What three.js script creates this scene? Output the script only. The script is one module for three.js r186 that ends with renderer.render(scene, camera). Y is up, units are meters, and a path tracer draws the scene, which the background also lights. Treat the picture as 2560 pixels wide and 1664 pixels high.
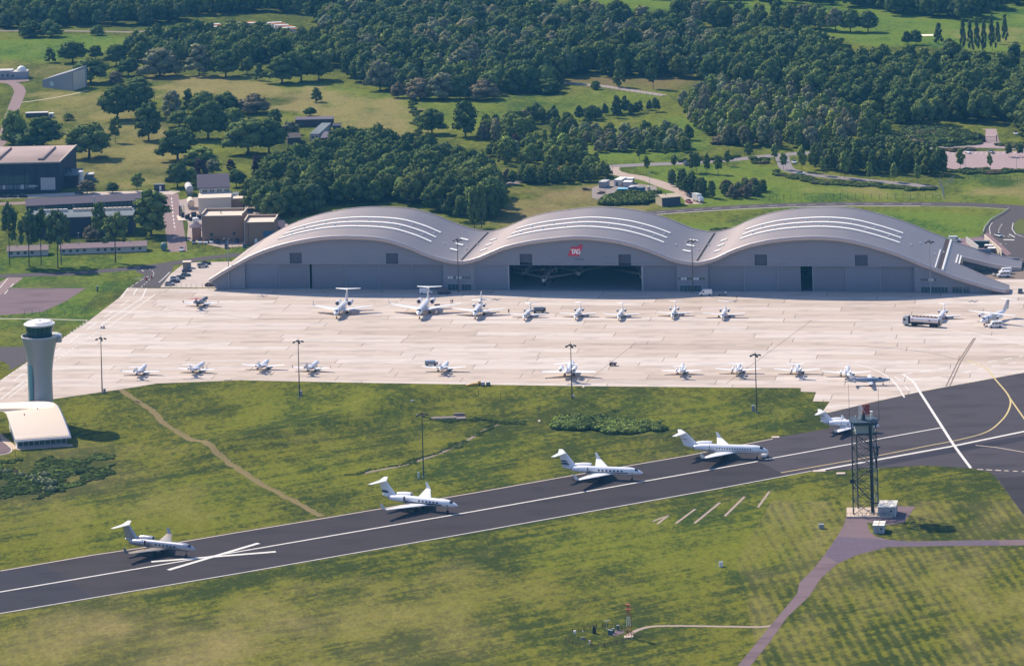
import * as THREE from 'three';
import { mergeGeometries, mergeVertices, toCreasedNormals } from 'three/addons/utils/BufferGeometryUtils.js';
import { RoundedBoxGeometry } from 'three/addons/geometries/RoundedBoxGeometry.js';

// ---------------------------------------------------------------- camera, sky, sun, exposure
const LENS = 9485, CAM_H = 305, ROLL = 0.027;           // focal length in photo pixels, flying height in metres, roll
const scene = new THREE.Scene();
const camera = new THREE.PerspectiveCamera(2 * Math.atan(832 / LENS) * 180 / Math.PI, 2560 / 1664, 10, 9000);
camera.position.set(0, CAM_H, 0);
camera.rotation.set(0, 0, -ROLL);
camera.setViewOffset(2560, 1664, 0, 1928, 2560, 1664);  // a shift lens: verticals stay parallel
scene.add(camera);

const SUN_AZ = [-0.674, -0.738], SUN_EL = 43 * Math.PI / 180;   // the sun stands behind the hangars, to the left
const sunDir = new THREE.Vector3(SUN_AZ[0] * Math.cos(SUN_EL), Math.sin(SUN_EL), SUN_AZ[1] * Math.cos(SUN_EL)).normalize();
{
  const W = 256, Hh = 128, d = new Float32Array(W * Hh * 4), v = new THREE.Vector3();
  for (let j = 0; j < Hh; j++) for (let i = 0; i < W; i++) {
    const up = ((j + 0.5) / Hh - 0.5) * Math.PI, az = ((i + 0.5) / W - 0.5) * 2 * Math.PI;
    v.set(Math.cos(up) * Math.cos(az), Math.sin(up), Math.cos(up) * Math.sin(az));
    const e = Math.max(0, v.y), g = Math.max(0, v.dot(sunDir)), k = (j * W + i) * 4;
    const t = Math.pow(1 - e, 2.5), halo = 0.25 * Math.pow(g, 6);
    d[k] = 0.10 + 0.34 * t + halo; d[k + 1] = 0.19 + 0.34 * t + halo * 0.9; d[k + 2] = 0.44 + 0.22 * t + halo * 0.75; d[k + 3] = 1;
  }
  const sky = new THREE.DataTexture(d, W, Hh, THREE.RGBAFormat, THREE.FloatType);
  sky.mapping = THREE.EquirectangularReflectionMapping; sky.magFilter = THREE.LinearFilter; sky.minFilter = THREE.LinearFilter; sky.needsUpdate = true;
  scene.background = sky; scene.environment = sky;
  scene.backgroundIntensity = 1.0; scene.environmentIntensity = 1.0;
}
const sun = new THREE.DirectionalLight(new THREE.Color(1, 0.88, 0.71), 4.9);
sun.position.copy(sunDir).multiplyScalar(2000).add(new THREE.Vector3(0, 0, -1500));
sun.target.position.set(0, 0, -1500);
sun.castShadow = true; sun.shadow.mapSize.set(4096, 4096);
Object.assign(sun.shadow.camera, { left: -600, right: 600, top: 900, bottom: -900, near: 100, far: 4500 });
scene.add(sun, sun.target);
scene.fog = new THREE.FogExp2(new THREE.Color(0.12, 0.52, 1.0), 0.000044);

const renderer = new THREE.WebGLRenderer({ antialias: true });
renderer.toneMapping = THREE.LinearToneMapping;
renderer.toneMappingExposure = 1.45;
renderer.shadowMap.enabled = true; renderer.shadowMap.type = THREE.PCFSoftShadowMap;

// ---------------------------------------------------------------- helpers
let seed = 7;
const rnd = () => { seed = (seed + 0x6d2b79f5) | 0; let t = Math.imul(seed ^ (seed >>> 15), 1 | seed); t = (t + Math.imul(t ^ (t >>> 7), 61 | t)) ^ t; return ((t ^ (t >>> 14)) >>> 0) / 4294967296; };
const rr = (a, b) => a + (b - a) * rnd();
const V = (x, y, z) => new THREE.Vector3(x, y, z);
// the place on the level y = h that the photograph shows at a pixel
function at(u, v, h = 0) {
  const du = u - 1280, dv = v + 1096, c = Math.cos(ROLL), s = Math.sin(ROLL), a = du * c - dv * s, b = du * s + dv * c;
  const z = LENS * (CAM_H - h) / b;
  return V(a * z / LENS, h, -z);
}
const names = {};
function numbered(n) { const k = names[n] = (names[n] ?? -1) + 1; return k ? n + '_' + String(k).padStart(3, '0') : n; }
function add(o, name, label, category, group, kind) {
  o.name = numbered(name);
  if (label) o.userData.label = label;
  if (category) o.userData.category = category;
  if (group) o.userData.group = group;
  if (kind) o.userData.kind = kind;
  scene.add(o); return o;
}
function thing(name, label, category, pos, turn = 0, group) {
  const o = add(new THREE.Group(), name, label, category, group);
  if (pos) o.position.copy(pos); o.rotation.y = turn; return o;
}
function part(name, geo, m, parent, label) {
  const o = new THREE.Mesh(Array.isArray(geo) ? join(geo) : geo, m);
  o.name = name; o.castShadow = o.receiveShadow = true; if (label) o.userData.label = label; parent.add(o); return o;
}
function solo(name, geo, m, label, category, group, pos, turn = 0) {
  const o = add(new THREE.Mesh(Array.isArray(geo) ? join(geo) : geo, m), name, label, category, group);
  o.castShadow = o.receiveShadow = true; if (pos) o.position.copy(pos); o.rotation.y = turn; return o;
}
function struct(name, geo, m) {
  const o = add(new THREE.Mesh(Array.isArray(geo) ? join(geo) : geo, m), name, null, null, null, 'structure');
  o.castShadow = o.receiveShadow = true; return o;
}
function copy(o, label, pos, turn, group) {
  const c = o.clone(); c.userData = { ...o.userData }; c.name = numbered(o.name.replace(/_\d{3}$/, '')); scene.add(c);
  if (pos) c.position.copy(pos); if (turn !== undefined) c.rotation.y = turn; if (label) c.userData.label = label; if (group) c.userData.group = group; return c;
}
function join(list) {
  const g = list.flat().map((x) => {
    const q = x.index ? x.toNonIndexed() : x.clone(); for (const k of Object.keys(q.attributes)) if (!['position', 'normal', 'uv'].includes(k)) q.deleteAttribute(k);
    if (!q.attributes.normal) q.computeVertexNormals();
    if (!q.attributes.uv) q.setAttribute('uv', new THREE.BufferAttribute(new Float32Array(q.attributes.position.count * 2), 2));
    q.morphAttributes = {}; return q;
  });
  return g.length === 1 ? g[0] : mergeGeometries(g);
}
const box = (w, h, d, x = 0, y = 0, z = 0, ry = 0, rz = 0, rx = 0) => { const g = new THREE.BoxGeometry(w, h, d); if (rz) g.rotateZ(rz); if (rx) g.rotateX(rx); if (ry) g.rotateY(ry); return g.translate(x, y, z); };   // centred
const slabBox = (w, h, d, x = 0, y = 0, z = 0, ry = 0) => box(w, h, d, x, y + h / 2, z, ry);                       // standing on y
const rbox = (w, h, d, r, x = 0, y = 0, z = 0, seg = 2) => new RoundedBoxGeometry(w, h, d, seg, r).translate(x, y, z);
const cyl = (r0, r1, h, x = 0, y = 0, z = 0, n = 12) => new THREE.CylinderGeometry(r1, r0, h, n).translate(x, y + h / 2, z);   // r0 at the foot
function bar(a, b, r, n = 5) {
  const d = b.clone().sub(a), g = new THREE.CylinderGeometry(r, r, d.length(), n);
  return g.applyQuaternion(new THREE.Quaternion().setFromUnitVectors(V(0, 1, 0), d.clone().normalize())).translate((a.x + b.x) / 2, (a.y + b.y) / 2, (a.z + b.z) / 2);
}
function buf(pos, uv, idx) {
  const g = new THREE.BufferGeometry(); g.setAttribute('position', new THREE.Float32BufferAttribute(pos, 3));
  if (uv) g.setAttribute('uv', new THREE.Float32BufferAttribute(uv, 2)); if (idx) g.setIndex(idx); g.computeVertexNormals(); return g;
}
// flat sheet over a polygon of [x, z] points, uv in metres
function sheet(pts, y) {
  const sh = new THREE.Shape(pts.map(([x, z]) => new THREE.Vector2(x, -z))), g = new THREE.ShapeGeometry(sh);
  g.rotateX(-Math.PI / 2).translate(0, y, 0);
  const p = g.attributes.position, uv = []; for (let i = 0; i < p.count; i++) uv.push(p.getX(i), p.getZ(i));
  g.setAttribute('uv', new THREE.Float32BufferAttribute(uv, 2)); return g;
}
const px = (list) => list.map(([u, v]) => { const q = at(u, v); return [q.x, q.z]; });
function smooth(pts, n = 6) { const c = new THREE.CatmullRomCurve3(pts.map(([x, z]) => V(x, 0, z)), false, 'centripetal'); return c.getPoints((pts.length - 1) * n).map((p) => [p.x, p.z]); }
// strip of a width along a line of [x, z] points
function ribbon(pts, w, y, jag = 0) {
  const pos = [], uv = [], idx = []; let len = 0;
  pts.forEach(([x, z], i) => {
    const a = pts[Math.max(0, i - 1)], b = pts[Math.min(pts.length - 1, i + 1)], dx = b[0] - a[0], dz = b[1] - a[1], l = Math.hypot(dx, dz) || 1;
    if (i) len += Math.hypot(x - pts[i - 1][0], z - pts[i - 1][1]);
    const wl = w / 2 * (1 + jag * rr(-1, 1)), wr = w / 2 * (1 + jag * rr(-1, 1));
    pos.push(x + dz / l * wl, y, z - dx / l * wl, x - dz / l * wr, y, z + dx / l * wr); uv.push(len, 0, len, w);
    if (i) { const k = 2 * i; idx.push(k - 2, k - 1, k, k, k - 1, k + 1); }
  });
  const g = buf(pos, uv, idx); if (g.attributes.normal.getY(0) < 0) { g.index.array.reverse(); g.computeVertexNormals(); } return g;
}
function dashes(pts, w, y, on, off) {
  const out = []; let run = 0, cur = [];
  for (let i = 1; i < pts.length; i++) {
    const [ax, az] = pts[i - 1], [bx, bz] = pts[i], L = Math.hypot(bx - ax, bz - az), n = Math.max(1, Math.ceil(L / 0.5));
    for (let k = 0; k < n; k++) { const f = k / n, p = [ax + (bx - ax) * f, az + (bz - az) * f]; if (run % (on + off) < on) cur.push(p); else { if (cur.length > 1) out.push(ribbon(cur, w, y)); cur = []; } run += L / n; }
  }
  if (cur.length > 1) out.push(ribbon(cur, w, y)); return join(out);
}
// value noise
const NT = new Float32Array(65536); for (let i = 0; i < 65536; i++) NT[i] = rnd();
function noise(x, y) {
  const xi = Math.floor(x), yi = Math.floor(y); let fx = x - xi, fy = y - yi; fx = fx * fx * (3 - 2 * fx); fy = fy * fy * (3 - 2 * fy);
  const a = (yi & 255) << 8, b = ((yi + 1) & 255) << 8, c = xi & 255, d = (xi + 1) & 255;
  const p = NT[a + c] + (NT[a + d] - NT[a + c]) * fx, q = NT[b + c] + (NT[b + d] - NT[b + c]) * fx; return p + (q - p) * fy;
}
function fbm(x, y, o = 4) { let s = 0, a = 0.5, t = 0; for (let i = 0; i < o; i++) { s += a * noise(x, y); t += a; a *= 0.5; x = x * 2.03 + 17.1; y = y * 2.03 + 5.7; } return s / t; }
const clamp01 = (x) => x < 0 ? 0 : x > 1 ? 1 : x, sstep = (a, b, x) => { const t = clamp01((x - a) / (b - a)); return t * t * (3 - 2 * t); };
const lin2s = (c) => 255 * (c <= 0.0031308 ? 12.92 * c : 1.055 * Math.pow(c, 1 / 2.4) - 0.055);
// colour texture from a function of (u, v) in 0..1 that returns linear [r, g, b]
function tex(w, h, f, wrap = true) {
  const d = new Uint8Array(w * h * 4);
  for (let j = 0, k = 0; j < h; j++) for (let i = 0; i < w; i++, k += 4) { const c = f((i + 0.5) / w, (j + 0.5) / h, i, j); d[k] = lin2s(clamp01(c[0])); d[k + 1] = lin2s(clamp01(c[1])); d[k + 2] = lin2s(clamp01(c[2])); d[k + 3] = 255; }
  const t = new THREE.DataTexture(d, w, h); t.colorSpace = THREE.SRGBColorSpace; t.magFilter = THREE.LinearFilter; t.minFilter = THREE.LinearMipmapLinearFilter; t.generateMipmaps = true;
  if (wrap) t.wrapS = t.wrapT = THREE.RepeatWrapping; t.needsUpdate = true; return t;
}
const mat = (r, g, b, rough = 0.8, metal = 0, more = {}) => new THREE.MeshPhysicalMaterial({ color: new THREE.Color().setRGB(r, g, b), roughness: rough, metalness: metal, specularIntensity: rough > 0.65 ? 0.15 : 0.7, ...more });
const pmat = (r, g, b, rough, metal, more = {}) => new THREE.MeshPhysicalMaterial({ color: new THREE.Color().setRGB(r, g, b), roughness: rough, metalness: metal, ...more });
// tileable grey noise used as a tint: repeats every `m` metres
function grain(m, lo, hi, fx = 1, fy = 1, size = 256) {
  const t = tex(size, size, (u, v) => { const w = (a, b) => fbm(a * 8 * fx, b * 8 * fy, 5), n = w(u, v) * (1 - u) * (1 - v) + w(u - 1, v) * u * (1 - v) + w(u, v - 1) * (1 - u) * v + w(u - 1, v - 1) * u * v, s = lo + (hi - lo) * clamp01((n - 0.25) * 2); return [s, s, s]; });
  t.repeat.set(1 / m, 1 / m); return t;
}
// ---------------------------------------------------------------- the ground: one sheet to beyond the horizon of the picture
// colour zones on the grass: [channel, strength, polygon in photo pixels]; r = dry straw, g = lush green, b = bare earth
const ZONES = [
  ['r', 150, [[-80, 1560], [150, 1520], [420, 1490], [560, 1520], [720, 1560], [700, 1664], [500, 1720], [-80, 1720]]],
  ['r', 80, [[350, 1560], [1100, 1420], [1400, 1480], [1300, 1600], [800, 1720], [300, 1720]]],
  ['r', 70, [[120, 1090], [330, 1120], [520, 1190], [640, 1270], [420, 1310], [120, 1340], [-60, 1330], [-60, 1280]]],
  ['g', 130, [[640, 960], [960, 970], [1040, 1010], [900, 1060], [720, 1090], [560, 1050]]],
  ['g', 110, [[1240, 985], [1700, 985], [2030, 1010], [1990, 1070], [1700, 1075], [1400, 1020]]],
  ['g', 150, [[1300, 1330], [1700, 1270], [2100, 1230], [2090, 1320], [1900, 1440], [1450, 1440]]],
  ['g', 110, [[860, 1180], [1240, 1090], [1400, 1110], [1180, 1190], [900, 1260]]],
  ['g', 130, [[480, 1230], [780, 1110], [860, 1160], [740, 1240]]],
  ['g', 90, [[0, 1270], [500, 1180], [700, 1250], [640, 1310], [0, 1420]]],
  ['d', 170, [[700, 1060], [1010, 970], [1130, 950], [1300, 960], [1200, 1000], [900, 1090], [640, 1130], [560, 1110]]],
  ['d', 120, [[150, 960], [430, 950], [620, 955], [560, 1000], [300, 1010], [140, 1010]]],
  ['d', 150, [[420, 1000], [520, 1030], [520, 1110], [460, 1130], [390, 1060]]],
  ['d', 120, [[540, 1290], [800, 1240], [1100, 1210], [1250, 1190], [1100, 1215], [860, 1290]]],
  ['d', 130, [[1430, 1130], [1800, 1060], [1900, 1080], [1700, 1130], [1450, 1180]]],
  ['d', 160, [[1150, 1330], [1300, 1320], [1350, 1400], [1280, 1450], [950, 1480], [700, 1440], [900, 1400]]],
  ['d', 120, [[1620, 1300], [2100, 1200], [2140, 1230], [1800, 1290]]],
  ['d', 130, [[1100, 1540], [1500, 1480], [1700, 1480], [1650, 1560], [1300, 1620], [900, 1664]]],
  ['d', 230, [[-60, 1165], [40, 1146], [110, 1136], [200, 1130], [292, 1130], [298, 1160], [280, 1192], [220, 1218], [120, 1244], [0, 1262], [-60, 1270]]],
  ['b', 70, [[1330, 1050], [1420, 1020], [1500, 1020], [1450, 1050]]],
  ['b', 60, [[450, 1085], [500, 1075], [510, 1110], [460, 1115]]],
  ['b', 60, [[1670, 1080], [1840, 1060], [1760, 1110], [1600, 1130]]],
  // behind the apron
  ['g', 200, [[-60, 690], [330, 680], [310, 715], [215, 800], [-60, 800]]], ['b', 150, [[40, 708], [215, 705], [220, 720], [20, 722]]],
  ['g', 150, [[-60, 640], [450, 625], [640, 610], [640, 640], [250, 668], [-60, 690]]],
  ['g', 230, [[1660, 545], [2560, 520], [2560, 600], [2200, 600], [1700, 590]]],
  ['r', 210, [[1230, 500], [1560, 470], [1640, 520], [1560, 545], [1230, 560]]], ['b', 100, [[1240, 530], [1420, 520], [1380, 570], [1240, 570]]], ['b', 90, [[1270, 480], [1600, 470], [1600, 500], [1300, 510]]],
  ['g', 200, [[1560, 420], [1930, 405], [1960, 440], [2350, 480], [2350, 505], [1750, 520], [1560, 480]]], ['r', 160, [[1980, 470], [2320, 478], [2340, 500], [2100, 500]]],
  ['r', 210, [[2390, 465], [2700, 462], [2700, 490], [2420, 490]]], ['g', 120, [[2370, 430], [2700, 430], [2700, 512], [2360, 505]]],
  ['r', 255, [[360, 180], [640, 200], [900, 240], [1040, 265], [1030, 370], [860, 330], [620, 240], [420, 235]]],
  ['r', 170, [[60, 230], [300, 240], [420, 300], [480, 420], [480, 470], [170, 460], [150, 300]]],
  ['g', 110, [[640, 190], [1000, 230], [1650, 230], [1640, 290], [1080, 330], [820, 300]]], ['r', 90, [[850, 250], [1040, 260], [1060, 350], [900, 350]]],
  ['g', 220, [[1480, 340], [1780, 270], [1800, 330], [1730, 400], [1520, 420], [1440, 380]]],
  ['b', 200, [[1410, 195], [1700, 190], [1720, 225], [1560, 225], [1420, 212]]],
  ['g', 255, [[-100, 100], [320, 88], [310, 130], [120, 150], [-100, 150]]], ['g', 255, [[2080, 30], [2640, 20], [2640, 130], [2180, 110], [2080, 100]]], ['r', 120, [[2340, 70], [2560, 70], [2560, 110], [2400, 100]]],
  ['g', 230, [[1480, -60], [2700, -60], [2700, 40], [1480, 30]]], ['r', 120, [[-60, 150], [180, 158], [300, 170], [200, 200], [-60, 190]]],
];
const TAX = Math.cos(-0.536), TAZ = Math.sin(-0.536);     // the taxiway's direction
function grassTexture(x0, x1, z0, z1, W, Hh, far) {
  const cv = document.createElement('canvas'); cv.width = W / 2; cv.height = Hh / 2;
  const chan = {};
  for (const ch of 'rgbd') {
    const c = cv.getContext('2d'); c.globalCompositeOperation = 'source-over'; c.fillStyle = '#000'; c.fillRect(0, 0, W / 2, Hh / 2); c.globalCompositeOperation = 'lighter';
    for (const [k, s, poly] of ZONES) if (k === ch) {
      c.fillStyle = `rgb(${s},${s},${s})`; c.beginPath(); px(poly).forEach(([x, z], i) => c[i ? 'lineTo' : 'moveTo']((x - x0) / (x1 - x0) * W / 2, (z - z0) / (z1 - z0) * Hh / 2)); c.fill();
    }
    const id = c.getImageData(0, 0, W / 2, Hh / 2).data, a = new Float32Array(W * Hh / 4); for (let i = 0; i < a.length; i++) a[i] = id[i * 4] / 255; chan[ch] = a;
  }
  const w2 = W / 2, h2 = Hh / 2, rad = far ? 6 : 26, look = (a, i, j) => { i = i < 0 ? 0 : i >= w2 ? w2 - 1 : i | 0; j = j < 0 ? 0 : j >= h2 ? h2 - 1 : j | 0; return a[j * w2 + i]; };
  for (const ch of 'rgbd') {   // soften the borders of the zones
    let a = chan[ch]; const b = new Float32Array(a.length);
    for (let pass = 0; pass < 2; pass++) {
      for (let j = 0; j < h2; j++) { let s = 0; for (let i = -rad; i < w2; i++) { s += look(a, i + rad, j) - look(a, i - rad - 1, j); if (i >= 0) b[j * w2 + i] = s / (2 * rad + 1); } }
      const rz = far ? 6 : 26;
      for (let i = 0; i < w2; i++) { let s = 0; for (let j = -rz; j < h2; j++) { s += look(b, i, j + rz) - look(b, i, j - rz - 1); if (j >= 0) a[j * w2 + i] = s / (2 * rz + 1); } }
    }
  }
  return tex(W, Hh, (u, v) => {
    const x = x0 + u * (x1 - x0), z = z0 + v * (z1 - z0);
    const wx = (noise(x * 0.05, z * 0.05) - 0.5) * 22 + (noise(x * 0.2 + 40, z * 0.2) - 0.5) * 8, wz = (noise(x * 0.05 + 90, z * 0.05 + 30) - 0.5) * 40 + (noise(x * 0.2, z * 0.2 + 70) - 0.5) * 14;
    const ci = (x + wx - x0) / (x1 - x0) * w2, cj = (z + wz - z0) / (z1 - z0) * h2;
    let r = look(chan.r, ci, cj), g = look(chan.g, ci, cj), b = look(chan.b, ci, cj), dk = look(chan.d, ci, cj);
    const n1 = fbm(x * 0.03, z * 0.018, 4), n2 = fbm(x * 0.08 + 50, z * 0.04 + 9, 3), n3 = noise(x * 1.7, z * 0.9), n4 = noise(x * 0.6, z * 0.35);
    const sx = x * TAX + z * TAZ, sz = -x * TAZ + z * TAX, st = noise(sx * 0.05, sz * 0.55) * 0.6 + noise(sx * 0.11 + 7, sz * 1.3) * 0.4;   // mowing swaths along the taxiway
    let k = 0.5 + (n1 - 0.5) * 1.8 + (n2 - 0.5) * 1.1;
    if (!far) { const low = sstep(-1385, -1330, z) ; k += (st - 0.5) * 1.15 * low + (n3 - 0.5) * 0.8 + (n4 - 0.5) * 0.75 + (noise(sx * 0.02, sz * 0.22) - 0.5) * 0.5; } else k += (n3 - 0.5) * 0.8 + (n4 - 0.5) * 0.8;
    if (!far && x > 60 && z > -1225 + (x - 60) * 0.1 && x - 88 > (z + 1225) * -0.22 - 12) {  // striped mowing in the near right field
      const q = (x - (z + 1100) * 0.074) * 2.0; k += 0.40 * Math.sin(q + 1.6 * noise(x * 0.1, z * 0.02)) * (0.45 + 0.9 * noise(x * 0.15, z * 0.05)) - 0.06; r = Math.max(r, 0.2 + 0.35 * (noise(x * 0.3, z * 0.06) - 0.35));
    }
    k = clamp01(k + g * 0.42 - dk * 0.62);
    const straw = clamp01(r * (0.55 + 1.0 * n2) + (n2 - 0.62) * (far ? 0.6 : 0.5)), soil = clamp01(b * (0.4 + 1.2 * n2));
    let R = 0.042 + 0.092 * k, G = 0.056 + 0.080 * k, B = 0.015 + 0.004 * k;
    if (far) { R = 0.056 + 0.080 * k; G = 0.072 + 0.080 * k; B = 0.018 + 0.008 * k; }
    if (g > 0.15) { R -= 0.022 * g * (far ? 1 : 0.1); G += 0.012 * g; }
    R += (0.235 - R) * straw * 0.75; G += (0.190 - G) * straw * 0.75; B += (0.082 - B) * straw * 0.7;
    R += (0.150 - R) * soil * 0.8; G += (0.105 - G) * soil * 0.8; B += (0.060 - B) * soil * 0.8;
    const f = 0.72 + 0.56 * (0.5 * noise(x * 3.1, z * 1.3) + 0.5 * noise(x * 1.1 + 3, z * 0.6)); return [R * f, G * f, B * f];
  }, false);
}
// gentle banks in the airfield grass: [height, width, line in photo pixels]
const BANKS = [[3.2, 12, [[560, 1120], [760, 1075], [900, 1040], [1010, 995]]], [1.2, 9, [[1400, 1010], [1560, 1000], [1680, 1010]]], [0.9, 6, [[1500, 1120], [1620, 1092], [1750, 1072]]]]
  .map(([h, w, l]) => [h, w, px(l)]);
function relief(x, z) {
  let y = 0;
  for (const [h, w, l] of BANKS) for (let i = 1; i < l.length; i++) {
    const [ax, az] = l[i - 1], [bx, bz] = l[i], L2 = (bx - ax) ** 2 + (bz - az) ** 2, t = clamp01(((x - ax) * (bx - ax) + (z - az) * (bz - az)) / L2), d2 = (x - ax - t * (bx - ax)) ** 2 + (z - az - t * (bz - az)) ** 2;
    y = Math.max(y, h * Math.exp(-d2 / w / w));
  }
  return y < 0.03 ? 0 : y - 0.03;
}
{
  const NX = [-230, 230], NZ = [-1490, -1000], FX = [-520, 520], FZ = [-2960, -1490];
  const near = grassTexture(...NX, ...NZ, 2048, 2048, false), farT = grassTexture(...FX, ...FZ, 2048, 2048, true);
  const gm = [mat(1, 1, 1, 1, 0, { map: near, specularIntensity: 0 }), mat(1, 1, 1, 1, 0, { map: farT, specularIntensity: 0 }), mat(0.07, 0.095, 0.026, 1)];
  const pos = [], uv = [], idx = [], groups = [];
  function grid(x0, x1, z0, z1, nx, nz, k, bumpy, ux, uz) {
    const base = pos.length / 3, from = idx.length;
    for (let j = 0; j <= nz; j++) for (let i = 0; i <= nx; i++) {
      const x = x0 + (x1 - x0) * i / nx, z = z0 + (z1 - z0) * j / nz; pos.push(x, bumpy ? relief(x, z) : 0, z); uv.push((x - ux[0]) / (ux[1] - ux[0]), (z - uz[0]) / (uz[1] - uz[0]));
    }
    for (let j = 0; j < nz; j++) for (let i = 0; i < nx; i++) { const a = base + j * (nx + 1) + i; idx.push(a, a + nx + 1, a + 1, a + 1, a + nx + 1, a + nx + 2); }
    groups.push([from, idx.length - from, k]);
  }
  grid(...NX, ...NZ, 150, 160, 0, true, NX, NZ); grid(...FX, ...FZ, 8, 8, 1, false, FX, FZ);
  grid(-7000, -520, -9000, 2000, 2, 2, 2, false, FX, FZ); grid(520, 7000, -9000, 2000, 2, 2, 2, false, FX, FZ);
  grid(-520, 520, -9000, -2960, 2, 2, 2, false, FX, FZ); grid(-520, 520, -1000, 2000, 2, 2, 2, false, FX, FZ);
  grid(-520, -230, -1490, -1000, 2, 2, 2, false, FX, FZ); grid(230, 520, -1490, -1000, 2, 2, 2, false, FX, FZ);
  const g = buf(pos, uv, idx); groups.forEach((q) => g.addGroup(...q));
  const ground = new THREE.Mesh(g, gm); ground.receiveShadow = true; add(ground, 'ground', null, null, null, 'structure');
}
// ---------------------------------------------------------------- paving
const asphaltT = grain(30, 0.72, 1.2, 0.35, 1), concreteT = grain(22, 0.8, 1.12, 0.4, 1), fineT = grain(7, 0.8, 1.15);
const M = {
  taxi: mat(0.041, 0.033, 0.036, 0.75, 0, { map: asphaltT }), taxiDark: mat(0.033, 0.029, 0.038, 0.75, 0, { map: asphaltT }), taxiLight: mat(0.064, 0.053, 0.060, 0.8, 0, { map: asphaltT }),
  road: mat(0.085, 0.072, 0.075, 0.85, 0, { map: fineT }), roadPink: mat(0.24, 0.17, 0.165, 0.85, 0, { map: fineT }), lot: mat(0.17, 0.12, 0.13, 0.9, 0, { map: asphaltT }),
  joint: mat(0.20, 0.155, 0.125, 0.9), paint: mat(0.66, 0.63, 0.59, 0.7, 0, { map: fineT }), paintWarm: mat(0.60, 0.50, 0.40, 0.7), yellow: mat(0.52, 0.42, 0.20, 0.7), concrete: mat(0.48, 0.40, 0.35, 0.85, 0, { map: concreteT }),
  dirt: mat(0.185, 0.145, 0.062, 1, 0, { map: fineT }), gravel: mat(0.36, 0.28, 0.24, 1, 0, { map: fineT }), kerb: mat(0.55, 0.5, 0.45, 0.8),
};
const UP = [[0, 1425], [225, 1386.3], [462, 1351], [595, 1328.5], [815, 1292.5], [1190, 1229], [1427, 1187], [1715, 1137.5], [1932, 1095], [2072, 1071], [2084, 1054], [2066, 1034]];
const LOW = [[0, 1535], [237, 1495], [595, 1435], [1190, 1331], [1785, 1225], [1965, 1190], [2030, 1179], [2135, 1173], [2195, 1169.5], [2322, 1163], [2430, 1171], [2477, 1180], [2496, 1199], [2560, 1288]];
const EDGE = [[2066, 1034], [2183, 1006], [2302, 980], [2560, 932], [2720, 902]];
struct('taxiway', sheet(px([[-260, 1470], ...UP, ...EDGE.slice(1), [2800, 1640], ...LOW.slice().reverse(), [-260, 1580]]), 0.03), M.taxiLight);
struct('taxiway', sheet(px([[107, 1408], [225, 1388.5], [462, 1353], [595, 1330.5], [815, 1294.5], [1190, 1231], [1427, 1189], [1715, 1139.5], [1880, 1108], [1895, 1152], [1965, 1188], [1785, 1223.5], [1190, 1329.5], [595, 1433.5], [237, 1493.5]]), 0.036), M.taxi);
struct('taxiway', sheet(px([[-250, 1470], [0, 1427], [106.5, 1408], [236, 1493.5], [0, 1533.5], [-250, 1577]]), 0.036), M.taxiDark);
struct('taxiway', sheet(px([[2196, 1156], [2380, 1119], [2560, 1090], [2720, 1060], [2720, 1074], [2560, 1102], [2330, 1141], [2197, 1166]]), 0.036), M.taxiDark);
struct('taxiway', sheet(px([[2495, 1195], [2580, 1188], [2720, 1185], [2800, 1560], [2561, 1286]]), 0.036), M.taxi);
const Y = 0.046;
struct('taxiway_marking', [ribbon(px([[-200, 1513], [0, 1479.3], [595, 1378.8], [1190, 1277], [1785, 1172.2], [1895, 1153]]), 0.85, Y), ribbon(px([[1912, 1148.5], [2355, 1068.5]]), 0.8, Y)], M.paint);
struct('taxiway_marking', [ribbon(px([[377.5, 1404], [689, 1378.8]]), 1.6, Y + 0.004), ribbon(px([[420, 1424.5], [646, 1357.5]]), 1.6, Y + 0.008)], M.paint);
struct('taxiway_marking', [ribbon(px([[-200, 1567], [0, 1533], [237, 1493], [595, 1433], [1190, 1329], [1785, 1223], [2030, 1177]]), 0.5, Y), ribbon(px([[2033, 1178], [2380, 1115.5], [2560, 1078.5], [2700, 1050]]), 1.4, Y + 0.004)], M.paint);
struct('taxiway_marking', ribbon(px([[0, 1427], [225, 1388.3], [462, 1353], [595, 1330.5], [815, 1294.5], [1190, 1231], [1427, 1189], [1715, 1139.5], [1932, 1097]]), 0.55, Y), M.paintWarm);
struct('taxiway_marking', ribbon(smooth(px([[1953, 1181.5], [2194, 1139], [2327, 1113], [2387, 1101.5], [2463, 1081.5], [2504, 1052], [2524, 1022], [2525.5, 995], [2490, 949], [2463, 919], [2417, 899]]), 5), 0.6, Y + 0.012), M.yellow);
struct('taxiway_marking', ribbon(px([[2525.5, 995], [2560, 1044], [2640, 1150]]), 0.6, Y + 0.016), M.yellow);
struct('taxiway_marking', ribbon(px([[2440, 1113], [2490, 1118], [2560, 1130], [2640, 1142]]), 0.5, Y + 0.02), M.paintWarm);
struct('taxiway_marking', dashes(px([[2444, 1173], [2560, 1178.5], [2640, 1182]]), 0.8, Y, 2.2, 0.7), M.paintWarm);
struct('taxiway_marking', ribbon(smooth(px([[2257, 935], [2281, 951.6], [2303, 984], [2357, 1068], [2387, 1114.5], [2428, 1170]]), 4), 1.0, 0.072), M.paint);

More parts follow.
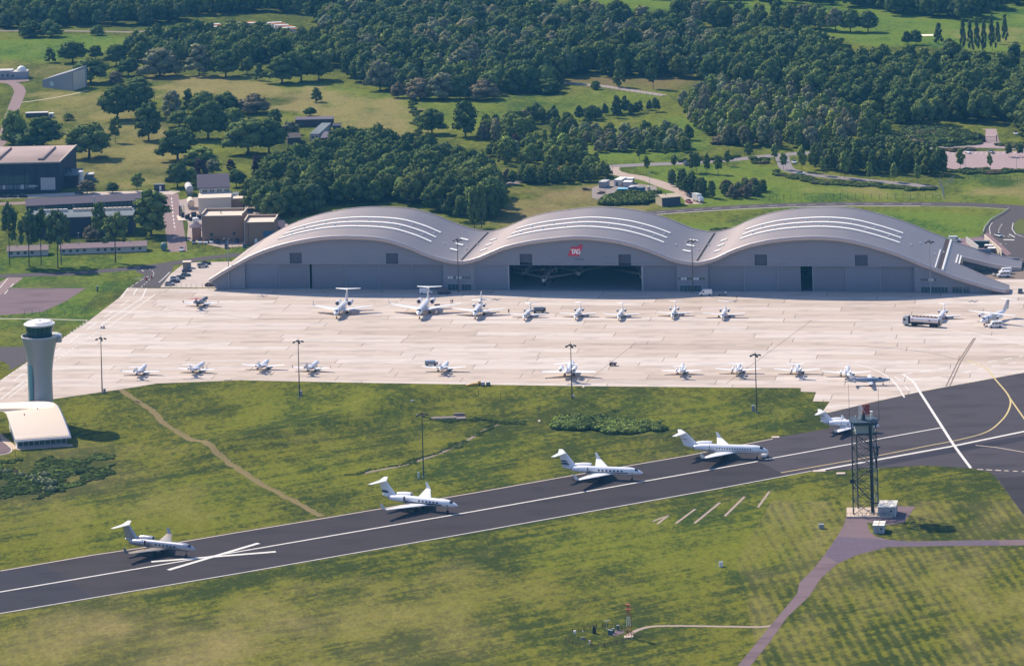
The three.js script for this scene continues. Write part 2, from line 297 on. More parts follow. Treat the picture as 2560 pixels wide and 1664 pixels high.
// the apron: one structure whose concrete bays are its parts; the frame of the hangar front gives the direction of the bays
const HA = at(540, 722.3), HPHI = 0.167076;
const hx = (t, z) => [HA.x + t * Math.cos(HPHI) - z * Math.sin(HPHI), HA.z + t * Math.sin(HPHI) + z * Math.cos(HPHI)];
const toH = (x, z) => { const dx = x - HA.x, dz = z - HA.z; return [dx * Math.cos(HPHI) + dz * Math.sin(HPHI), -dx * Math.sin(HPHI) + dz * Math.cos(HPHI)]; };
{
  const APRON = px([[319, 719], [364, 720.5], [540, 721], [560, 715], [2440, 652], [2560, 655], [2720, 660], [2720, 901], [2560, 931.5], [2302, 979], [2183, 1005], [2070, 1032], [2058, 1027.5], [2075, 1003.8], [2032.5, 1003], [2041, 980], [2002.5, 978.8], [2002.5, 969.5],
    [1840, 968.6], [1471, 965], [1240, 961.8], [926, 957], [640, 951], [459, 947.3], [301, 973], [130, 997.6], [0, 1020], [-160, 1048], [-160, 1000], [0, 950], [133, 860.5], [214.5, 807], [296, 744.8]]);
  const apron = new THREE.Group(); add(apron, 'apron', null, null, null, 'structure');
  part('slab_bed', sheet(APRON, 0.03), M.joint, apron);
  const tones = [[0.475, 0.40, 0.345], [0.53, 0.45, 0.395], [0.495, 0.41, 0.345], [0.56, 0.485, 0.43], [0.435, 0.355, 0.295]].map((c) => mat(...c, 0.85, 0, { map: concreteT }));
  const local = APRON.map(([x, z]) => toH(x, z));
  const clip = (poly, ax, lim, keepLess) => { const out = []; for (let i = 0; i < poly.length; i++) { const a = poly[i], b = poly[(i + 1) % poly.length], ia = keepLess ? a[ax] <= lim : a[ax] >= lim, ib = keepLess ? b[ax] <= lim : b[ax] >= lim; if (ia) out.push(a); if (ia !== ib) { const f = (lim - a[ax]) / (b[ax] - a[ax]); out.push([a[0] + (b[0] - a[0]) * f, a[1] + (b[1] - a[1]) * f]); } } return out; };
  const LANE = 7.6; let n = 0;
  for (let z = -30; z < 260; z += LANE) {
    const L = 46 + 14 * noise(z * 0.37, 3); const off = rnd() * L;
    for (let t = -90 - off; t < 420; t += L) {
      let q = clip(clip(clip(clip(local, 0, t + 0.13, false), 0, t + L - 0.13, true), 1, z + 0.1, false), 1, z + LANE - 0.1, true);
      if (q.length < 3) continue; let A = 0; q.forEach((a, i) => { const b = q[(i + 1) % q.length]; A += a[0] * b[1] - a[1] * b[0]; });
      if (Math.abs(A) < 12 || z < -8 && t > 0 && t + L < 300) continue;
      if (n >= 298) continue;
      n++; part('slab', sheet(q.map(([a, b]) => hx(a, b)), 0.04), tones[Math.floor(noise(t * 0.021 + z * 3.1, z * 0.77) * 3.2 + rnd() * 1.8)], apron);
    }
  }
}
const YA = 0.05;
struct('apron_marking', [ribbon(smooth(px([[244, 825], [640, 810.5], [1240, 808.5], [1840, 812], [2091, 814.5], [2350, 822.7], [2447, 835.6], [2560, 861.5], [2660, 890]]), 4), 0.55, YA), ribbon(smooth(px([[130, 923.5], [300, 912], [640, 900.4], [1240, 900.7], [1840, 908], [2110, 907.5], [2172, 918.5], [2219, 940.5], [2240, 959], [2262, 993.5]]), 5), 0.6, YA)], M.paint);
struct('apron_marking', [ribbon(px([[130, 934], [400, 922], [640, 914], [1240, 912], [1700, 915]]), 0.3, YA), ribbon(px([[365, 720.5], [354, 745], [258, 807], [250, 816]]), 0.55, YA), ribbon(px([[319, 720], [301, 746]]), 0.5, YA), ribbon(px([[388, 735], [353, 760], [267, 818], [244, 826]]), 0.5, YA), ribbon(px([[222, 821], [250, 824]]), 0.5, YA)], M.paint);
struct('apron_marking', [dashes(px([[342, 721], [327, 746], [301, 764], [133, 882], [0, 975], [-60, 1018]]), 0.5, YA, 14, 10), dashes(px([[0, 998], [66, 948], [130, 898]]), 0.5, YA, 30, 8), dashes(px([[20, 995], [70, 957]]), 0.4, YA, 30, 8), dashes(px([[2238, 941], [2256, 955], [2274, 978]]), 0.5, YA, 9, 7), dashes(px([[66, 938], [58, 934], [40, 942]]), 0.4, YA, 20, 1)], M.paint);
struct('apron_marking', [dashes(px([[250, 824], [190, 865], [133, 904], [60, 955]]), 0.7, YA, 2.2, 2.2), dashes(px([[217, 802], [133, 862], [0, 952]]), 0.5, YA, 2.2, 2.2)], M.paint);
for (const l of [[[2257, 935], [2330, 925], [2450, 908], [2560, 890]], [[2281, 950], [2370, 940], [2470, 918], [2560, 903]]]) struct('apron_marking', dashes(px(l), 0.9, YA, 4.5, 3), M.paint);
struct('apron_marking', [ribbon(px([[2375, 966], [2402, 906], [2440, 845]]), 0.5, YA), ribbon(px([[2366, 966], [2395, 906], [2436, 845]]), 0.5, YA + 0.004), ribbon(px([[1815, 960], [1950, 860], [2030, 800]]), 0.25, YA), ribbon(px([[1480, 944], [1590, 856]]), 0.2, YA), ribbon(smooth(px([[1500, 862], [1840, 860], [2100, 862], [2300, 878], [2420, 905]]), 4), 0.35, YA + 0.008)], M.joint);
struct('drain_channel', [ribbon(px([[420, 772], [640, 797], [1240, 799], [1800, 803], [2260, 806]]), 0.35, YA + 0.012), ribbon(px([[600, 854], [1240, 856], [1840, 862]]), 0.3, YA + 0.012)], M.joint);

// tracks, paths and roads
const draped = (g) => { const p = g.attributes.position; for (let i = 0; i < p.count; i++) p.setY(i, p.getY(i) + relief(p.getX(i), p.getZ(i))); g.computeVertexNormals(); return g; };
struct('dirt_track', draped(ribbon(smooth(px([[300, 974], [350, 1007], [385, 1031], [407, 1056], [462, 1091], [543, 1140], [595, 1172], [657, 1212], [735, 1253], [802, 1291]]), 10).map(([x, z]) => [x + rr(-0.15, 0.15), z]), 2.6, 0.06, 0.35)), M.dirt);
struct('service_track', sheet(px([[2115, 1302.5], [2094, 1340.6], [2062, 1385.6], [2036, 1420], [1999, 1457], [1993.5, 1483.5], [1940.5, 1547], [1845, 1663.5], [1800, 1720], [1850, 1720], [1877, 1663.5], [1924.7, 1605], [1967, 1544], [2025, 1489], [2051.7, 1446.5], [2094, 1409], [2147, 1385.6], [2221, 1367], [2359, 1364.4], [2560, 1363], [2700, 1362], [2700, 1347], [2560, 1348.5], [2274, 1353], [2221, 1348.5], [2189, 1340.6], [2173.5, 1327], [2168, 1303.5]]), 0.024), M.lot);
struct('service_track', sheet(px([[2221, 1349.5], [2274, 1354], [2500, 1350.3], [2500, 1363], [2359, 1363.6], [2221, 1366], [2147, 1384.6], [2094, 1407], [2064, 1388], [2095, 1341]]), 0.03), mat(0.125, 0.095, 0.125, 0.85, 0, { map: fineT }));
struct('footpath', ribbon(smooth(px([[1940, 1561], [1914, 1566], [1829, 1566], [1697, 1564], [1628, 1566], [1596, 1574], [1570, 1588]]), 5), 1.5, 0.022), M.gravel);
struct('perimeter_road', [ribbon(smooth(px([[-120, 699], [0, 690], [100, 686], [163, 684.5], [271, 676], [380, 665.5], [450, 655], [516, 645], [640, 632.5], [760, 622], [900, 616]]), 4), 8.5, 0.028), sheet(px([[342, 679.5], [361, 688], [353, 698.5], [320, 718], [399, 718], [424, 685], [434, 666], [400, 660], [330, 668]]), 0.032)], M.road);
struct('road', sheet(px([[-70, 745], [20, 693], [58, 694], [0, 738], [-70, 790]]), 0.034), M.roadPink);
struct('hardstanding', sheet(px([[27, 720], [214, 720], [163, 753], [103, 780], [0, 788], [-80, 792], [-80, 740], [0, 738.5]]), 0.026), M.lot);
struct('footpath', ribbon(px([[-60, 796], [100, 797], [217, 800.5]]), 1.0, 0.022), M.kerb);
struct('taxiway', sheet(px([[-90, 868], [122, 866], [130, 861.5], [60, 906.5], [22, 926], [23, 915], [8, 903], [-90, 899]]), 0.026), M.road);
struct('car_park', sheet(px([[400, 718], [424, 686], [452, 664], [474, 656.5], [640, 651], [640, 700], [545, 719]]), 0.026), M.concrete);
struct('road', [sheet(px([[398, 484], [445, 484], [468, 628], [421, 630]]), 0.024), ribbon(px([[-60, 512], [60, 507], [200, 503], [390, 497]]), 8, 0.02)], M.roadPink);
struct('road', ribbon(px([[-60, 493], [20, 492], [190, 485], [380, 480], [440, 482]]), 10, 0.026), M.concrete);
struct('yard', sheet(px([[445, 500], [470, 560], [466, 600], [560, 620], [700, 606], [720, 560], [640, 500], [560, 480]]), 0.028), mat(0.36, 0.29, 0.26, 0.9, 0, { map: fineT }));
struct('road', [ribbon(smooth(px([[1400, 556], [1560, 539], [1628, 532], [1712, 526], [1860, 516.5], [2000, 511.5], [2134, 509.5], [2240, 510], [2351, 509.8], [2450, 512], [2560, 519], [2660, 527]]), 4), 9.5, 0.03), sheet(px([[2520, 515], [2524, 523], [2479, 550], [2464, 570], [2460, 584], [2430, 600], [2400, 596], [2380, 600], [2420, 640], [2500, 656], [2560, 668], [2720, 690], [2720, 520]]), 0.034)], M.road);
struct('verge', sheet(px([[2535, 560], [2548, 548], [2640, 540], [2720, 560], [2720, 600], [2600, 588], [2540, 583]]), 0.04), mat(0.10, 0.115, 0.03, 1, 0, { map: fineT }));
struct('pavement', [sheet(px([[2463, 583], [2478, 582], [2479, 588], [2530, 634], [2515, 640], [2480, 612]]), 0.044), sheet(px([[2380, 597], [2455, 592], [2480, 606], [2500, 620], [2440, 626]]), 0.04)], mat(0.21, 0.14, 0.15, 0.9, 0, { map: fineT }));
struct('road_marking', [dashes(smooth(px([[2506, 560], [2498, 575], [2500, 590]]), 6), 0.3, 0.05, 3, 2), ribbon(smooth(px([[2482, 556], [2475, 568], [2477, 585]]), 5), 0.25, 0.05), ribbon(px([[2524, 585], [2538, 593]]), 0.6, 0.05), dashes(px([[2508, 590], [2530, 591]]), 0.8, 0.05, 1.2, 0.8), ribbon(px([[2510, 599], [2537, 600]]), 1.5, 0.05), dashes(px([[2500, 609], [2525, 610]]), 0.8, 0.05, 1.2, 0.8), ribbon(px([[2534, 557], [2531, 572], [2540, 585], [2560, 592]]), 0.3, 0.05), dashes(px([[1640, 531], [1712, 526], [1860, 516.5], [2000, 511.5], [2134, 509.5], [2351, 510]]), 0.35, 0.044, 5, 4)], M.paint);
struct('kerb', [ribbon(px([[1640, 536.5], [1712, 531], [1860, 522], [2000, 516.5], [2134, 515], [2300, 515]]), 0.9, 0.05), ribbon(px([[2300, 515], [2430, 517.5], [2520, 523]]), 0.4, 0.05)], M.kerb);
struct('road_marking', [dashes(px([[325, 718], [352, 700], [372, 690]]), 0.3, 0.05, 5, 2), dashes(px([[352, 718], [382, 690], [384, 680], [372, 672]]), 0.3, 0.05, 3, 2), ribbon(px([[326, 673], [352, 674], [358, 678]]), 0.5, 0.05), ribbon(px([[424, 680], [408, 696], [396, 706]]), 0.4, 0.05), dashes(px([[428, 494], [432, 540], [437, 575]]), 0.5, 0.05, 6, 4), dashes(px([[10, 735], [40, 700]]), 0.4, 0.05, 9, 6), ribbon(px([[-40, 765], [18, 696]]), 0.35, 0.05)], M.paint);
struct('road', [ribbon(smooth(px([[1200, 470], [1380, 440], [1480, 424], [1530, 416], [1620, 411], [1700, 408], [1845, 398], [1928, 389], [2010, 383], [2120, 378], [2240, 372], [2308, 369], [2400, 369], [2453, 366], [2560, 371], [2660, 376]]), 4), 9, 0.026), ribbon(smooth(px([[1955, 388], [1960, 405], [1975, 425], [2026, 436], [2100, 444], [2170, 451], [2260, 459], [2340, 468]]), 4), 7, 0.03)], mat(0.23, 0.2, 0.205, 0.9, 0, { map: fineT }));
struct('dirt_road', ribbon(smooth(px([[1528, 418], [1536, 431], [1611, 446], [1678, 469], [1712, 482], [1730, 497], [1735, 510]]), 5), 8, 0.032, 0.1), mat(0.40, 0.31, 0.26, 1, 0, { map: fineT }));
struct('car_park', [sheet(px([[2290, 379], [2560, 377.5], [2680, 378], [2680, 423.5], [2375, 423], [2330, 402]]), 0.036), sheet(px([[2430, 369], [2462, 352], [2466, 325], [2455, 322], [2492, 322], [2498, 352], [2540, 369]]), 0.036)], mat(0.33, 0.245, 0.245, 0.9, 0, { map: fineT }));
struct('car_park_marking', [...Array(17)].map((_, i) => ribbon(px([[2372 + i * 14, 379.5], [2367 + i * 14, 386]]), 0.2, 0.044)), M.paint);
struct('yard', sheet(px([[1480, 470], [1530, 450], [1640, 465], [1650, 495], [1560, 500], [1480, 495]]), 0.028), mat(0.26, 0.22, 0.2, 1, 0, { map: fineT }));
struct('path', ribbon(smooth(px([[1410, 207], [1500, 214], [1580, 226], [1660, 238]]), 4), 6, 0.02), mat(0.3, 0.25, 0.24, 1, 0, { map: fineT }));
struct('road', [ribbon(smooth(px([[-50, 400], [5, 350], [25, 290], [45, 240], [48, 225], [20, 205], [-60, 200]]), 5), 7, 0.026), sheet(px([[-60, 198], [70, 194], [72, 202], [20, 207], [-60, 207]]), 0.03)], M.roadPink);
struct('footpath', ribbon(smooth(px([[50, 256], [110, 248], [185, 234], [220, 225]]), 4), 1.6, 0.022), mat(0.5, 0.42, 0.33, 1));
struct('track', [ribbon(px([[-50, 77], [120, 76], [330, 80], [430, 72]]), 7, 0.02), sheet(px([[520, 62], [600, 54], [700, 62], [740, 80], [720, 92], [540, 88]]), 0.02)], mat(0.22, 0.19, 0.15, 1, 0, { map: fineT }));
struct('golf_bunker', sheet(px([[2300, 86], [2340, 85], [2342, 89], [2302, 90]]), 0.03), mat(0.75, 0.68, 0.55, 1));
// ---------------------------------------------------------------- the three-bay hangar with its wave roof
const PROFILE = [[-2.5, 4.6], [6.4, 9.8], [17.6, 15.6], [28.6, 19.4], [39.5, 21.8], [47.7, 22.9], [58, 23.3], [72.6, 22.4], [83, 19.6], [90.8, 16.4], [99.3, 13.7], [106.5, 12.8], [113, 14.2], [118.6, 16.5], [125, 19], [133, 20.9], [141.6, 22.2], [156, 23.4], [170.5, 22.2], [181, 19.8], [188.5, 17.2], [195.1, 14.5], [200, 13.3], [206, 12.8], [213.5, 14.6], [220.3, 17.7], [228.6, 20.5], [238.7, 22.5], [253.6, 23.6], [265, 23.1], [274, 21.4], [288, 17.2], [300, 12.3], [306, 10], [312, 7.6], [320, 5.2], [327.5, 3], [338, 1.1], [350, 0]];
function roofY(t) {
  let i = 1; while (i < PROFILE.length - 2 && PROFILE[i][0] < t) i++;
  const [x0, y0] = PROFILE[i - 1], [x1, y1] = PROFILE[i], m = (k) => { const a = PROFILE[Math.max(0, k - 1)], b = PROFILE[Math.min(PROFILE.length - 1, k + 1)]; return (b[1] - a[1]) / (b[0] - a[0]); };
  const h = x1 - x0, s = (t - x0) / h, s2 = s * s, s3 = s2 * s; return y0 * (2 * s3 - 3 * s2 + 1) + h * m(i - 1) * (s3 - 2 * s2 + s) + y1 * (3 * s2 - 2 * s3) + h * m(i) * (s3 - s2);
}
const hangar = thing('hangar', 'grey three-bay hangar with a wave-shaped metal roof standing behind the apron', 'hangar', HA, -HPHI);
const HM = {
  roof: mat(0.345, 0.282, 0.258, 0.43, 0.82, { map: grain(9, 0.9, 1.1, 0.25, 2) }), edge: mat(0.46, 0.40, 0.38, 0.5, 0.4), wall: mat(0.215, 0.228, 0.275, 0.6, 0.15, { map: grain(12, 0.9, 1.1, 0.3, 2.5) }),
  door: mat(0.175, 0.19, 0.235, 0.6, 0.15, { map: grain(14, 0.88, 1.1, 0.3, 2) }), door2: mat(0.18, 0.205, 0.265, 0.6, 0.15, { map: grain(14, 0.88, 1.1, 0.3, 2) }), louvre: mat(0.11, 0.12, 0.16, 0.6, 0.2), frame: mat(0.33, 0.36, 0.42, 0.5, 0.3), dark: mat(0.02, 0.02, 0.025, 0.8), skylight: mat(0.88, 0.84, 0.76, 0.5),
  inside: mat(0.20, 0.23, 0.29, 0.8), floor: mat(0.22, 0.26, 0.33, 0.35), glass: pmat(0.05, 0.09, 0.10, 0.06, 0, { specularIntensity: 1 }), pale: mat(0.55, 0.6, 0.62, 0.4),
};
// a curved slab that follows the roof line between two depths
function roofBand(t0, t1, z0, z1, lift, thick, step = 1.5) {
  const n = Math.max(1, Math.ceil((t1 - t0) / step)), pos = [], uv = [], idx = [], P4 = [];
  for (let i = 0; i <= n; i++) { const t = t0 + (t1 - t0) * i / n, a = z0(t), b = z1(t), y = roofY(t) + lift; P4.push([[t, y, a], [t, y, b], [t, Math.max(y - thick, 0.02), b], [t, Math.max(y - thick, 0.02), a]]); }
  const quad = (a, b, c, d) => { const k = pos.length / 3; pos.push(...a, ...b, ...c, ...d); for (const q of [a, b, c, d]) uv.push(q[0], q[2] + q[1] * 0.3); idx.push(k, k + 1, k + 2, k, k + 2, k + 3); };
  for (let i = 0; i < n; i++) { const p = P4[i], q = P4[i + 1]; quad(p[0], q[0], q[1], p[1]); quad(p[1], q[1], q[2], p[2]); quad(p[2], q[2], q[3], p[3]); quad(p[3], q[3], q[0], p[0]); }
  quad(P4[0][0], P4[0][1], P4[0][2], P4[0][3]); const e = P4[n]; quad(e[3], e[2], e[1], e[0]);
  const g = buf(pos, uv, idx); return toCreasedNormals(mergeVertices(g.deleteAttribute('normal') && g, 1e-3), 0.5);
}
const zA = (t) => t < 313 ? -23.5 : -23.5 + (t - 313) / 21 * 15.6, zB = (t) => t < 313 ? -41.8 : -41.8 - (t - 313) / 24.3 * 7.7;
part('roof', [roofBand(-2.5, 334, () => 1.9, (t) => t < 313 ? -67 : zA(t), 0, 1.6).clone(), roofBand(313, 337.4, zB, () => -67, 0, 1.5)].slice(0, 0).concat([roofBand(-2.5, 313, () => 1.9, () => -67, 0, 1.6), roofBand(313, 334, () => 1.9, zA, 0, 1.6), roofBand(313, 337.4, zB, () => -67, 0, 1.6)]), HM.roof, hangar);
for (let t = -2.5; t < 333; t += 6.1) {   // rounded metal nosing along the front edge, in lengths
  const n = 4, ring = [[1.7, 0.06], [2.2, 0.03], [2.5, -0.25], [2.62, -0.8], [2.5, -1.45], [2.2, -1.78], [1.6, -1.82]], pos = [], uv = [], idx = [], L = Math.min(6.06, 334 - t);
  for (let i = 0; i <= n; i++) for (const [z, y] of ring) { const q = t + L * i / n, w = Math.max(0.06, roofY(q) + y); pos.push(q, w, z); uv.push(q, y); }
  for (let i = 0; i < n; i++) for (let k = 0; k < 6; k++) { const a = i * 7 + k; idx.push(a, a + 1, a + 7, a + 7, a + 1, a + 8); }
  const g = buf(pos, uv, idx); if (g.attributes.normal.getZ(2) < 0) { g.index.array.reverse(); g.computeVertexNormals(); } part('edge_panel', g, HM.edge, hangar);
}
part('roof_edge', [roofBand(-2.7, 313, () => -66.8, () => -67.5, 0.25, 1.9), roofBand(313, 337.6, () => -66.8, () => -67.5, 0.25, 1.9), roofBand(313, 334, (t) => zA(t) + 0.1, (t) => zA(t) - 0.5, 0.15, 1.6), roofBand(313, 337.4, (t) => zB(t) + 0.6, (t) => zB(t) - 0.1, 0.12, 1.7)], HM.edge, hangar);
const BAYS = [56.5, 156.2, 255.2];
for (const c of BAYS) for (const z of [-18.5, -29.2, -40.4]) part('skylight', roofBand(c - 33.4, c + 33.4, () => z + 0.95, () => z - 0.95, 0.42, 0.5), HM.skylight, hangar);
for (const c of [106.5, 206]) for (const z of [-17.5, -30, -42]) { part('skylight', roofBand(c - 8.3, c - 5, () => z + 1.1, () => z - 1.1, 0.42, 0.5), HM.skylight, hangar); part('skylight', roofBand(c + 5.4, c + 8.2, () => z + 5.6, () => z + 3.6, 0.42, 0.5), HM.skylight, hangar); }
for (const c of BAYS) for (const z of [-24, -34.8]) for (let k = -3; k < 6; k++) { const t = c + k * 9.5 + (z < -30 ? 3 : 0); if (t < 310) part('roof_vent', cyl(0.4, 0.32, 0.7, t, roofY(t) - 0.1, z, 8), HM.pale, hangar); }
for (const [t, w] of [[106.3, 1.0], [205.8, 1.0]]) part('gutter', roofBand(t - w / 2, t + w / 2, () => 0.5, () => -64.5, 0.04, 0.1, 0.5), HM.dark, hangar);
part('gutter', roofBand(305, 306.7, () => 1.2, () => -66, 0.05, 0.1, 0.5), mat(0.08, 0.06, 0.06, 0.8), hangar);
part('gutter_upstand', [roofBand(306.9, 307.6, () => 1.4, () => -66.4, 0.55, 0.6, 0.4), roofBand(304.1, 304.5, () => 1.4, () => -38, 0.3, 0.4, 0.4)], HM.skylight, hangar);
part('gutter_upstand', [roofBand(311.2, 311.7, () => -23, () => -41.5, 0.5, 0.6, 0.4), roofBand(312.5, 313, () => -23, () => -41.5, 0.5, 0.6, 0.4)], HM.skylight, hangar);
part('gutter', roofBand(6, 7, () => -4, () => -60, 0.05, 0.1, 0.5), HM.louvre, hangar);
// front wall: one shell with door bays cut out and square openings
{
  const LT = 10.7, o = [[-2.4, 3.0], [0.3, 0], [12.7, 0], [12.7, LT], [98.2, LT], [98.2, 0], [111.4, 0], [111.4, LT], [197.1, LT], [197.1, 0], [210.2, 0], [210.2, LT], [295.6, LT], [295.6, 0], [328, 0.02]];
  const sh = new THREE.Shape(); o.forEach(([x, y], i) => sh[i ? 'lineTo' : 'moveTo'](x, y)); for (let t = 328; t > -2.3; t -= 2) sh.lineTo(t, Math.max(0.03, roofY(t) - 1.5));
  for (const [a, b] of [[32.3, 37.5], [73.9, 79.1], [229.8, 234.9], [271.3, 276.5]]) { const h = new THREE.Path(); h.moveTo(a, 11.0); h.lineTo(b, 11.0); h.lineTo(b, 15.5); h.lineTo(a, 15.5); h.closePath(); sh.holes.push(h); }
  for (const [a, b] of [[131, 136.3], [172.8, 178]]) { const h = new THREE.Path(); h.moveTo(a, 10.8); h.lineTo(b, 10.8); h.lineTo(b, 15.4); h.lineTo(a, 15.4); h.closePath(); sh.holes.push(h); }
  part('wall', new THREE.ExtrudeGeometry(sh, { depth: 0.9, bevelEnabled: false }).translate(0, 0, -0.9), HM.wall, hangar);
}
for (const [a, b, y0] of [[32.3, 37.5, 11], [73.9, 79.1, 11], [229.8, 234.9, 11], [271.3, 276.5, 11], [131, 136.3, 11.6], [172.8, 178, 11.4]]) {
  const L = part('louvre', box(b - a, 15.5 - y0, 0.1, (a + b) / 2, (15.5 + y0) / 2, -0.85), HM.louvre, hangar);
  for (let k = 0; k < 9; k++) { const y = y0 + 0.25 + k * (15.3 - y0) / 9; part('slat', box(b - a - 0.1, 0.3, 0.06, (a + b) / 2, y, -0.72, 0, 0, 0.5), HM.louvre, L); }
}
const doorRuns = [[12.7, 27], [27, 40.4], [41.5, 55.8], [55.8, 70.3], [70.3, 84.4], [84.4, 98.2], [111.4, 125.9], [182.6, 197.1], [210.2, 224.9], [224.9, 239.1], [239.1, 248.6], [253.4, 267.5], [267.5, 281.3], [281.3, 295.6]];
doorRuns.forEach(([a, b], i) => {
  const z = -1.35 - (i % 2) * 0.45, d = part('door_leaf', box(b - a - 0.02, 10.65, 0.35, (a + b) / 2, 5.33, z), i % 3 ? HM.door : HM.door2, hangar);
  part('door_frame', box(0.28, 10.65, 0.12, a + 0.16, 5.33, z + 0.22), i % 2 ? HM.frame : HM.wall, d); part('door_frame', box(0.16, 10.65, 0.1, b - 0.1, 5.33, z + 0.21), i % 2 ? HM.frame : HM.wall, d);
});
part('door_track', [box(0.4, 10.65, 0.9, 111.6, 5.33, -1.4), box(0.5, 10.65, 1.2, 125.9, 5.33, -1.6), box(0.5, 10.65, 1.2, 182.4, 5.33, -1.6)], HM.frame, hangar);
// the inside: floor, back wall, side walls between the bays, with roof girders out of sight
part('hangar_floor', box(302, 0.05, 64, 152, 0.075, -33.2), HM.floor, hangar);
part('back_wall', [...Array(62)].map((_, i) => { const t = i * 5 + 2.5, h = Math.min(roofY(t - 2.5), roofY(t + 2.5)) - 1.3; return box(5, h, 0.6, t, h / 2, -66); }).concat([box(12, 6, 0.6, 318, 3, -66.2), box(14, 2.2, 0.6, 329, 1.1, -66.2)]), HM.inside, hangar);
for (const t of [4.5, 105.2, 204.6, 303]) part('partition', box(0.5, roofY(t) - 1.2, 64.8, t, (roofY(t) - 1.2) / 2 + 0.1, -33.3), HM.inside, hangar);
part('end_wall', [buf([-2.4, 3.2, 0, 0.3, 0, 0, 0.3, 0, -66, -2.4, 3.2, -66], [0, 0, 1, 0, 1, 1, 0, 1], [0, 2, 1, 0, 3, 2])], HM.wall, hangar);
// office windows in the low parts of the front and in the cut-out at the right end
const pane = (a, b, y0, y1, m, z = 0.06) => part('window', box(b - a, y1 - y0, 0.12, (a + b) / 2, (y0 + y1) / 2, z), m, hangar);
for (const [a, n, w, pal] of [[100.2, 8, 1.15, [1, 0, 3, 4]], [197.6, 9, 1.2, [1, 2, 5, 6]], [298, 6, 1.05, [3, 4]]]) for (let k = 0; k < n; k++) pane(a + k * w * 1.06, a + k * w * 1.06 + w * 0.82, 4.9, 5.9, pal.includes(k) ? HM.pale : HM.glass);
for (const [a, n, w] of [[100.2, 3, 1.5], [106, 3, 1.3], [198.4, 6, 1.4], [298.3, 8, 1.3], [311, 3, 1.3], [315.5, 2, 1.3]]) for (let k = 0; k < n; k++) pane(a + k * w * 1.05, a + k * w * 1.05 + w * 0.9, 0.2, Math.min(2.6, roofY(a + k * w + 1) - 2.4), HM.glass);
part('canopy', [box(11, 0.25, 0.5, 303.5, 2.75, 0.2), box(9, 0.2, 0.4, 202.4, 2.75, 0.18), box(9.5, 0.2, 0.4, 105, 2.75, 0.18)], HM.frame, hangar);
{
  const a = [313.2, -42.6], b = [332, -48.4], L = Math.hypot(b[0] - a[0], b[1] - a[1]), ang = Math.atan2(-(b[1] - a[1]), b[0] - a[0]);
  part('wall', [...Array(8)].map((_, i) => { const f = (i + 0.5) / 8, t = a[0] + (b[0] - a[0]) * f, h = Math.max(0.4, roofY(t + 1) - 1.5); return box(L / 8, h, 0.4, t, h / 2, a[1] + (b[1] - a[1]) * f, ang); }), HM.louvre, hangar);
  for (let k = 0; k < 4; k++) { const f = 0.28 + k * 0.1, t = a[0] + (b[0] - a[0]) * f; part('window', box(1.5, 2.4, 0.12, t, 1.5, a[1] + (b[1] - a[1]) * f + 0.3, ang), HM.glass, hangar); }
  part('wall', box(0.5, 5, 18, 312.6, 2.5, -32.6), HM.louvre, hangar);
  part('wall', [...Array(5)].map((_, i) => { const t = 314 + i * 3, h = Math.max(0.3, roofY(t + 1.5) - 1.5); return box(3, h, 0.3, t, h / 2, zA(t) + 0.9, -0.63); }), HM.louvre, hangar);
}
// the red sign on the middle bay
{
  const { FontLoader } = await import('three/addons/loaders/FontLoader.js'); const { TextGeometry } = await import('three/addons/geometries/TextGeometry.js');
  globalThis.bold = await new FontLoader().loadAsync('fonts/droid/droid_sans_bold.typeface.json');
  globalThis.textGeo = (s, size, depth, shear = 0) => { const g = new TextGeometry(s, { font: globalThis.bold, size, depth, curveSegments: 4, bevelEnabled: false }); if (shear) g.applyMatrix4(new THREE.Matrix4().makeShear(0, 0, shear, 0, 0, 0)); return g; };
  const s = new THREE.Shape([[151.4, 14.6], [156.2, 14.6], [158, 19.3], [156.3, 19.3], [155.9, 18.55], [152.9, 18.4]].map(([x, y]) => new THREE.Vector2(x, y)));
  const sign = part('sign', new THREE.ExtrudeGeometry(s, { depth: 0.16, bevelEnabled: false }).translate(0, 0, 0.02), mat(0.52, 0.035, 0.075, 0.5), hangar, 'red slanted sign panel with white letters');
  const white = mat(0.85, 0.85, 0.85, 0.5); let w = 0;
  part('lettering', [textGeo('T', 2.0, 0.05).translate(152.75, 15.5, 0.2), textGeo('A', 2.0, 0.05).translate(153.75, 15.5, 0.2), textGeo('G', 2.0, 0.05).translate(155.0, 15.5, 0.2)], white, sign);
  part('lettering', textGeo('AVIATION', 0.62, 0.05).translate(154, 12.9, 0.03), mat(0.10, 0.115, 0.17, 0.7), hangar);
}
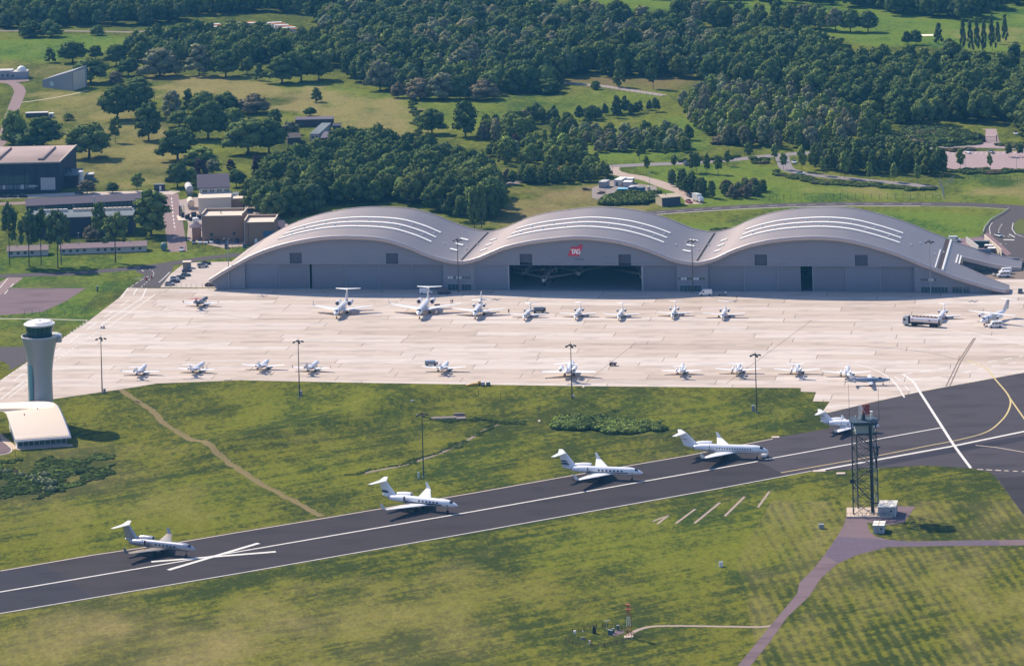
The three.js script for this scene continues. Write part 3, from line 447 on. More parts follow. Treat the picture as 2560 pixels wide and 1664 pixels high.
// ---------------------------------------------------------------- aircraft: nose along +x, wheels on y = 0
const AM = {
  white: pmat(0.80, 0.79, 0.80, 0.28, 0, { clearcoat: 0.5, clearcoatRoughness: 0.15 }), wing: pmat(0.78, 0.77, 0.76, 0.32, 0, { clearcoat: 0.3, clearcoatRoughness: 0.2 }), silver: pmat(0.36, 0.36, 0.40, 0.3, 0.55, { clearcoat: 0.4 }), gold: pmat(0.62, 0.50, 0.36, 0.33, 0.75),
  navy: mat(0.03, 0.04, 0.085, 0.35), grey: mat(0.22, 0.22, 0.26, 0.4), glass: pmat(0.018, 0.02, 0.03, 0.08, 0), dark: mat(0.02, 0.018, 0.02, 0.6), fan: mat(0.055, 0.03, 0.04, 0.5, 0.3), metal: mat(0.55, 0.55, 0.56, 0.3, 0.8), gear: mat(0.30, 0.29, 0.29, 0.5, 0.3), tyre: mat(0.02, 0.02, 0.02, 0.9), red: mat(0.42, 0.02, 0.04, 0.35), black: pmat(0.06, 0.055, 0.085, 0.25, 0.2, { clearcoat: 0.5 }), brown: mat(0.18, 0.12, 0.1, 0.5), blue: pmat(0.20, 0.27, 0.36, 0.3, 0.2), cream: pmat(0.70, 0.66, 0.58, 0.35, 0),
};
// wing-like surface: chord runs back along -x from the leading edge points a and b; thickness along n
function foil(a, ca, ta, b, cb, tb, n) {
  const S = [[0, 0], [0.05, 0.55], [0.3, 1], [0.65, 0.7], [1, 0.04], [1, -0.04], [0.65, -0.35], [0.3, -0.55], [0.05, -0.4]], pos = [], idx = [], N = S.length, K = 3;
  for (let k = 0; k <= K; k++) { const f = k / K; for (const [c, t] of S) { const cc = ca + (cb - ca) * f, tt = (ta + (tb - ta) * f) * t; pos.push(a.x + (b.x - a.x) * f - c * cc + n.x * tt, a.y + (b.y - a.y) * f + n.y * tt, a.z + (b.z - a.z) * f + n.z * tt); } }
  for (let k = 0; k < K; k++) for (let i = 0; i < N; i++) { const p = k * N + i, q = k * N + (i + 1) % N; idx.push(p, q, p + N, q, q + N, p + N); }
  for (let i = 1; i < N - 1; i++) { idx.push(0, i + 1, i); const e = K * N; idx.push(e, e + i, e + i + 1); }
  const g = buf(pos, null, idx), c = toCreasedNormals(g, 0.7);
  if (b.clone().sub(a).dot(V(n.y, -n.x, 0).cross(V(1, 0, 0)).add(V(0, 0, n.y)).normalize()) * 0 > 1) return g;
  return c;
}
const BODY = [[0, 0.03, -0.34], [0.012, 0.2, -0.32], [0.035, 0.42, -0.25], [0.065, 0.64, -0.16], [0.1, 0.83, -0.07], [0.14, 0.96, -0.01], [0.18, 1, 0], [0.4, 1, 0], [0.62, 1, 0], [0.72, 0.92, 0.06], [0.82, 0.72, 0.2], [0.91, 0.45, 0.4], [0.97, 0.24, 0.54], [1, 0.07, 0.62]];
function bodyAt(T, f, th, off = 0) {
  let i = 1; while (i < BODY.length - 1 && BODY[i][0] < f) i++;
  const [a, r0, y0] = BODY[i - 1], [b, r1, y1] = BODY[i], s = clamp01((f - a) / (b - a)), r = (r0 + (r1 - r0) * s) * T.r + off, y = (y0 + (y1 - y0) * s) * T.r;
  return V(T.noseX - f * T.L, T.h + y + r * Math.cos(th), r * Math.sin(th));
}
function bodyGeo(T, N = 20) {
  const pos = [], idx = [], F = []; for (let i = 0; i < BODY.length; i++) { F.push(BODY[i][0]); }
  for (const f of F) for (let k = 0; k <= N; k++) { const p = bodyAt(T, f, k / N * 2 * Math.PI); pos.push(p.x, p.y, p.z); }
  for (let i = 0; i < F.length - 1; i++) for (let k = 0; k < N; k++) { const a = i * (N + 1) + k, b = a + N + 1; idx.push(a, a + 1, b, a + 1, b + 1, b); }
  const g = buf(pos, null, idx), m = mergeVertices(g.deleteAttribute('normal'), 1e-4); m.computeVertexNormals(); return m;
}
// a thin panel that follows the body between two stations and two angles (angle from the top, + to starboard)
function skin(T, f0, f1, a0, a1, off = 0.02, nf = 2, na = 2) {
  const pos = [], idx = [], fn = typeof a0 === 'function' ? a0 : (f) => a0 + (f - f0) / (f1 - f0) * 0, gn = typeof a1 === 'function' ? a1 : () => a1;
  for (let i = 0; i <= nf; i++) for (let k = 0; k <= na; k++) { const f = f0 + (f1 - f0) * i / nf, p = bodyAt(T, f, fn(f) + (gn(f) - fn(f)) * k / na, off); pos.push(p.x, p.y, p.z); }
  for (let i = 0; i < nf; i++) for (let k = 0; k < na; k++) { const a = i * (na + 1) + k, b = a + na + 1; idx.push(a, a + 1, b, a + 1, b + 1, b); }
  return buf(pos, null, idx);
}
function nacelle(r, l) { const g = new THREE.LatheGeometry([[0.62, 0], [0.86, 0.02], [0.95, 0.08], [1, 0.25], [0.98, 0.55], [0.8, 0.85], [0.62, 1], [0.5, 1]].map(([a, b]) => new THREE.Vector2(a * r, -b * l)), 16); return g.rotateZ(-Math.PI / 2); }
const jetGeo = {};
/* T: size of a type; O: looks of one aircraft */
function buildJet(T, O, root) {
  T.noseX = T.noseX ?? T.L * 0.14; // origin at the nose wheel
  const G = jetGeo[T.name] = jetGeo[T.name] || {}, geo = (k, f) => G[k] = G[k] || f();
  const body = O.body || AM.white, wm = O.wing || AM.wing;
  const hull = part('fuselage', geo('body', () => bodyGeo(T)), body, root);
  part('windscreen', geo('ws', () => skin(T, 0.062, 0.098, -1.02, 1.02, 0.03, 2, 8)), AM.glass, hull);
  const nw = O.windows ?? T.windows;
  for (let k = 0; k < nw; k++) for (const s of [-1, 1]) { const f = T.win0 + k * T.winStep; part('window', geo('w' + k + s, () => skin(T, f, f + T.winW / T.L, s * 1.22, s * (1.22 + T.winH / T.r), 0.025, 1, 2)), AM.glass, hull); }
  for (const st of O.stripes || []) for (const s of [-1, 1]) part('stripe', skin(T, st[0], st[1], s * st[2], s * st[3], 0.018, 8, 2), st[4], hull);
  if (O.door !== false) { part('doorway', geo('dw', () => skin(T, 0.145, 0.145 + 0.9 / T.L, -0.95, -2.15, 0.022, 1, 3)), O.doorOpen ? AM.dark : AM.grey, hull); }
  if (O.doorOpen) { const p = bodyAt(T, 0.145 + 0.45 / T.L, -1.9, 0), y0 = p.y; const st = part('airstair', [box(0.85, 0.1, 2.3, 0, 0, 0, 0, 0, Math.atan2(y0 - 0.3, 1.7)).translate(p.x, y0 / 2 + 0.12, p.z - 0.85)], AM.metal, root); for (let k = 0; k < 4; k++) part('step', box(0.8, 0.05, 0.3, p.x, 0.4 + k * (y0 - 0.5) / 4, p.z - 1.55 + k * 0.42), AM.gear, st); }
  const wr = T.wingRoot, wx = T.noseX - T.L * T.wingF;
  for (const s of [-1, 1]) {
    const a = V(wx, T.wingY, s * T.r * 0.35), b = V(wx - T.sweep, T.wingY + T.dih, s * T.span / 2);
    const w = part('wing', geo('wing' + s, () => foil(a, wr, wr * 0.055, b, T.tip, T.tip * 0.05, V(0, 1, 0))), wm, root);
    if (T.winglet) part('winglet', geo('wl' + s, () => foil(b.clone(), T.tip * 0.95, 0.05, V(b.x - T.winglet * 0.7, b.y + T.winglet, b.z + s * T.winglet * 0.22), T.tip * 0.45, 0.03, V(0, 0, 1))), O.winglet || wm, w);
    part('main_gear', geo('mg' + s, () => join([bar(V(wx - wr * 0.62, T.wingY, s * T.track / 2), V(wx - wr * 0.62, 0.5, s * T.track / 2), 0.11, 6), new THREE.CylinderGeometry(0.42 * T.g, 0.42 * T.g, 0.3, 10).rotateX(Math.PI / 2).translate(wx - wr * 0.62, 0.42 * T.g, s * (T.track / 2 + 0.24)), new THREE.CylinderGeometry(0.42 * T.g, 0.42 * T.g, 0.3, 10).rotateX(Math.PI / 2).translate(wx - wr * 0.62, 0.42 * T.g, s * (T.track / 2 - 0.24))])), AM.tyre, root);
  }
  part('belly_fairing', geo('bf', () => { const g = new THREE.SphereGeometry(1, 14, 8); return g.scale(wr * 0.8, T.r * 0.55, T.r * 0.95).translate(wx - wr * 0.5, T.h - T.r * 0.62, 0); }), O.belly || body, root);
  part('nose_gear', geo('ng', () => join([bar(V(0.25, T.h - T.r * 0.7, 0), V(0, 0.3, 0), 0.09, 6), ...[-1, 1].map((s) => new THREE.CylinderGeometry(0.29 * T.g, 0.29 * T.g, 0.2, 10).rotateX(Math.PI / 2).translate(0, 0.29 * T.g, s * 0.19))])), AM.tyre, root);
  const fx = T.noseX - T.L * T.finF, fy = T.h + T.r * 0.55, ft = V(fx - T.finSweep, T.finH, 0);
  const fin = part('tail_fin', geo('fin', () => foil(V(fx, fy, 0), T.finRoot, 0.28, ft, T.finTip, 0.16, V(0, 0, 1))), O.fin || body, root);
  for (const [a, b, m] of O.finBands || []) part('stripe', foil(V(fx - T.finSweep * a - T.finRoot * 0.3, fy + (T.finH - fy) * a, 0), T.finRoot * (1 - a) + T.finTip * a - T.finRoot * 0.3, 0.31, V(fx - T.finSweep * b - T.finRoot * 0.4, fy + (T.finH - fy) * b, 0), T.finRoot * (1 - b) + T.finTip * b - T.finRoot * 0.4, 0.3, V(0, 0, 1)), m, fin);
  const ty = T.tee ? T.finH : fy + (T.finH - fy) * (T.tailAt ?? 0.35), tx = T.tee ? ft.x - 0.1 : fx - T.finSweep * (T.tailAt ?? 0.35) - T.finRoot * 0.25;
  for (const s of [-1, 1]) part('tailplane', geo('tp' + s, () => foil(V(tx, ty, 0), T.tailRoot, 0.14, V(tx - T.tailSweep, ty + (T.tailDih ?? -0.12), s * T.tailSpan / 2), T.tailTip, 0.07, V(0, 1, 0))), O.tail || O.fin || wm, root);
  for (const s of T.engines === 3 ? [-1, 0, 1] : [-1, 1]) {
    const ex = T.noseX - T.L * T.engF - (s ? 0 : T.engL * 0.75), ey = s ? T.h + T.r * 0.55 : T.h + T.r * 1.05, ez = s * (T.r + T.engR * 1.25);
    const e = part('engine', geo('en' + s, () => nacelle(T.engR, T.engL).translate(ex, ey, ez)), O.engine || body, root);
    part('intake', geo('in' + s, () => new THREE.CircleGeometry(T.engR * 0.84, 16).rotateY(Math.PI / 2).translate(ex - 0.03, ey, ez)), AM.fan, e);
    part('intake_lip', geo('lip' + s, () => new THREE.TorusGeometry(T.engR * 0.87, T.engR * 0.09, 6, 18).rotateY(Math.PI / 2).translate(ex - 0.02, ey, ez)), AM.metal, e);
    part('exhaust', geo('ex' + s, () => new THREE.CylinderGeometry(T.engR * 0.6, T.engR * 0.48, 0.5, 14, 1, false).rotateZ(Math.PI / 2).translate(ex - T.engL - 0.05, ey, ez)), AM.gear, e);
    if (s) part('pylon', geo('py' + s, () => box(T.engL * 0.6, 0.16, T.engR * 1.0, ex - T.engL * 0.55, ey, s * (T.r + T.engR * 0.35))), body, e);
  }
  if (O.reg) { const g = textGeo(O.reg, 0.5, 0.01); g.computeBoundingBox(); for (const s of [1]) { const f = 0.79; part('registration', g.clone().rotateY(0.14).translate(T.noseX - T.L * 0.80, T.h + T.r * 0.25, T.r * 0.8), AM.navy, hull); } }
  return root;
}
const TYPES = {
  large: { name: 'large', L: 26.2, r: 1.22, h: 2.75, span: 28.0, wingF: 0.36, wingRoot: 6.4, tip: 1.5, sweep: 7.6, wingY: 1.85, dih: 1.0, winglet: 1.9, track: 4.4, g: 1.1, finF: 0.80, finRoot: 5.0, finTip: 2.7, finSweep: 3.6, finH: 7.7, tee: true, tailRoot: 2.6, tailTip: 1.3, tailSweep: 2.4, tailSpan: 10.4, engF: 0.66, engR: 0.95, engL: 5.0, windows: 7, win0: 0.24, winStep: 0.047, winW: 0.66, winH: 0.48 },
  medium: { name: 'medium', L: 24.2, r: 1.2, h: 2.7, span: 23.7, wingF: 0.37, wingRoot: 6.2, tip: 1.7, sweep: 6.4, wingY: 1.8, dih: 0.8, winglet: 1.7, track: 4.2, g: 1.05, finF: 0.79, finRoot: 4.8, finTip: 2.7, finSweep: 3.3, finH: 7.5, tee: true, tailRoot: 2.6, tailTip: 1.2, tailSweep: 2.4, tailSpan: 9.8, engF: 0.66, engR: 0.95, engL: 4.8, windows: 6, win0: 0.26, winStep: 0.052, winW: 0.66, winH: 0.48 },
  wide: { name: 'wide', L: 27.6, r: 1.36, h: 2.95, span: 28.4, wingF: 0.37, wingRoot: 6.6, tip: 1.5, sweep: 7.6, wingY: 1.95, dih: 1.1, winglet: 1.7, track: 4.5, g: 1.1, finF: 0.81, finRoot: 5.2, finTip: 2.8, finSweep: 4.0, finH: 7.6, tee: true, tailRoot: 2.7, tailTip: 1.3, tailSweep: 2.6, tailSpan: 9.7, engF: 0.68, engR: 0.98, engL: 4.9, windows: 14, win0: 0.2, winStep: 0.03, winW: 0.38, winH: 0.5 },
  chal: { name: 'chal', L: 19.4, r: 1.34, h: 2.5, span: 19.6, wingF: 0.40, wingRoot: 4.8, tip: 1.3, sweep: 4.6, wingY: 1.5, dih: 0.5, winglet: 1.2, track: 3.2, g: 1, finF: 0.76, finRoot: 4.2, finTip: 2.2, finSweep: 2.9, finH: 6.3, tee: true, tailRoot: 2.2, tailTip: 1.1, tailSweep: 1.9, tailSpan: 8.5, engF: 0.63, engR: 0.85, engL: 4.0, windows: 5, win0: 0.27, winStep: 0.06, winW: 0.45, winH: 0.5 },
  tri: { name: 'tri', L: 19.8, r: 1.2, h: 2.6, span: 21.0, wingF: 0.38, wingRoot: 5.2, tip: 1.3, sweep: 4.6, wingY: 1.8, dih: 0.5, winglet: 0, track: 4.2, g: 1, finF: 0.74, finRoot: 5.0, finTip: 1.8, finSweep: 3.6, finH: 7.4, tee: false, tailAt: 0.3, tailRoot: 2.5, tailTip: 1.2, tailSweep: 1.8, tailSpan: 7.7, tailDih: -0.3, engines: 3, engF: 0.62, engR: 0.62, engL: 3.2, windows: 6, win0: 0.27, winStep: 0.048, winW: 0.4, winH: 0.48 },
  light: { name: 'light', L: 16.6, r: 0.86, h: 1.75, span: 14.6, wingF: 0.44, wingRoot: 3.4, tip: 1.1, sweep: 1.7, wingY: 1.05, dih: 0.35, winglet: 0, track: 2.8, g: 0.7, finF: 0.80, finRoot: 3.0, finTip: 1.7, finSweep: 1.9, finH: 4.4, tee: true, tailRoot: 1.5, tailTip: 0.8, tailSweep: 1.3, tailSpan: 5.1, engF: 0.66, engR: 0.52, engL: 2.7, windows: 6, win0: 0.26, winStep: 0.055, winW: 0.4, winH: 0.34 },
  straight: { name: 'straight', L: 15.6, r: 0.9, h: 1.75, span: 16.6, wingF: 0.42, wingRoot: 2.8, tip: 1.2, sweep: 0.7, wingY: 1.05, dih: 0.75, winglet: 0, track: 4.2, g: 0.7, finF: 0.76, finRoot: 3.2, finTip: 1.6, finSweep: 2.0, finH: 4.6, tee: false, tailAt: 0.22, tailRoot: 1.8, tailTip: 1.0, tailSweep: 0.8, tailSpan: 6.3, tailDih: 0.4, engF: 0.62, engR: 0.55, engL: 2.9, windows: 6, win0: 0.25, winStep: 0.055, winW: 0.42, winH: 0.34 },
};
const TL = { ...TYPES.light, name: 'lightw', winglet: 0.9 }, TS = { ...TYPES.straight, name: 'straight_tee', tee: true, finH: 4.9 };
const HN = Math.atan2(-Math.cos(HPHI), -Math.sin(HPHI));     // turn that points a nose out of the hangar
function jet(T, label, pos, turn, O = {}, group, offset = 0) {
  const p = pos.clone(); if (offset) p.add(V(Math.cos(turn) * offset, 0, -Math.sin(turn) * offset)); p.y = O.y ?? 0.04;
  const o = buildJet({ ...T }, O, thing('jet_aircraft', label, 'jet', p, turn, group)), k = T.L > 17.5 ? 1.06 : 1.02; o.scale.set(k, k, k); return o;
}
const face = (dx, dz) => Math.atan2(-dz, dx), WH = AM.white;
const dk = (a, b, lo, hi, m = AM.navy) => [a, b, lo, hi, m];
// the row in front of the hangar doors, noses out
jet(TYPES.medium, 'white twin jet with open airstair, in front of the left bay', at(841.4, 796.4), HN, { doorOpen: true, stripes: [dk(0.2, 0.9, 1.75, 1.82, AM.grey)] });
jet(TYPES.wide, 'largest white twin jet by the hangar with two people behind its wing', at(1048.6, 797), HN + 0.03, { doorOpen: true, windows: 8, stripes: [dk(0.16, 0.92, 1.85, 2.0, AM.navy)] });
jet(TYPES.tri, 'white three-engined jet with dark stripe and tail without high tailplane', at(1188, 798), HN + 0.02, { doorOpen: true, stripes: [dk(0.16, 0.85, 1.75, 1.95, AM.navy), dk(0.2, 0.8, 1.12, 1.18, AM.grey)] });
jet(TYPES.light, 'small white jet with a fuel bowser behind its wing', at(1311.5, 801.5), HN - 0.02, { fin: AM.white, finBands: [[0.62, 0.95, AM.navy]], stripes: [dk(0.12, 0.85, 1.75, 1.95, AM.navy)] });
jet(TYPES.light, 'small white jet in front of the left half of the open hangar door', at(1439.7, 800), HN, { stripes: [dk(0.12, 0.85, 1.75, 1.9, AM.navy)] });
jet(TYPES.light, 'small white jet in front of the right half of the open hangar door', at(1547.5, 801.7), HN + 0.02, { stripes: [dk(0.12, 0.85, 1.75, 1.9, AM.navy)] });
jet(TYPES.light, 'small white jet parked in front of the lamp mast right of the open door', at(1681.4, 797.7), HN + 0.03, { doorOpen: true, stripes: [dk(0.14, 0.85, 1.8, 1.9, AM.grey)] });
jet(TS, 'white jet with broad tailplane, rightmost of the row of small jets by the hangar', at(1806.8, 800.5), HN, { stripes: [dk(0.12, 0.85, 1.7, 1.95, AM.grey)] });
jet(TYPES.light, 'white jet half hidden behind the long fuel tanker', at(2351, 805), HN - 0.08, { stripes: [dk(0.12, 0.85, 1.75, 1.95, AM.red)], wing: AM.wing });
// the same distance out, alone at the left end
jet(TL, 'dark jet with red tailplane and white wings alone at the left end of the apron', at(503, 764), HN + Math.PI - 0.05, { body: AM.black, fin: AM.black, tail: AM.red, wing: AM.white, winglet: AM.dark, engine: AM.black, stripes: [dk(0.2, 0.8, 1.35, 1.5, AM.silver)] }, null, 6.5);
// the row along the grass, tails to the grass
const AW = HN + Math.PI, near = 'jets lined up along the grass';
jet(TL, 'white jet at the left end of the row along the grass', at(351.7, 936), AW + 0.03, { stripes: [dk(0.2, 0.95, 1.6, 1.8, AM.grey)], engine: AM.silver }, near, 6.6);
jet(TYPES.light, 'white jet with dark wedge under the nose, second from the left along the grass', at(491.8, 930), AW - 0.1, { stripes: [dk(0.3, 0.9, 1.3, 1.4, AM.grey)] }, near, 6.6);
jet(TYPES.straight, 'white straight-winged jet left of the tall lamp mast, third along the grass', at(658.9, 922), AW - 0.02, { stripes: [dk(0.2, 0.92, 1.4, 1.55, AM.grey)], engine: AM.silver }, near, 5.2);
jet(TL, 'white jet with red marking just right of the second lamp mast', at(780, 927), AW - 0.06, { stripes: [dk(0.5, 0.62, 1.3, 1.7, AM.red)], engine: AM.silver, winglet: AM.red, fin: AM.silver }, near, 6.6);
jet(TYPES.straight, 'white straight-winged jet with a grey tug beside it', at(1111, 927), AW, { engine: AM.silver }, near, 5.2);
jet(TYPES.chal, 'stout white jet with round engine exhausts behind the middle lamp mast', at(1424.7, 937), AW + 0.04, { }, near, 6.6);
jet(TYPES.light, 'white jet between the buggy and the right lamp mast, seventh along the grass', at(1704.4, 934), AW + 0.06, {}, near, 6.6);
jet(TS, 'white jet with long straight wings just left of the right lamp mast', at(1846, 932), AW + 0.03, { stripes: [dk(0.25, 0.9, 1.5, 1.6, AM.grey)] }, near, 5.2);
jet(TS, 'white jet right of the right lamp mast', at(1993.5, 933), AW + 0.03, {}, near, 5.2);
jet({ ...TYPES.straight, name: 'straight_big', span: 17.6, L: 16.5, r: 1.0 }, 'white jet behind the blue-grey propeller aircraft', at(2118, 939), AW + 0.02, {}, near, 5.2);
// on the taxiway
jet(TYPES.medium, 'silver-grey jet with orange-tinted wings at the painted cross on the taxiway', at(464.5, 1391), face(0.9, 0.44), { body: AM.silver, fin: AM.silver, wing: AM.gold, tail: AM.cream, winglet: AM.silver, door: false });
jet(TYPES.large, 'white jet with one dark blue band on its fin, second on the taxiway', at(1118.9, 1281), face(0.89, 0.456), { windows: 6, finBands: [[0.2, 0.36, AM.navy]], stripes: [dk(0.03, 0.78, 1.74, 2.1, AM.navy)], reg: 'N60983', door: false });
jet(TYPES.large, 'white jet with three dark slanting bands at the foot of its fin', at(1580.3, 1200), face(0.966, 0.259), { finBands: [[-0.1, 0.1, AM.navy], [0.17, 0.31, AM.navy], [0.37, 0.48, AM.navy]], stripes: [dk(0.12, 0.72, 1.76, 1.98, AM.navy)], reg: 'CS-DKE', door: false });
jet(TYPES.wide, 'long white jet with a row of many windows and a tow tug at its nose', at(1893, 1146.4), face(0.973, 0.23), { finBands: [[0.48, 0.52, AM.grey]], stripes: [dk(0.1, 0.75, 1.8, 1.88, AM.grey)], doorOpen: false, door: false });
jet(TYPES.chal, 'white jet on the taxiway partly hidden by the lattice radar tower', at(2178.8, 1080), face(0.97, 0.2), { finBands: [[0.55, 0.62, AM.grey]], stripes: [dk(0.12, 0.9, 1.75, 1.85, AM.navy)], reg: 'N5500S', door: false });
// inside the hangar, seen through the open doors
jet(TYPES.large, 'white jet with airstair inside the open middle bay, nearest the door', at(1361, 715), HN + 0.03, { y: 0.12, doorOpen: true });
jet(TYPES.wide, 'white jet deep inside the middle bay, right of the nearest one', at(1447, 699), HN + 0.12, { y: 0.12 });
jet(TYPES.medium, 'white jet inside the middle bay cut off by the right door edge', at(1606, 706), HN + 0.05, { y: 0.12 });
jet(TYPES.medium, 'white jet at the back left of the open middle bay', at(1312, 697), HN - 0.1, { y: 0.12 });
jet(TYPES.large, 'white jet nose in the narrow door gap of the right bay', at(2029, 698), HN + 0.05, { y: 0.12 });
// single-engined turboprop
{
  const T = { name: 'prop', L: 13.2, r: 0.85, h: 1.85, noseX: 1.5 }, r = thing('propeller_aircraft', 'blue-grey single-propeller aircraft parked at the end of the row along the grass', 'aircraft', at(2208.6, 962).setY(0.04), face(1, 0.06));
  const hull = part('fuselage', bodyGeo(T), AM.blue, r);
  part('windscreen', skin(T, 0.16, 0.23, -1.0, 1.0, 0.16, 2, 6), AM.glass, hull);
  part('nose_cowl', new THREE.LatheGeometry([[0.05, 0], [0.28, 0.1], [0.45, 0.7], [0.62, 1.8], [0.72, 2.8]].map(([a, b]) => new THREE.Vector2(a, -b)), 16).rotateZ(-Math.PI / 2).translate(2.4, 1.85, 0), AM.blue, hull);
  for (let k = 0; k < 5; k++) for (const s of [-1, 1]) part('window', skin(T, 0.28 + k * 0.055, 0.28 + k * 0.055 + 0.032, s * 1.15, s * 1.6, 0.02, 1, 2), AM.glass, hull);
  for (const s of [-1, 1]) { part('wing', foil(V(-3.6, 1.25, s * 0.3), 2.2, 0.14, V(-4.1, 2.0, s * 8.1), 1.2, 0.08, V(0, 1, 0)), AM.white, r); part('main_gear', [bar(V(-4.8, 1.3, s * 2.2), V(-4.8, 0.4, s * 2.2), 0.08), new THREE.CylinderGeometry(0.35, 0.35, 0.25, 10).rotateX(Math.PI / 2).translate(-4.8, 0.35, s * 2.3)], AM.tyre, r); part('tailplane', foil(V(-11.9, 4.1, 0), 1.3, 0.08, V(-12.2, 4.1, s * 2.6), 0.8, 0.05, V(0, 1, 0)), AM.white, r); }
  part('tail_fin', foil(V(-9.4, 2.3, 0), 2.6, 0.14, V(-11.6, 4.2, 0), 1.5, 0.1, V(0, 0, 1)), AM.white, r);
  part('nose_gear', [bar(V(0.1, 1.3, 0), V(0, 0.3, 0), 0.07), new THREE.CylinderGeometry(0.27, 0.27, 0.2, 10).rotateX(Math.PI / 2).translate(0, 0.27, 0)], AM.tyre, r);
  const pr = part('propeller', new THREE.ConeGeometry(0.24, 0.6, 12).rotateZ(-Math.PI / 2).translate(2.6, 1.85, 0), AM.metal, r);
  for (let k = 0; k < 4; k++) part('blade', box(0.08, 1.25, 0.22, 0, 0.7, 0).rotateX(k * Math.PI / 2 + 0.1).translate(2.45, 1.85, 0), AM.dark, pr);
}
// high-winged jet airliner at the right edge
{
  const T = { name: 'regional', L: 20.2, r: 1.25, h: 2.3, noseX: 2.6 }, r = thing('jet_airliner', 'white high-winged jet with striped fin at the right edge of the apron', 'jet', at(2461.6, 813.5).setY(0.04), face(-0.6, 0.8));
  const hull = part('fuselage', bodyGeo(T), AM.white, r);
  part('windscreen', skin(T, 0.07, 0.105, -1.0, 1.0, 0.03, 2, 8), AM.glass, hull);
  for (let k = 0; k < 9; k++) for (const s of [-1, 1]) part('window', skin(T, 0.25 + k * 0.045, 0.25 + k * 0.045 + 0.02, s * 1.25, s * 1.6, 0.02, 1, 2), AM.glass, hull);
  part('doorway', skin(T, 0.19, 0.23, -0.9, -2.2, 0.02, 1, 3), AM.dark, hull); part('stripe', skin(T, 0.25, 0.7, -1.75, -1.82, 0.02, 6, 1), AM.grey, hull);
  for (const s of [-1, 1]) {
    part('wing', foil(V(-5.2, 3.75, s * 0.2), 2.5, 0.2, V(-5.9, 3.75, s * 10.5), 1.2, 0.1, V(0, 1, 0)), AM.wing, r);
    const e = part('engine', nacelle(0.72, 3.6).translate(-3.6, 2.75, s * 4.1), AM.white, r); part('intake', new THREE.CircleGeometry(0.6, 16).rotateY(Math.PI / 2).translate(-3.64, 2.75, s * 4.1), AM.fan, e); part('pylon', box(2, 0.6, 0.25, -5.4, 3.4, s * 4.1), AM.white, e);
    part('tailplane', foil(V(-18.7, 7.0, 0), 1.7, 0.12, V(-19.4, 7.0, s * 3.4), 1.0, 0.07, V(0, 1, 0)), AM.wing, r);
    part('main_gear', [rbox(3.6, 1.0, 0.8, 0.3, -6.4, 1.0, s * 1.35), new THREE.CylinderGeometry(0.42, 0.42, 0.35, 10).rotateX(Math.PI / 2).translate(-6.6, 0.42, s * 1.6)], AM.cream, r);
  }
  const fin = part('tail_fin', foil(V(-14.2, 3.1, 0), 5.6, 0.25, V(-18.4, 7.1, 0), 2.2, 0.16, V(0, 0, 1)), AM.white, r);
  for (let k = 0; k < 4; k++) part('stripe', foil(V(-15.6 - k * 0.95, 3.4, 0), 0.4, 0.3, V(-18.7 - k * 0.42, 6.8, 0), 0.2, 0.3, V(0, 0, 1)), AM.brown, fin);
  part('nose_gear', [bar(V(0.2, 1.3, 0), V(0, 0.3, 0), 0.1), new THREE.CylinderGeometry(0.32, 0.32, 0.4, 10).rotateX(Math.PI / 2).translate(0, 0.32, 0)], AM.tyre, r);
}
// ---------------------------------------------------------------- lamp masts, control tower, radar tower, weather station
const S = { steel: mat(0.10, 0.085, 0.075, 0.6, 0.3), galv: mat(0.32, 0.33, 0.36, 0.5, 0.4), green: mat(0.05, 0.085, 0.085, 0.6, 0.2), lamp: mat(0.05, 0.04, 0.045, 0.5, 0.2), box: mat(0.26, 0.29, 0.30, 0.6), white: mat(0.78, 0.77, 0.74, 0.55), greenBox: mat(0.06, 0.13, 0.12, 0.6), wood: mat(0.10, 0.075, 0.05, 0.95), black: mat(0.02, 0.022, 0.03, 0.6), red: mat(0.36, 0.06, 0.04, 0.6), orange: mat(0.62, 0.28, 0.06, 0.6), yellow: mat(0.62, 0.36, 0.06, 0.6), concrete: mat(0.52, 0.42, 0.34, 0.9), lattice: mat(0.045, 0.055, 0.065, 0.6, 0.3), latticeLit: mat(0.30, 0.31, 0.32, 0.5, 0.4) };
function mast(label, p, h, m, group) {
  const t = thing('lamp_mast', label, 'lamp mast', p, 0.3, group);
  part('pole', cyl(0.24, 0.12, h, 0, 0, 0, 10), m, t); part('base', cyl(0.4, 0.4, 0.5, 0, 0, 0, 10), S.galv, t);
  const hd = part('lamp_head', [cyl(0.5, 0.5, 0.5, 0, h, 0, 10), box(3.0, 0.12, 0.12, 0, h + 0.15, 0), box(0.12, 0.12, 3.0, 0, h + 0.15, 0), cyl(0.12, 0.05, 0.9, 0, h + 0.5, 0, 6)], S.lamp, t);
  for (let k = 0; k < 4; k++) { const a = k * Math.PI / 2; part('floodlight', box(0.95, 0.5, 0.7, Math.cos(a) * 1.6, h - 0.05, Math.sin(a) * 1.6, -a, -0.35), S.lamp, hd); }
  return t;
}
mast('dark lamp mast at the grass corner beside the control tower', at(254.7, 983.4), 20.3, S.steel); mast('dark lamp mast on the grass in front of the fourth jet of the near row', at(748.5, 994), 20.6, S.steel);
mast('dark lamp mast on the grass in front of the stout white jet', at(1430.5, 1005), 20.4, S.steel); mast('dark lamp mast on the grass near the notched corner of the apron', at(1892.5, 1031), 20.4, S.steel);
mast('green lamp mast on the grass next to the taxiway, behind the second taxiing jet', at(1058.8, 1193.7), 21.0, S.green);
mast('slim grey lamp mast at the low left end of the hangar', at(572, 723.3), 21.5, S.galv); mast('slim grey lamp mast at the roof valley left of the open door', at(1146.5, 731), 21.9, S.steel);
mast('slim grey lamp mast at the roof valley right of the open door', at(1733.4, 734.6), 21.9, S.steel); mast('slim grey lamp mast in front of the sloping right end of the hangar', at(2327.8, 736), 21.5, S.galv);
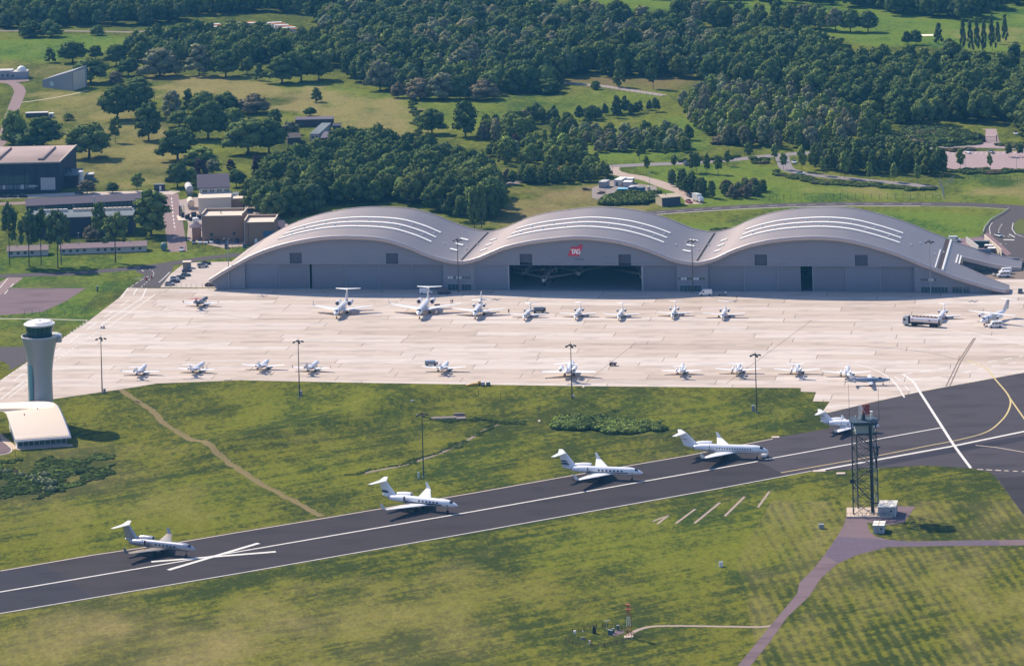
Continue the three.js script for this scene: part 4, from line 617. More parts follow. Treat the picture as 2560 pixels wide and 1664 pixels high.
function cabinet(label, p, w, h, d, m, turn = 0, group) { const t = thing('cabinet', label, 'cabinet', p, turn, group); part('body', rbox(w, h, d, 0.05, 0, h / 2, 0), m, t); part('lid', box(w + 0.1, 0.08, d + 0.1, 0, h + 0.03, 0), S.galv, t); part('door_seam', box(0.04, h * 0.8, 0.03, 0, h / 2, d / 2 + 0.01), S.black, t); return t; }
cabinet('grey cabinet at the foot of the lamp mast by the control tower', at(260.5, 981.5), 0.9, 1.5, 0.8, S.box); cabinet('pale cabinet at the foot of the second lamp mast', at(752, 989), 0.8, 1.8, 0.8, S.box);
cabinet('pale cabinet at the foot of the middle lamp mast', at(1433.5, 1001), 0.9, 1.8, 0.8, S.box); cabinet('pale cabinet left of the lamp mast near the notched apron corner', at(1884, 1027), 1.1, 1.9, 0.8, S.box);
cabinet('white slim cabinet left of the green lamp mast', at(1046, 1194.5), 0.6, 1.9, 0.6, S.white); cabinet('dark green cabinet alone on the grass in the middle', at(1031, 1014), 1.2, 1.9, 0.9, S.greenBox);
cabinet('pale square cabinet on the grass left of the radar tower', at(2054, 1320.5), 1.6, 1.3, 1.2, S.box); cabinet('small white cabinet with a thin rod in a bare ring of grass', at(1803, 1416), 1.2, 1.4, 1.1, S.white);
cabinet('dark green cabinet on the grass strip left of the apron fence', at(243, 728), 0.7, 2.2, 0.7, S.greenBox);
solo('marker_post', cyl(0.06, 0.05, 2.6, 0, 0, 0, 6), S.galv, 'thin rod beside the small white cabinet on the grass', 'post', null, at(1792, 1418));
for (const [l, u, v] of [['short dark post on the grass left of the yellow ground equipment', 1196, 991.5], ['short dark post on the grass right of the yellow ground equipment', 1252, 997], ['short dark post on the grass below the right lamp mast', 1892, 1076], ['short dark post on the grass before the curved-roof building', 37, 1141]]) solo('marker_post', [cyl(0.09, 0.09, 1.7, 0, 0, 0, 6), box(0.3, 0.3, 0.1, 0, 1.7, 0)], S.black, l, 'post', null, at(u, v));

// control tower
{
  const t = thing('control_tower', 'tall round grey control tower with dark green glass cab and white roof', 'control tower', at(104, 1055), 0);
  const skinM = mat(0.46, 0.46, 0.48, 0.34, 0.35), glassG = pmat(0.02, 0.075, 0.07, 0.07, 0), teal = pmat(0.18, 0.34, 0.36, 0.15, 0), pale = mat(0.72, 0.68, 0.64, 0.5);
  const prof = [[4.3, 0], [4.2, 8], [4.15, 14], [4.25, 18], [4.6, 21.5], [5.3, 25.5], [6.1, 28.8], [6.65, 30.6], [6.65, 31.2], [6.3, 31.2]];
  part('shaft', new THREE.LatheGeometry(new THREE.SplineCurve(prof.map(([a, b]) => new THREE.Vector2(a, b))).getPoints(40), 48), skinM, t);
  part('gallery_floor', new THREE.RingGeometry(3.6, 6.4, 40).rotateX(-Math.PI / 2).translate(0, 30.3, 0), S.black, t);
  part('gallery_rim', new THREE.TorusGeometry(6.5, 0.16, 8, 48).rotateX(Math.PI / 2).translate(0, 31.25, 0), pale, t);
  const bal = new THREE.Shape(); bal.absarc(0, 0, 7.7, -0.15, 0.9, false); bal.absarc(0, 0, 5.6, 0.9, -0.15, true);
  part('balcony', new THREE.ExtrudeGeometry(bal, { depth: 1.9, bevelEnabled: true, bevelSize: 0.3, bevelThickness: 0.3, bevelSegments: 2 }).rotateX(-Math.PI / 2).translate(0, 29.0, 0), skinM, t);
  const cab = part('cab', cyl(4.0, 4.35, 1.0, 0, 30.3, 0, 32), S.black, t);
  for (let k = 0; k < 18; k++) { const a = k / 18 * 2 * Math.PI, w = 2 * Math.PI / 18; part('pane', new THREE.CylinderGeometry(5.05, 4.35, 3.7, 3, 1, true, a + 0.02, w - 0.04).translate(0, 33.1, 0), glassG, cab); }
  part('cab_mullions', [...Array(18)].map((_, k) => { const a = k / 18 * 2 * Math.PI; return bar(V(Math.sin(a) * 4.34, 31.25, Math.cos(a) * 4.34), V(Math.sin(a) * 5.04, 34.95, Math.cos(a) * 5.04), 0.06, 4); }), S.black, cab).userData.kind = 'stuff';
  part('cab_core', cyl(2.6, 2.6, 3.7, 0, 31.2, 0, 16), S.black, cab);
  const rf = part('roof', new THREE.LatheGeometry([[0, 35.0], [5.1, 34.95], [5.6, 35.1], [5.65, 35.55], [5.4, 35.7], [4.6, 35.75], [4.45, 36.25], [3.6, 36.5], [0, 36.7]].map(([a, b]) => new THREE.Vector2(a, b)), 40), mat(0.80, 0.76, 0.72, 0.4), t);
  part('roof_rail', new THREE.TorusGeometry(4.75, 0.05, 5, 40).rotateX(Math.PI / 2).translate(0, 36.5, 0), S.galv, rf); part('hatch', [box(0.8, 0.25, 0.8, 0.3, 36.75, 0.4), cyl(0.06, 0.04, 1.2, 1.8, 36.5, -1, 6)], S.galv, rf);
  const gl = part('stair_glazing', new THREE.CylinderGeometry(4.5, 4.5, 18.5, 10, 1, true, -1.35, 0.78).translate(0, 12.5, 0), teal, t);
  for (let k = 0; k < 14; k++) for (const q of [0, 1]) part('pane', new THREE.CylinderGeometry(4.56, 4.56, 1.18, 4, 1, true, -1.33 + q * 0.385, 0.36).translate(0, 4.2 + k * 1.29, 0), teal, gl);
  part('stair_edge', [bar(V(Math.sin(-1.36) * 4.5, 3.2, Math.cos(-1.36) * 4.5), V(Math.sin(-1.36) * 4.6, 22, Math.cos(-1.36) * 4.6), 0.12, 6)], pale, t);
}
// the low building with the curved roof at its foot
{
  const o = at(41, 1122), t = thing('curved_roof_building', 'low building with a pale curved metal roof at the foot of the control tower', 'building', o, 0.212);
  const h = (w) => w < 27 ? 3.4 + 6.5 * Math.sin(Math.min(1, (w + 1) / 27) * Math.PI / 2) : 9.9 - (w - 27) * (w - 27) * 0.035, right = (w) => w < 0 ? 18.9 : w < 20 ? 18.9 - 0.11 * w : 16.7 - (w - 20) * (w - 20) * 0.09, left = (w) => -0.9 - 0.085 * Math.min(w, 17);
  const metal = mat(0.44, 0.38, 0.34, 0.42, 0.6), fas = mat(0.55, 0.55, 0.60, 0.45, 0.3), wall = mat(0.30, 0.30, 0.34, 0.7), wws = 34, n = 26;
  for (let k = 0; k < n; k++) {
    const pos = [], idx = [];
    for (let i = 0; i <= 18; i++) { const w = -1.3 + (wws + 1.3) * i / 18, R = Math.min(right(w), 18.9) - 0.6, Lf = left(w) - 9 * sstep(17, 24, w), y = h(w); for (const q of [0.02, 0.97]) pos.push(Lf + (R - Lf) * (k + q) / n, y + 0.12, -w); pos.push(Lf + (R - Lf) * (k + 0.985) / n, y + 0.3, -w, Lf + (R - Lf) * (k + 1) / n, y + 0.12, -w); }
    for (let i = 0; i < 18; i++) for (let j = 0; j < 3; j++) { const a = i * 4 + j; idx.push(a, a + 1, a + 4, a + 1, a + 5, a + 4); }
    part('roof_panel', buf(pos, null, idx), metal, t);
  }
  { const pos = [], idx = []; for (let i = 0; i <= 24; i++) { const w = -1.6 + (wws + 1.6) * i / 24, R = right(w), y = h(w); pos.push(R - 0.7, y + 0.2, -w, R, y + 0.02, -w, R - 0.1, Math.max(0, y - 1.3), -w); } for (let i = 0; i < 24; i++) for (let j = 0; j < 2; j++) { const a = i * 3 + j; idx.push(a, a + 1, a + 3, a + 1, a + 4, a + 3); } part('roof_edge', buf(pos, null, idx), fas, t); }
  part('eave', [box(19.6, 0.45, 0.5, 9.1, 2.95, 1.7), box(19.4, 0.3, 0.3, 9.1, 3.2, 1.2)], fas, t);
  part('wall', [box(17.2, 2.9, 0.3, 8.9, 1.45, -0.4)], wall, t); part('wall', (() => { const s = new THREE.Shape(); s.moveTo(0, 0); s.lineTo(wws, 0); for (let w = wws; w >= 0; w -= 2) s.lineTo(w, h(w) - 0.1); return new THREE.ExtrudeGeometry(s, { depth: 0.3, bevelEnabled: false }).rotateY(Math.PI / 2).translate(0.05, 0, 0); })(), mat(0.66, 0.66, 0.68, 0.6), t);
  part('wall', (() => { const s = new THREE.Shape(); s.moveTo(0, 0); s.lineTo(30, 0); for (let w = 30; w >= 0; w -= 2) s.lineTo(w, Math.max(0.5, h(w) - 0.4)); return new THREE.ExtrudeGeometry(s, { depth: 0.3, bevelEnabled: false }).rotateY(Math.PI / 2 + 0.12).translate(17.2, 0, 0); })(), wall, t);
  for (let k = 0; k < 9; k++) part('window', box(1.55, 1.6, 0.1, 1.3 + k * 1.9, 1.6, -0.2), HM.glass, t);
  for (let k = 0; k < 5; k++) part('window', box(0.1, 1.5, 1.6, -0.05, 1.9 + (k > 2 ? 2 : 0), -3 - (k % 3) * 3.4), HM.glass, t);
  for (const [x, w] of [[4, 14], [9, 18], [5.5, 21], [12, 22]]) part('roof_vent', cyl(0.18, 0.18, 0.6, x, h(w) + 0.1, -w, 8), S.black, t);
  part('plinth', box(19.5, 0.16, 2.4, 9.6, 0.1, 0.8), S.concrete, t);
  struct('pavement', sheet(px([[-30, 1075], [0, 1083], [43, 1119], [34, 1124.5], [0, 1096], [-30, 1088]]), 0.05), mat(0.5, 0.38, 0.3, 0.9));
  struct('drive', sheet(px([[-60, 1095], [0, 1100], [20, 1115], [28, 1124], [21, 1132], [0, 1137], [-60, 1142]]), 0.04), M.lot);
  struct('kerb', ribbon(smooth(px([[0, 1099], [20, 1114], [28.5, 1124], [21, 1132.5], [0, 1137.5], [-40, 1141]]), 5), 0.5, 0.12), M.kerb);
}
// lattice radar tower on its slab
{
  const b = [at(2134.3, 1289.8), at(2146, 1274), at(2197, 1271), at(2185.8, 1291)], cx = (b[0].x + b[2].x) / 2, cz = (b[0].z + b[2].z) / 2;
  const slab = thing('concrete_slab', 'pale concrete slab with low railings under the radar tower', 'slab', at(2165, 1283)); slab.rotation.y = -0.1;
  part('slab', box(14.5, 0.5, 11.5, 1.2, 0.3, 0.3), S.concrete, slab); for (let k = 0; k < 12; k++) part('post', cyl(0.05, 0.05, 1.1, -5.8 + k * 1.2, 0.55, 5.8, 5), S.lattice, slab); part('rail', box(13.5, 0.06, 0.06, 0.8, 1.6, 5.8), S.lattice, slab);
  struct('hardstanding', sheet(px([[2110, 1301], [2140, 1268], [2200, 1266], [2248, 1265], [2289, 1266], [2262, 1305], [2225, 1312], [2150, 1304]]), 0.03), M.lot);
  const t = thing('radar_tower', 'dark lattice tower with a red and white radar dish and two whip aerials', 'tower', V(cx, 0.5, cz));
  const H = 25.2, tp = (q, y) => V((q.x - cx) * (1 - 0.05 * y / H), y, (q.z - cz) * (1 - 0.05 * y / H));
  for (const q of b) part('leg', bar(tp(q, 0), tp(q, H + 4), 0.2, 8), S.lattice, t);
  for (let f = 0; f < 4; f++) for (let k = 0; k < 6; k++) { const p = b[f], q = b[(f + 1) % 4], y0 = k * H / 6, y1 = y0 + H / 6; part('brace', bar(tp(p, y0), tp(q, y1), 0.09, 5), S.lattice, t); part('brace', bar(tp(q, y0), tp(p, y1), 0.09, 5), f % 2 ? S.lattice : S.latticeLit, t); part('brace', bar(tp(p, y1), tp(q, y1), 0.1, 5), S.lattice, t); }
  part('cable_duct', box(0.65, H + 3, 0.5, 1.7, (H + 3) / 2, 2.9), S.black, t);
  const w = 6.2; part('cabin', [rbox(w - 0.6, 3.3, w - 0.8, 0.08, 0, H + 1.5, 0)], mat(0.36, 0.38, 0.34, 0.7), t);
  part('cabin_floor', box(w + 0.4, 0.4, w + 0.2, 0, H - 0.3, 0), S.lattice, t); part('deck', [box(w + 2.6, 0.35, w + 2.2, 0, H + 3.6, 0), box(w + 1.4, 0.9, w + 1, 0.2, H + 3.1, 0)], mat(0.06, 0.085, 0.11, 0.7), t);
  part('deck_rail', [...Array(9)].flatMap((_, k) => [bar(V(-4.2 + k * 1.05, H + 3.8, 4), V(-4.2 + k * 1.05, H + 4.8, 4), 0.03, 4)]).concat([bar(V(-4.3, H + 4.8, 4), V(4.3, H + 4.8, 4), 0.03, 4)]), S.lattice, t).userData.kind = 'stuff';
  const an = part('antenna', rbox(2.3, 3.1, 0.6, 0.12, 0.9, H + 7.0, 0, 2).rotateY(0.2), S.red, t);
  for (let k = 0; k < 5; k++) part('antenna_rib', box(0.12, 4.8 - k * 0.5, 0.25, -1.4 + k * 0.32, H + 6.4, 0.3 - k * 0.05), S.white, an);
  part('antenna_brace', [bar(V(-1.4, H + 8.5, 0.3), V(0.6, H + 6, 0.4), 0.09), bar(V(-1.4, H + 5, 0.3), V(0.4, H + 8.2, 0.4), 0.09)], S.white, an); part('antenna_mount', cyl(0.7, 0.5, 1.8, 0, H + 3.8, 0, 10), S.lattice, t);
  part('antenna_dome', [cyl(0.35, 0.35, 1.6, 2.6, H + 3.8, -0.6, 8), new THREE.SphereGeometry(0.65, 12, 8).scale(1, 0.5, 1).translate(2.6, H + 6, -0.6)], S.white, t); part('antenna_dome', [cyl(0.05, 0.05, 1.3, -2.6, H + 3.8, 1.2, 6), new THREE.SphereGeometry(0.2, 8, 6).translate(-2.6, H + 5.2, 1.2)], S.white, t);
  for (const [x, z, h] of [[-4.6, 1.5, 11.9], [4.9, 0.4, 10.4]]) { const a = part('whip_aerial', cyl(0.09, 0.04, h, x, H + 3.6, z, 6), S.lattice, t); part('aerial_arm', box(1.6, 0.15, 0.3, x * 0.86, H + 3.55, z), S.lattice, a); }
  const flights = [[V(-3.9, 10, 2.6), V(2.2, 14.6, 3.3)], [V(-3.8, 10, 2.8), V(-0.8, 6.6, 3.4)], [V(-0.8, 6.6, 3.4), V(2.4, 3.5, 3.6)], [V(2.4, 3.5, 3.6), V(4.4, 2.6, 1.2)], [V(-2.2, 24.6, 2.9), V(2.6, 20.9, 3.2)], [V(2.6, 20.9, 3.2), V(3.4, 15, 3.4)]];
  for (const [p, q] of flights) { const d = q.clone().sub(p), L = Math.hypot(d.x, d.z), fl = part('stair_flight', [bar(p, q, 0.12, 5), bar(p.clone().add(V(0, 0, 0.9)), q.clone().add(V(0, 0, 0.9)), 0.12, 5), bar(p.clone().add(V(0, 1, 0.9)), q.clone().add(V(0, 1, 0.9)), 0.05, 4)], S.black, t); for (let k = 0; k < 12; k++) { const f = (k + 0.5) / 12; part('step', box(0.35, 0.05, 0.9, p.x + d.x * f, p.y + d.y * f + 0.08, p.z + d.z * f + 0.45), S.black, fl); } }
  part('landing', [box(1.6, 0.12, 2.2, -4.3, 9.9, 3.0), box(1.6, 0.12, 1.6, 3.6, 20.6, 2.8), box(1.4, 1.2, 0.06, -4.4, 10.5, 4)], S.black, t);
  part('dish_arm', [box(0.5, 3.2, 0.4, 4.1, 19.2, 1.2), box(1.2, 0.4, 0.4, 4.4, 20.4, 1.2)], S.lattice, t);
  const cabin = (label, p, w2, h, d, turn) => { const c = thing('equipment_cabin', label, 'cabin', p, turn); part('wall', box(w2, h, d, w2 / 2, h / 2, -d / 2), mat(0.34, 0.36, 0.37, 0.7), c); part('roof', [box(w2 + 0.4, 0.16, d + 0.4, w2 / 2, h + 0.08, -d / 2)], mat(0.68, 0.64, 0.56, 0.6), c); part('roof_seam', [box(w2 + 0.4, 0.08, 0.15, w2 / 2, h + 0.2, -d / 2), box(0.15, 0.08, d + 0.4, w2 / 2, h + 0.21, -d / 2)], mat(0.4, 0.34, 0.26, 0.8), c); part('door', box(1.0, 2.0, 0.06, w2 * 0.35, 1.05, 0.03), mat(0.28, 0.30, 0.32, 0.6), c); part('corner_trim', box(0.1, h, 0.1, w2 - 0.02, h / 2, 0), S.white, c); part('vent', box(0.6, 0.5, 0.05, w2 * 0.75, h * 0.6, 0.03), S.black, c); return c; };
  cabin('larger pale equipment cabin with a flat roof beside the radar tower', at(2196, 1293.5).setY(0.3), 5.5, 3.0, 8.2, -0.18); cabin('smaller pale equipment cabin in front of the radar tower slab', at(2184, 1333), 3.3, 2.4, 5.4, -0.18);
}
// little weather station inside a low wooden fence
{
  const q = (x, y) => at(1400 + x / 7.933, 1480 + y / 7.933);
  const m = thing('lattice_mast', 'short red and white lattice mast at the fenced weather station', 'mast', q(1365, 893));
  const lv = [0, 1.7, 3.2, 4.6, 6.0, 7.2, 8.4, 9.2];
  part('footing', box(2.6, 0.25, 2.0, 0, 0.12, 0), S.concrete, m);
  for (const [sx, sz] of [[-1, 1], [1, 1], [0, -1]]) for (let k = 0; k < lv.length - 1; k++) { const w = (y) => 0.75 - 0.055 * y; part('leg', bar(V(sx * w(lv[k]), lv[k], sz * w(lv[k]) * 0.8), V(sx * w(lv[k + 1]), lv[k + 1], sz * w(lv[k + 1]) * 0.8), 0.06, 5), lv[k] > 2.9 && lv[k] < 6 ? S.white : S.red, m); }
  for (let k = 0; k < lv.length - 1; k++) { const w = (y) => 0.75 - 0.055 * y, c = lv[k] > 2.9 && lv[k] < 6 ? S.white : S.red; part('brace', bar(V(-w(lv[k]), lv[k], 0.6), V(w(lv[k + 1]), lv[k + 1], 0.5), 0.03, 4), c, m); part('brace', bar(V(w(lv[k]), lv[k], 0.6), V(-w(lv[k + 1]), lv[k + 1], 0.5), 0.03, 4), c, m); }
  part('platform', [box(1.4, 0.12, 1.2, 0, 7.9, 0), box(1.5, 0.1, 0.1, 0, 8.8, 0.6), box(1.2, 0.12, 1, 0, 9.25, 0)], S.red, m); part('ladder', [box(0.05, 8.8, 0.05, 0.75, 4.4, 0.5), box(0.05, 8.8, 0.05, 0.95, 4.4, 0.3)], S.red, m);
  for (const [l, x, y, mm] of [['green cabinet left of the pair at the weather station', 975, 840, S.greenBox], ['green cabinet nearest the camera in the pair at the weather station', 1022, 852, S.greenBox], ['green cabinet behind the pair at the weather station', 1058, 815, S.greenBox], ['green cabinet alone at the back of the weather station', 1150, 752, S.greenBox]]) cabinet(l, q(x, y), 0.65, 1.35, 0.6, mm);
  const d = thing('instrument', 'dark upright instrument housing inside the weather station fence', 'instrument', q(682, 815)); part('body', rbox(1.0, 1.7, 0.9, 0.1, 0, 0.85, 0), S.black, d); part('head', cyl(0.3, 0.2, 0.6, -0.1, 1.7, 0, 10), S.black, d);
  const wv = thing('wind_vane', 'white cross-armed wind instrument on a pole at the weather station', 'instrument', q(925, 745)); part('pole', cyl(0.05, 0.04, 2.6, 0, 0, 0, 6), S.white, wv); part('arm', box(1.5, 0.1, 0.1, 0.1, 2.6, 0, 0, 0.1), S.white, wv); part('cup', new THREE.SphereGeometry(0.14, 8, 6).translate(0.8, 2.75, 0), S.white, wv);
  const sc = thing('instrument_screen', 'white louvred box on a stand at the left of the weather station', 'instrument', q(295, 880)); part('stand', [box(0.08, 1, 0.08, -0.25, 0.5, 0.2), box(0.08, 1, 0.08, 0.25, 0.5, 0.2), box(0.08, 1, 0.08, 0, 0.5, -0.2)], S.greenBox, sc); part('screen', rbox(0.75, 0.7, 0.6, 0.04, 0, 1.35, 0), S.white, sc);
  const bl = thing('instrument_globe', 'small white globe on a post at the weather station', 'instrument', q(455, 850)); part('post', cyl(0.05, 0.05, 0.9, 0, 0, 0, 6), S.greenBox, bl); part('globe', new THREE.SphereGeometry(0.2, 10, 8).translate(0, 1.05, 0), S.white, bl);
  const ob = thing('instrument_box', 'orange and white box near the front fence of the weather station', 'instrument', q(597, 1030)); part('body', box(0.35, 1.1, 0.4, -0.12, 0.55, 0), S.white, ob); part('panel', box(0.25, 1.0, 0.4, 0.2, 0.5, 0), S.orange, ob);
  const gr = thing('rain_gauge', 'low dark grey grid of gauges at the left of the weather station', 'instrument', q(450, 935)); for (let k = 0; k < 3; k++) part('gauge', cyl(0.18, 0.18, 0.6, -0.4 + k * 0.4, 0, 0, 8), S.galv, gr);
  const railed = (label, pts) => { const f = thing('wooden_fence', label, 'fence', V(0, 0, 0)); const P = pts.map(([x, y]) => q(x, y)); let n = 0; for (let i = 1; i < P.length; i++) { const a = P[i - 1], b = P[i], L = a.distanceTo(b), k = Math.max(1, Math.round(L / 1.9)); for (let j = 0; j < k; j++) { const c = a.clone().lerp(b, j / k); part('post', slabBox(0.14, 1.0, 0.14, c.x, 0, c.z), S.wood, f); } part('rail', bar(a.clone().setY(0.85), b.clone().setY(0.85), 0.05, 4), S.wood, f); part('rail', bar(a.clone().setY(0.45), b.clone().setY(0.45), 0.05, 4), S.wood, f); part('post', slabBox(0.14, 1.0, 0.14, b.x, 0, b.z), S.wood, f); } };
  railed('wooden post fence along the left side of the weather station', [[118, 950], [250, 1020], [390, 1085]]); railed('wooden post fence along the near side of the weather station', [[635, 1115], [890, 1072], [1130, 1020], [1370, 965], [1480, 930]]); railed('wooden post fence along the far side of the weather station', [[250, 795], [480, 745], [725, 700], [848, 672], [1035, 690]]); railed('wooden post fence right of the lattice mast at the weather station', [[1100, 715], [1232, 750], [1470, 860], [1595, 905]]);
  struct('footpath', sheet([q(960, 850), q(1060, 880), q(1190, 840), q(1290, 800), q(1260, 755), q(1120, 750), q(1040, 800)].map((p) => [p.x, p.z]), 0.03), M.lot);
}
// ---------------------------------------------------------------- vehicles and people
const paint = (r, g, b) => pmat(r, g, b, 0.3, 0.1, { clearcoat: 0.6, clearcoatRoughness: 0.1 });
const PC = { white: paint(0.78, 0.77, 0.76), silver: paint(0.40, 0.41, 0.44), grey: paint(0.16, 0.17, 0.19), dark: paint(0.035, 0.04, 0.055), navy: paint(0.025, 0.035, 0.09), red: paint(0.42, 0.04, 0.05), maroon: paint(0.11, 0.03, 0.045), teal: paint(0.06, 0.11, 0.13), blueGrey: paint(0.17, 0.21, 0.28), glass: pmat(0.012, 0.016, 0.022, 0.06, 0), tyre: mat(0.018, 0.018, 0.018, 0.9), lamp: mat(0.8, 0.78, 0.7, 0.2), tail: mat(0.4, 0.02, 0.02, 0.3), trim: mat(0.05, 0.05, 0.055, 0.7), chassis: mat(0.04, 0.045, 0.055, 0.7) };
const vg = {};
function prism(pts, w, bevel = 0.08) { const s = new THREE.Shape(pts.map(([x, y]) => new THREE.Vector2(x, y))); return new THREE.ExtrudeGeometry(s, { depth: w - 2 * bevel, bevelEnabled: true, bevelThickness: bevel, bevelSize: bevel, bevelSegments: 1 }).translate(0, 0, -w / 2 + bevel); }
const wheel = (x, z, r) => new THREE.CylinderGeometry(r, r, 0.24, 12).rotateX(Math.PI / 2).translate(x, r, z);
const KINDS = {
  car: { L: 4.4, W: 1.8, wr: 0.32, body: [[-2.1, 0.3], [2.1, 0.3], [2.15, 0.62], [1.95, 0.82], [0.95, 0.92], [-1.9, 0.95], [-2.15, 0.8]], cab: [[0.9, 0.95], [0.25, 1.38], [-1.1, 1.42], [-1.85, 0.98]], roof: [-1.15, 0.2, 1.43] },
  suv: { L: 4.7, W: 1.9, wr: 0.38, body: [[-2.25, 0.4], [2.25, 0.4], [2.3, 0.8], [2.1, 1.0], [1.05, 1.08], [-2.2, 1.1], [-2.3, 0.9]], cab: [[1.0, 1.1], [0.45, 1.62], [-1.95, 1.66], [-2.2, 1.12]], roof: [-1.95, 0.4, 1.68] },
  van: { L: 5.4, W: 2.0, wr: 0.36, body: [[-2.6, 0.35], [2.6, 0.35], [2.65, 0.85], [2.4, 1.1], [1.75, 1.25], [1.1, 2.2], [0.7, 2.35], [-2.6, 2.38], [-2.65, 1.2]], cab: null, roof: null },
};
function buildCar(kind, color, root, opt = {}) {
  const K = KINDS[kind], G = vg[kind] = vg[kind] || { body: prism(K.body, K.W), cab: K.cab && prism(K.cab, K.W - 0.12, 0.12), wheels: [1, -1].flatMap((sx) => [1, -1].map((sz) => wheel(sx * K.L * 0.31, sz * (K.W / 2 - 0.1), K.wr))) };
  const b = part('body', G.body, color, root);
  if (K.cab) { part('windows', G.cab, PC.glass, root); part('roof', G.roof = G.roof || box(K.roof[1] - K.roof[0], 0.06, K.W - 0.4, (K.roof[0] + K.roof[1]) / 2, K.roof[2] + 0.02, 0), color, root); } else {
    part('windscreen', G.ws = G.ws || buf([1.78, 1.3, -0.85, 1.78, 1.3, 0.85, 1.18, 2.14, 0.8, 1.18, 2.14, -0.8], null, [0, 2, 1, 0, 3, 2]), PC.glass, b);
    for (const s of [-1, 1]) { part('window', box(0.8, 0.6, 0.04, 0.95, 1.62, s * 1.0), PC.glass, b); if (opt.minibus) for (let k = 0; k < 2; k++) part('window', box(1.25, 0.62, 0.04, -0.3 - k * 1.45, 1.68, s * 1.0), PC.glass, b); if (opt.rear) part('stripe', box(4.4, 0.16, 0.03, -0.3, 1.0, s * 1.0), opt.rear, b); }
  }
  for (const w of G.wheels) part('wheel', w, PC.tyre, root);
  for (const s of [-1, 1]) { part('headlight', box(0.08, 0.14, 0.34, K.L / 2 - 0.02, kind === 'van' ? 0.85 : 0.66, s * (K.W / 2 - 0.35)), PC.lamp, b); part('tail_light', box(0.06, 0.2, 0.2, -K.L / 2 + 0.0, kind === 'van' ? 1.1 : 0.75, s * (K.W / 2 - 0.2)), PC.tail, b); }
  return root;
}
function car(kind, color, label, u, v, dx, dz, opt, y = 0.06) { return buildCar(kind, color, thing(kind === 'van' ? 'parked_van' : 'parked_car', label, kind === 'van' ? 'van' : 'car', at(u, v).setY(y), face(dx, dz)), opt); }
const up = [0.97, -0.25];
car('car', PC.teal, 'dark green-grey car, front one of the pair by the small hut left of the hangar', 463, 690, ...up); car('car', PC.navy, 'dark blue car behind the green-grey one by the small hut', 466, 679, ...up);
car('suv', PC.silver, 'silver grey estate car nearest the road left of the hangar', 506, 668, ...up); car('car', PC.dark, 'dark car tucked behind the silver estate car', 514, 661, ...up);
car('car', PC.white, 'white car in the row by the fence left of the hangar', 435, 700, ...up); car('car', PC.dark, 'black car beside the white one by the fence', 449, 697, ...up); car('car', PC.navy, 'dark navy car between the white and silver cars by the fence', 436, 706, ...up); car('car', PC.silver, 'silver car at the front of the row by the fence', 423, 713, ...up);
car('car', PC.maroon, 'dark maroon car behind the fence at the left tip of the hangar roof', 524, 715, 1, 0.05);
const f0 = [0.12, 1];
for (const [c, l, u, v] of [[PC.grey, 'dark grey car at the left end of the row below the tan brick building', 484, 609], [PC.white, 'white car, second in the row below the tan brick building', 499, 608], [PC.white, 'white car, third in the row below the tan brick building', 514, 608], [PC.white, 'white car with high roof, fourth in the row below the tan brick building', 528, 607], [PC.dark, 'black car, fifth in the row below the tan brick building', 545, 607], [PC.grey, 'grey car in the shade under the right part of the tan brick building', 567, 606], [PC.navy, 'dark blue car at the right end below the tan brick building', 592, 605]]) car('car', c, l, u, v, ...f0);
car('car', PC.dark, 'dark car alone in the middle of the yard behind the mesh fence', 566, 620, ...f0); car('car', PC.white, 'white car coming down the road beside the tan brick building', 453, 627, 0.1, 1);
car('car', PC.dark, 'dark car at the left edge by the dark hall', 9, 494, 1, 0.1); car('car', PC.dark, 'black car, middle one of three by the dark hall', 31, 493.5, 1, 0.05); car('car', PC.navy, 'dark blue car, right one of three by the dark hall', 57, 493, 1, 0); car('car', PC.grey, 'long grey car showing over the roof of the long shed', 197, 484, 1, 0);
car('van', PC.white, 'white van in front of the pair at the cut-out right end of the hangar', 2510, 692, -1, 0.05, { minibus: true }); car('van', PC.white, 'white high van behind the other at the cut-out right end of the hangar', 2514, 684, -1, 0.05);
car('car', PC.dark, 'dark car at the right edge in front of the hangar leg', 2552, 732, -0.2, 1); car('car', PC.silver, 'silver car on the curved road behind the right end of the hangar', 2497, 592, 0.5, 0.9); car('van', PC.white, 'white van roof just showing above the back edge of the hangar roof', 2388, 604, 1, 0.1);
car('car', PC.white, 'white car in the marked bays of the far car park', 2421, 383, 0.4, 0.9); car('car', PC.grey, 'grey green car in the marked bays nearest the gate of the far car park', 2479, 383, 0.4, 0.9); car('car', PC.blueGrey, 'blue grey car, left of a pair beside the trees of the far car park', 2321, 384, 0.4, 0.9); car('car', PC.silver, 'silver car, right of a pair beside the trees of the far car park', 2334, 383.5, 0.4, 0.9); car('car', PC.white, 'small white car on the lane beyond the far car park gate', 2541, 336, 0.1, 1);
car('car', PC.white, 'white car driving towards the junction at the bend of the far road', 1986, 408, 0.15, 1); car('car', PC.white, 'white car on the lower curve of the far road by the hedge', 2003, 436, 0.9, 0.4); car('suv', PC.blueGrey, 'blue grey car on the far road above the planted trees', 2217, 371, 1, 0.05); car('suv', PC.dark, 'dark vehicle at the left of the far road by the small trees', 1716, 413, 0.2, 1);
car('car', PC.red, 'small red car at the end of the dirt road', 1723, 507, 0.45, 0.9); car('suv', PC.dark, 'dark off-road car with white roof above the red car', 1725, 492, 0.3, 1); car('car', PC.navy, 'dark blue car behind the off-road car on the dirt road', 1720, 479, -0.5, 1);
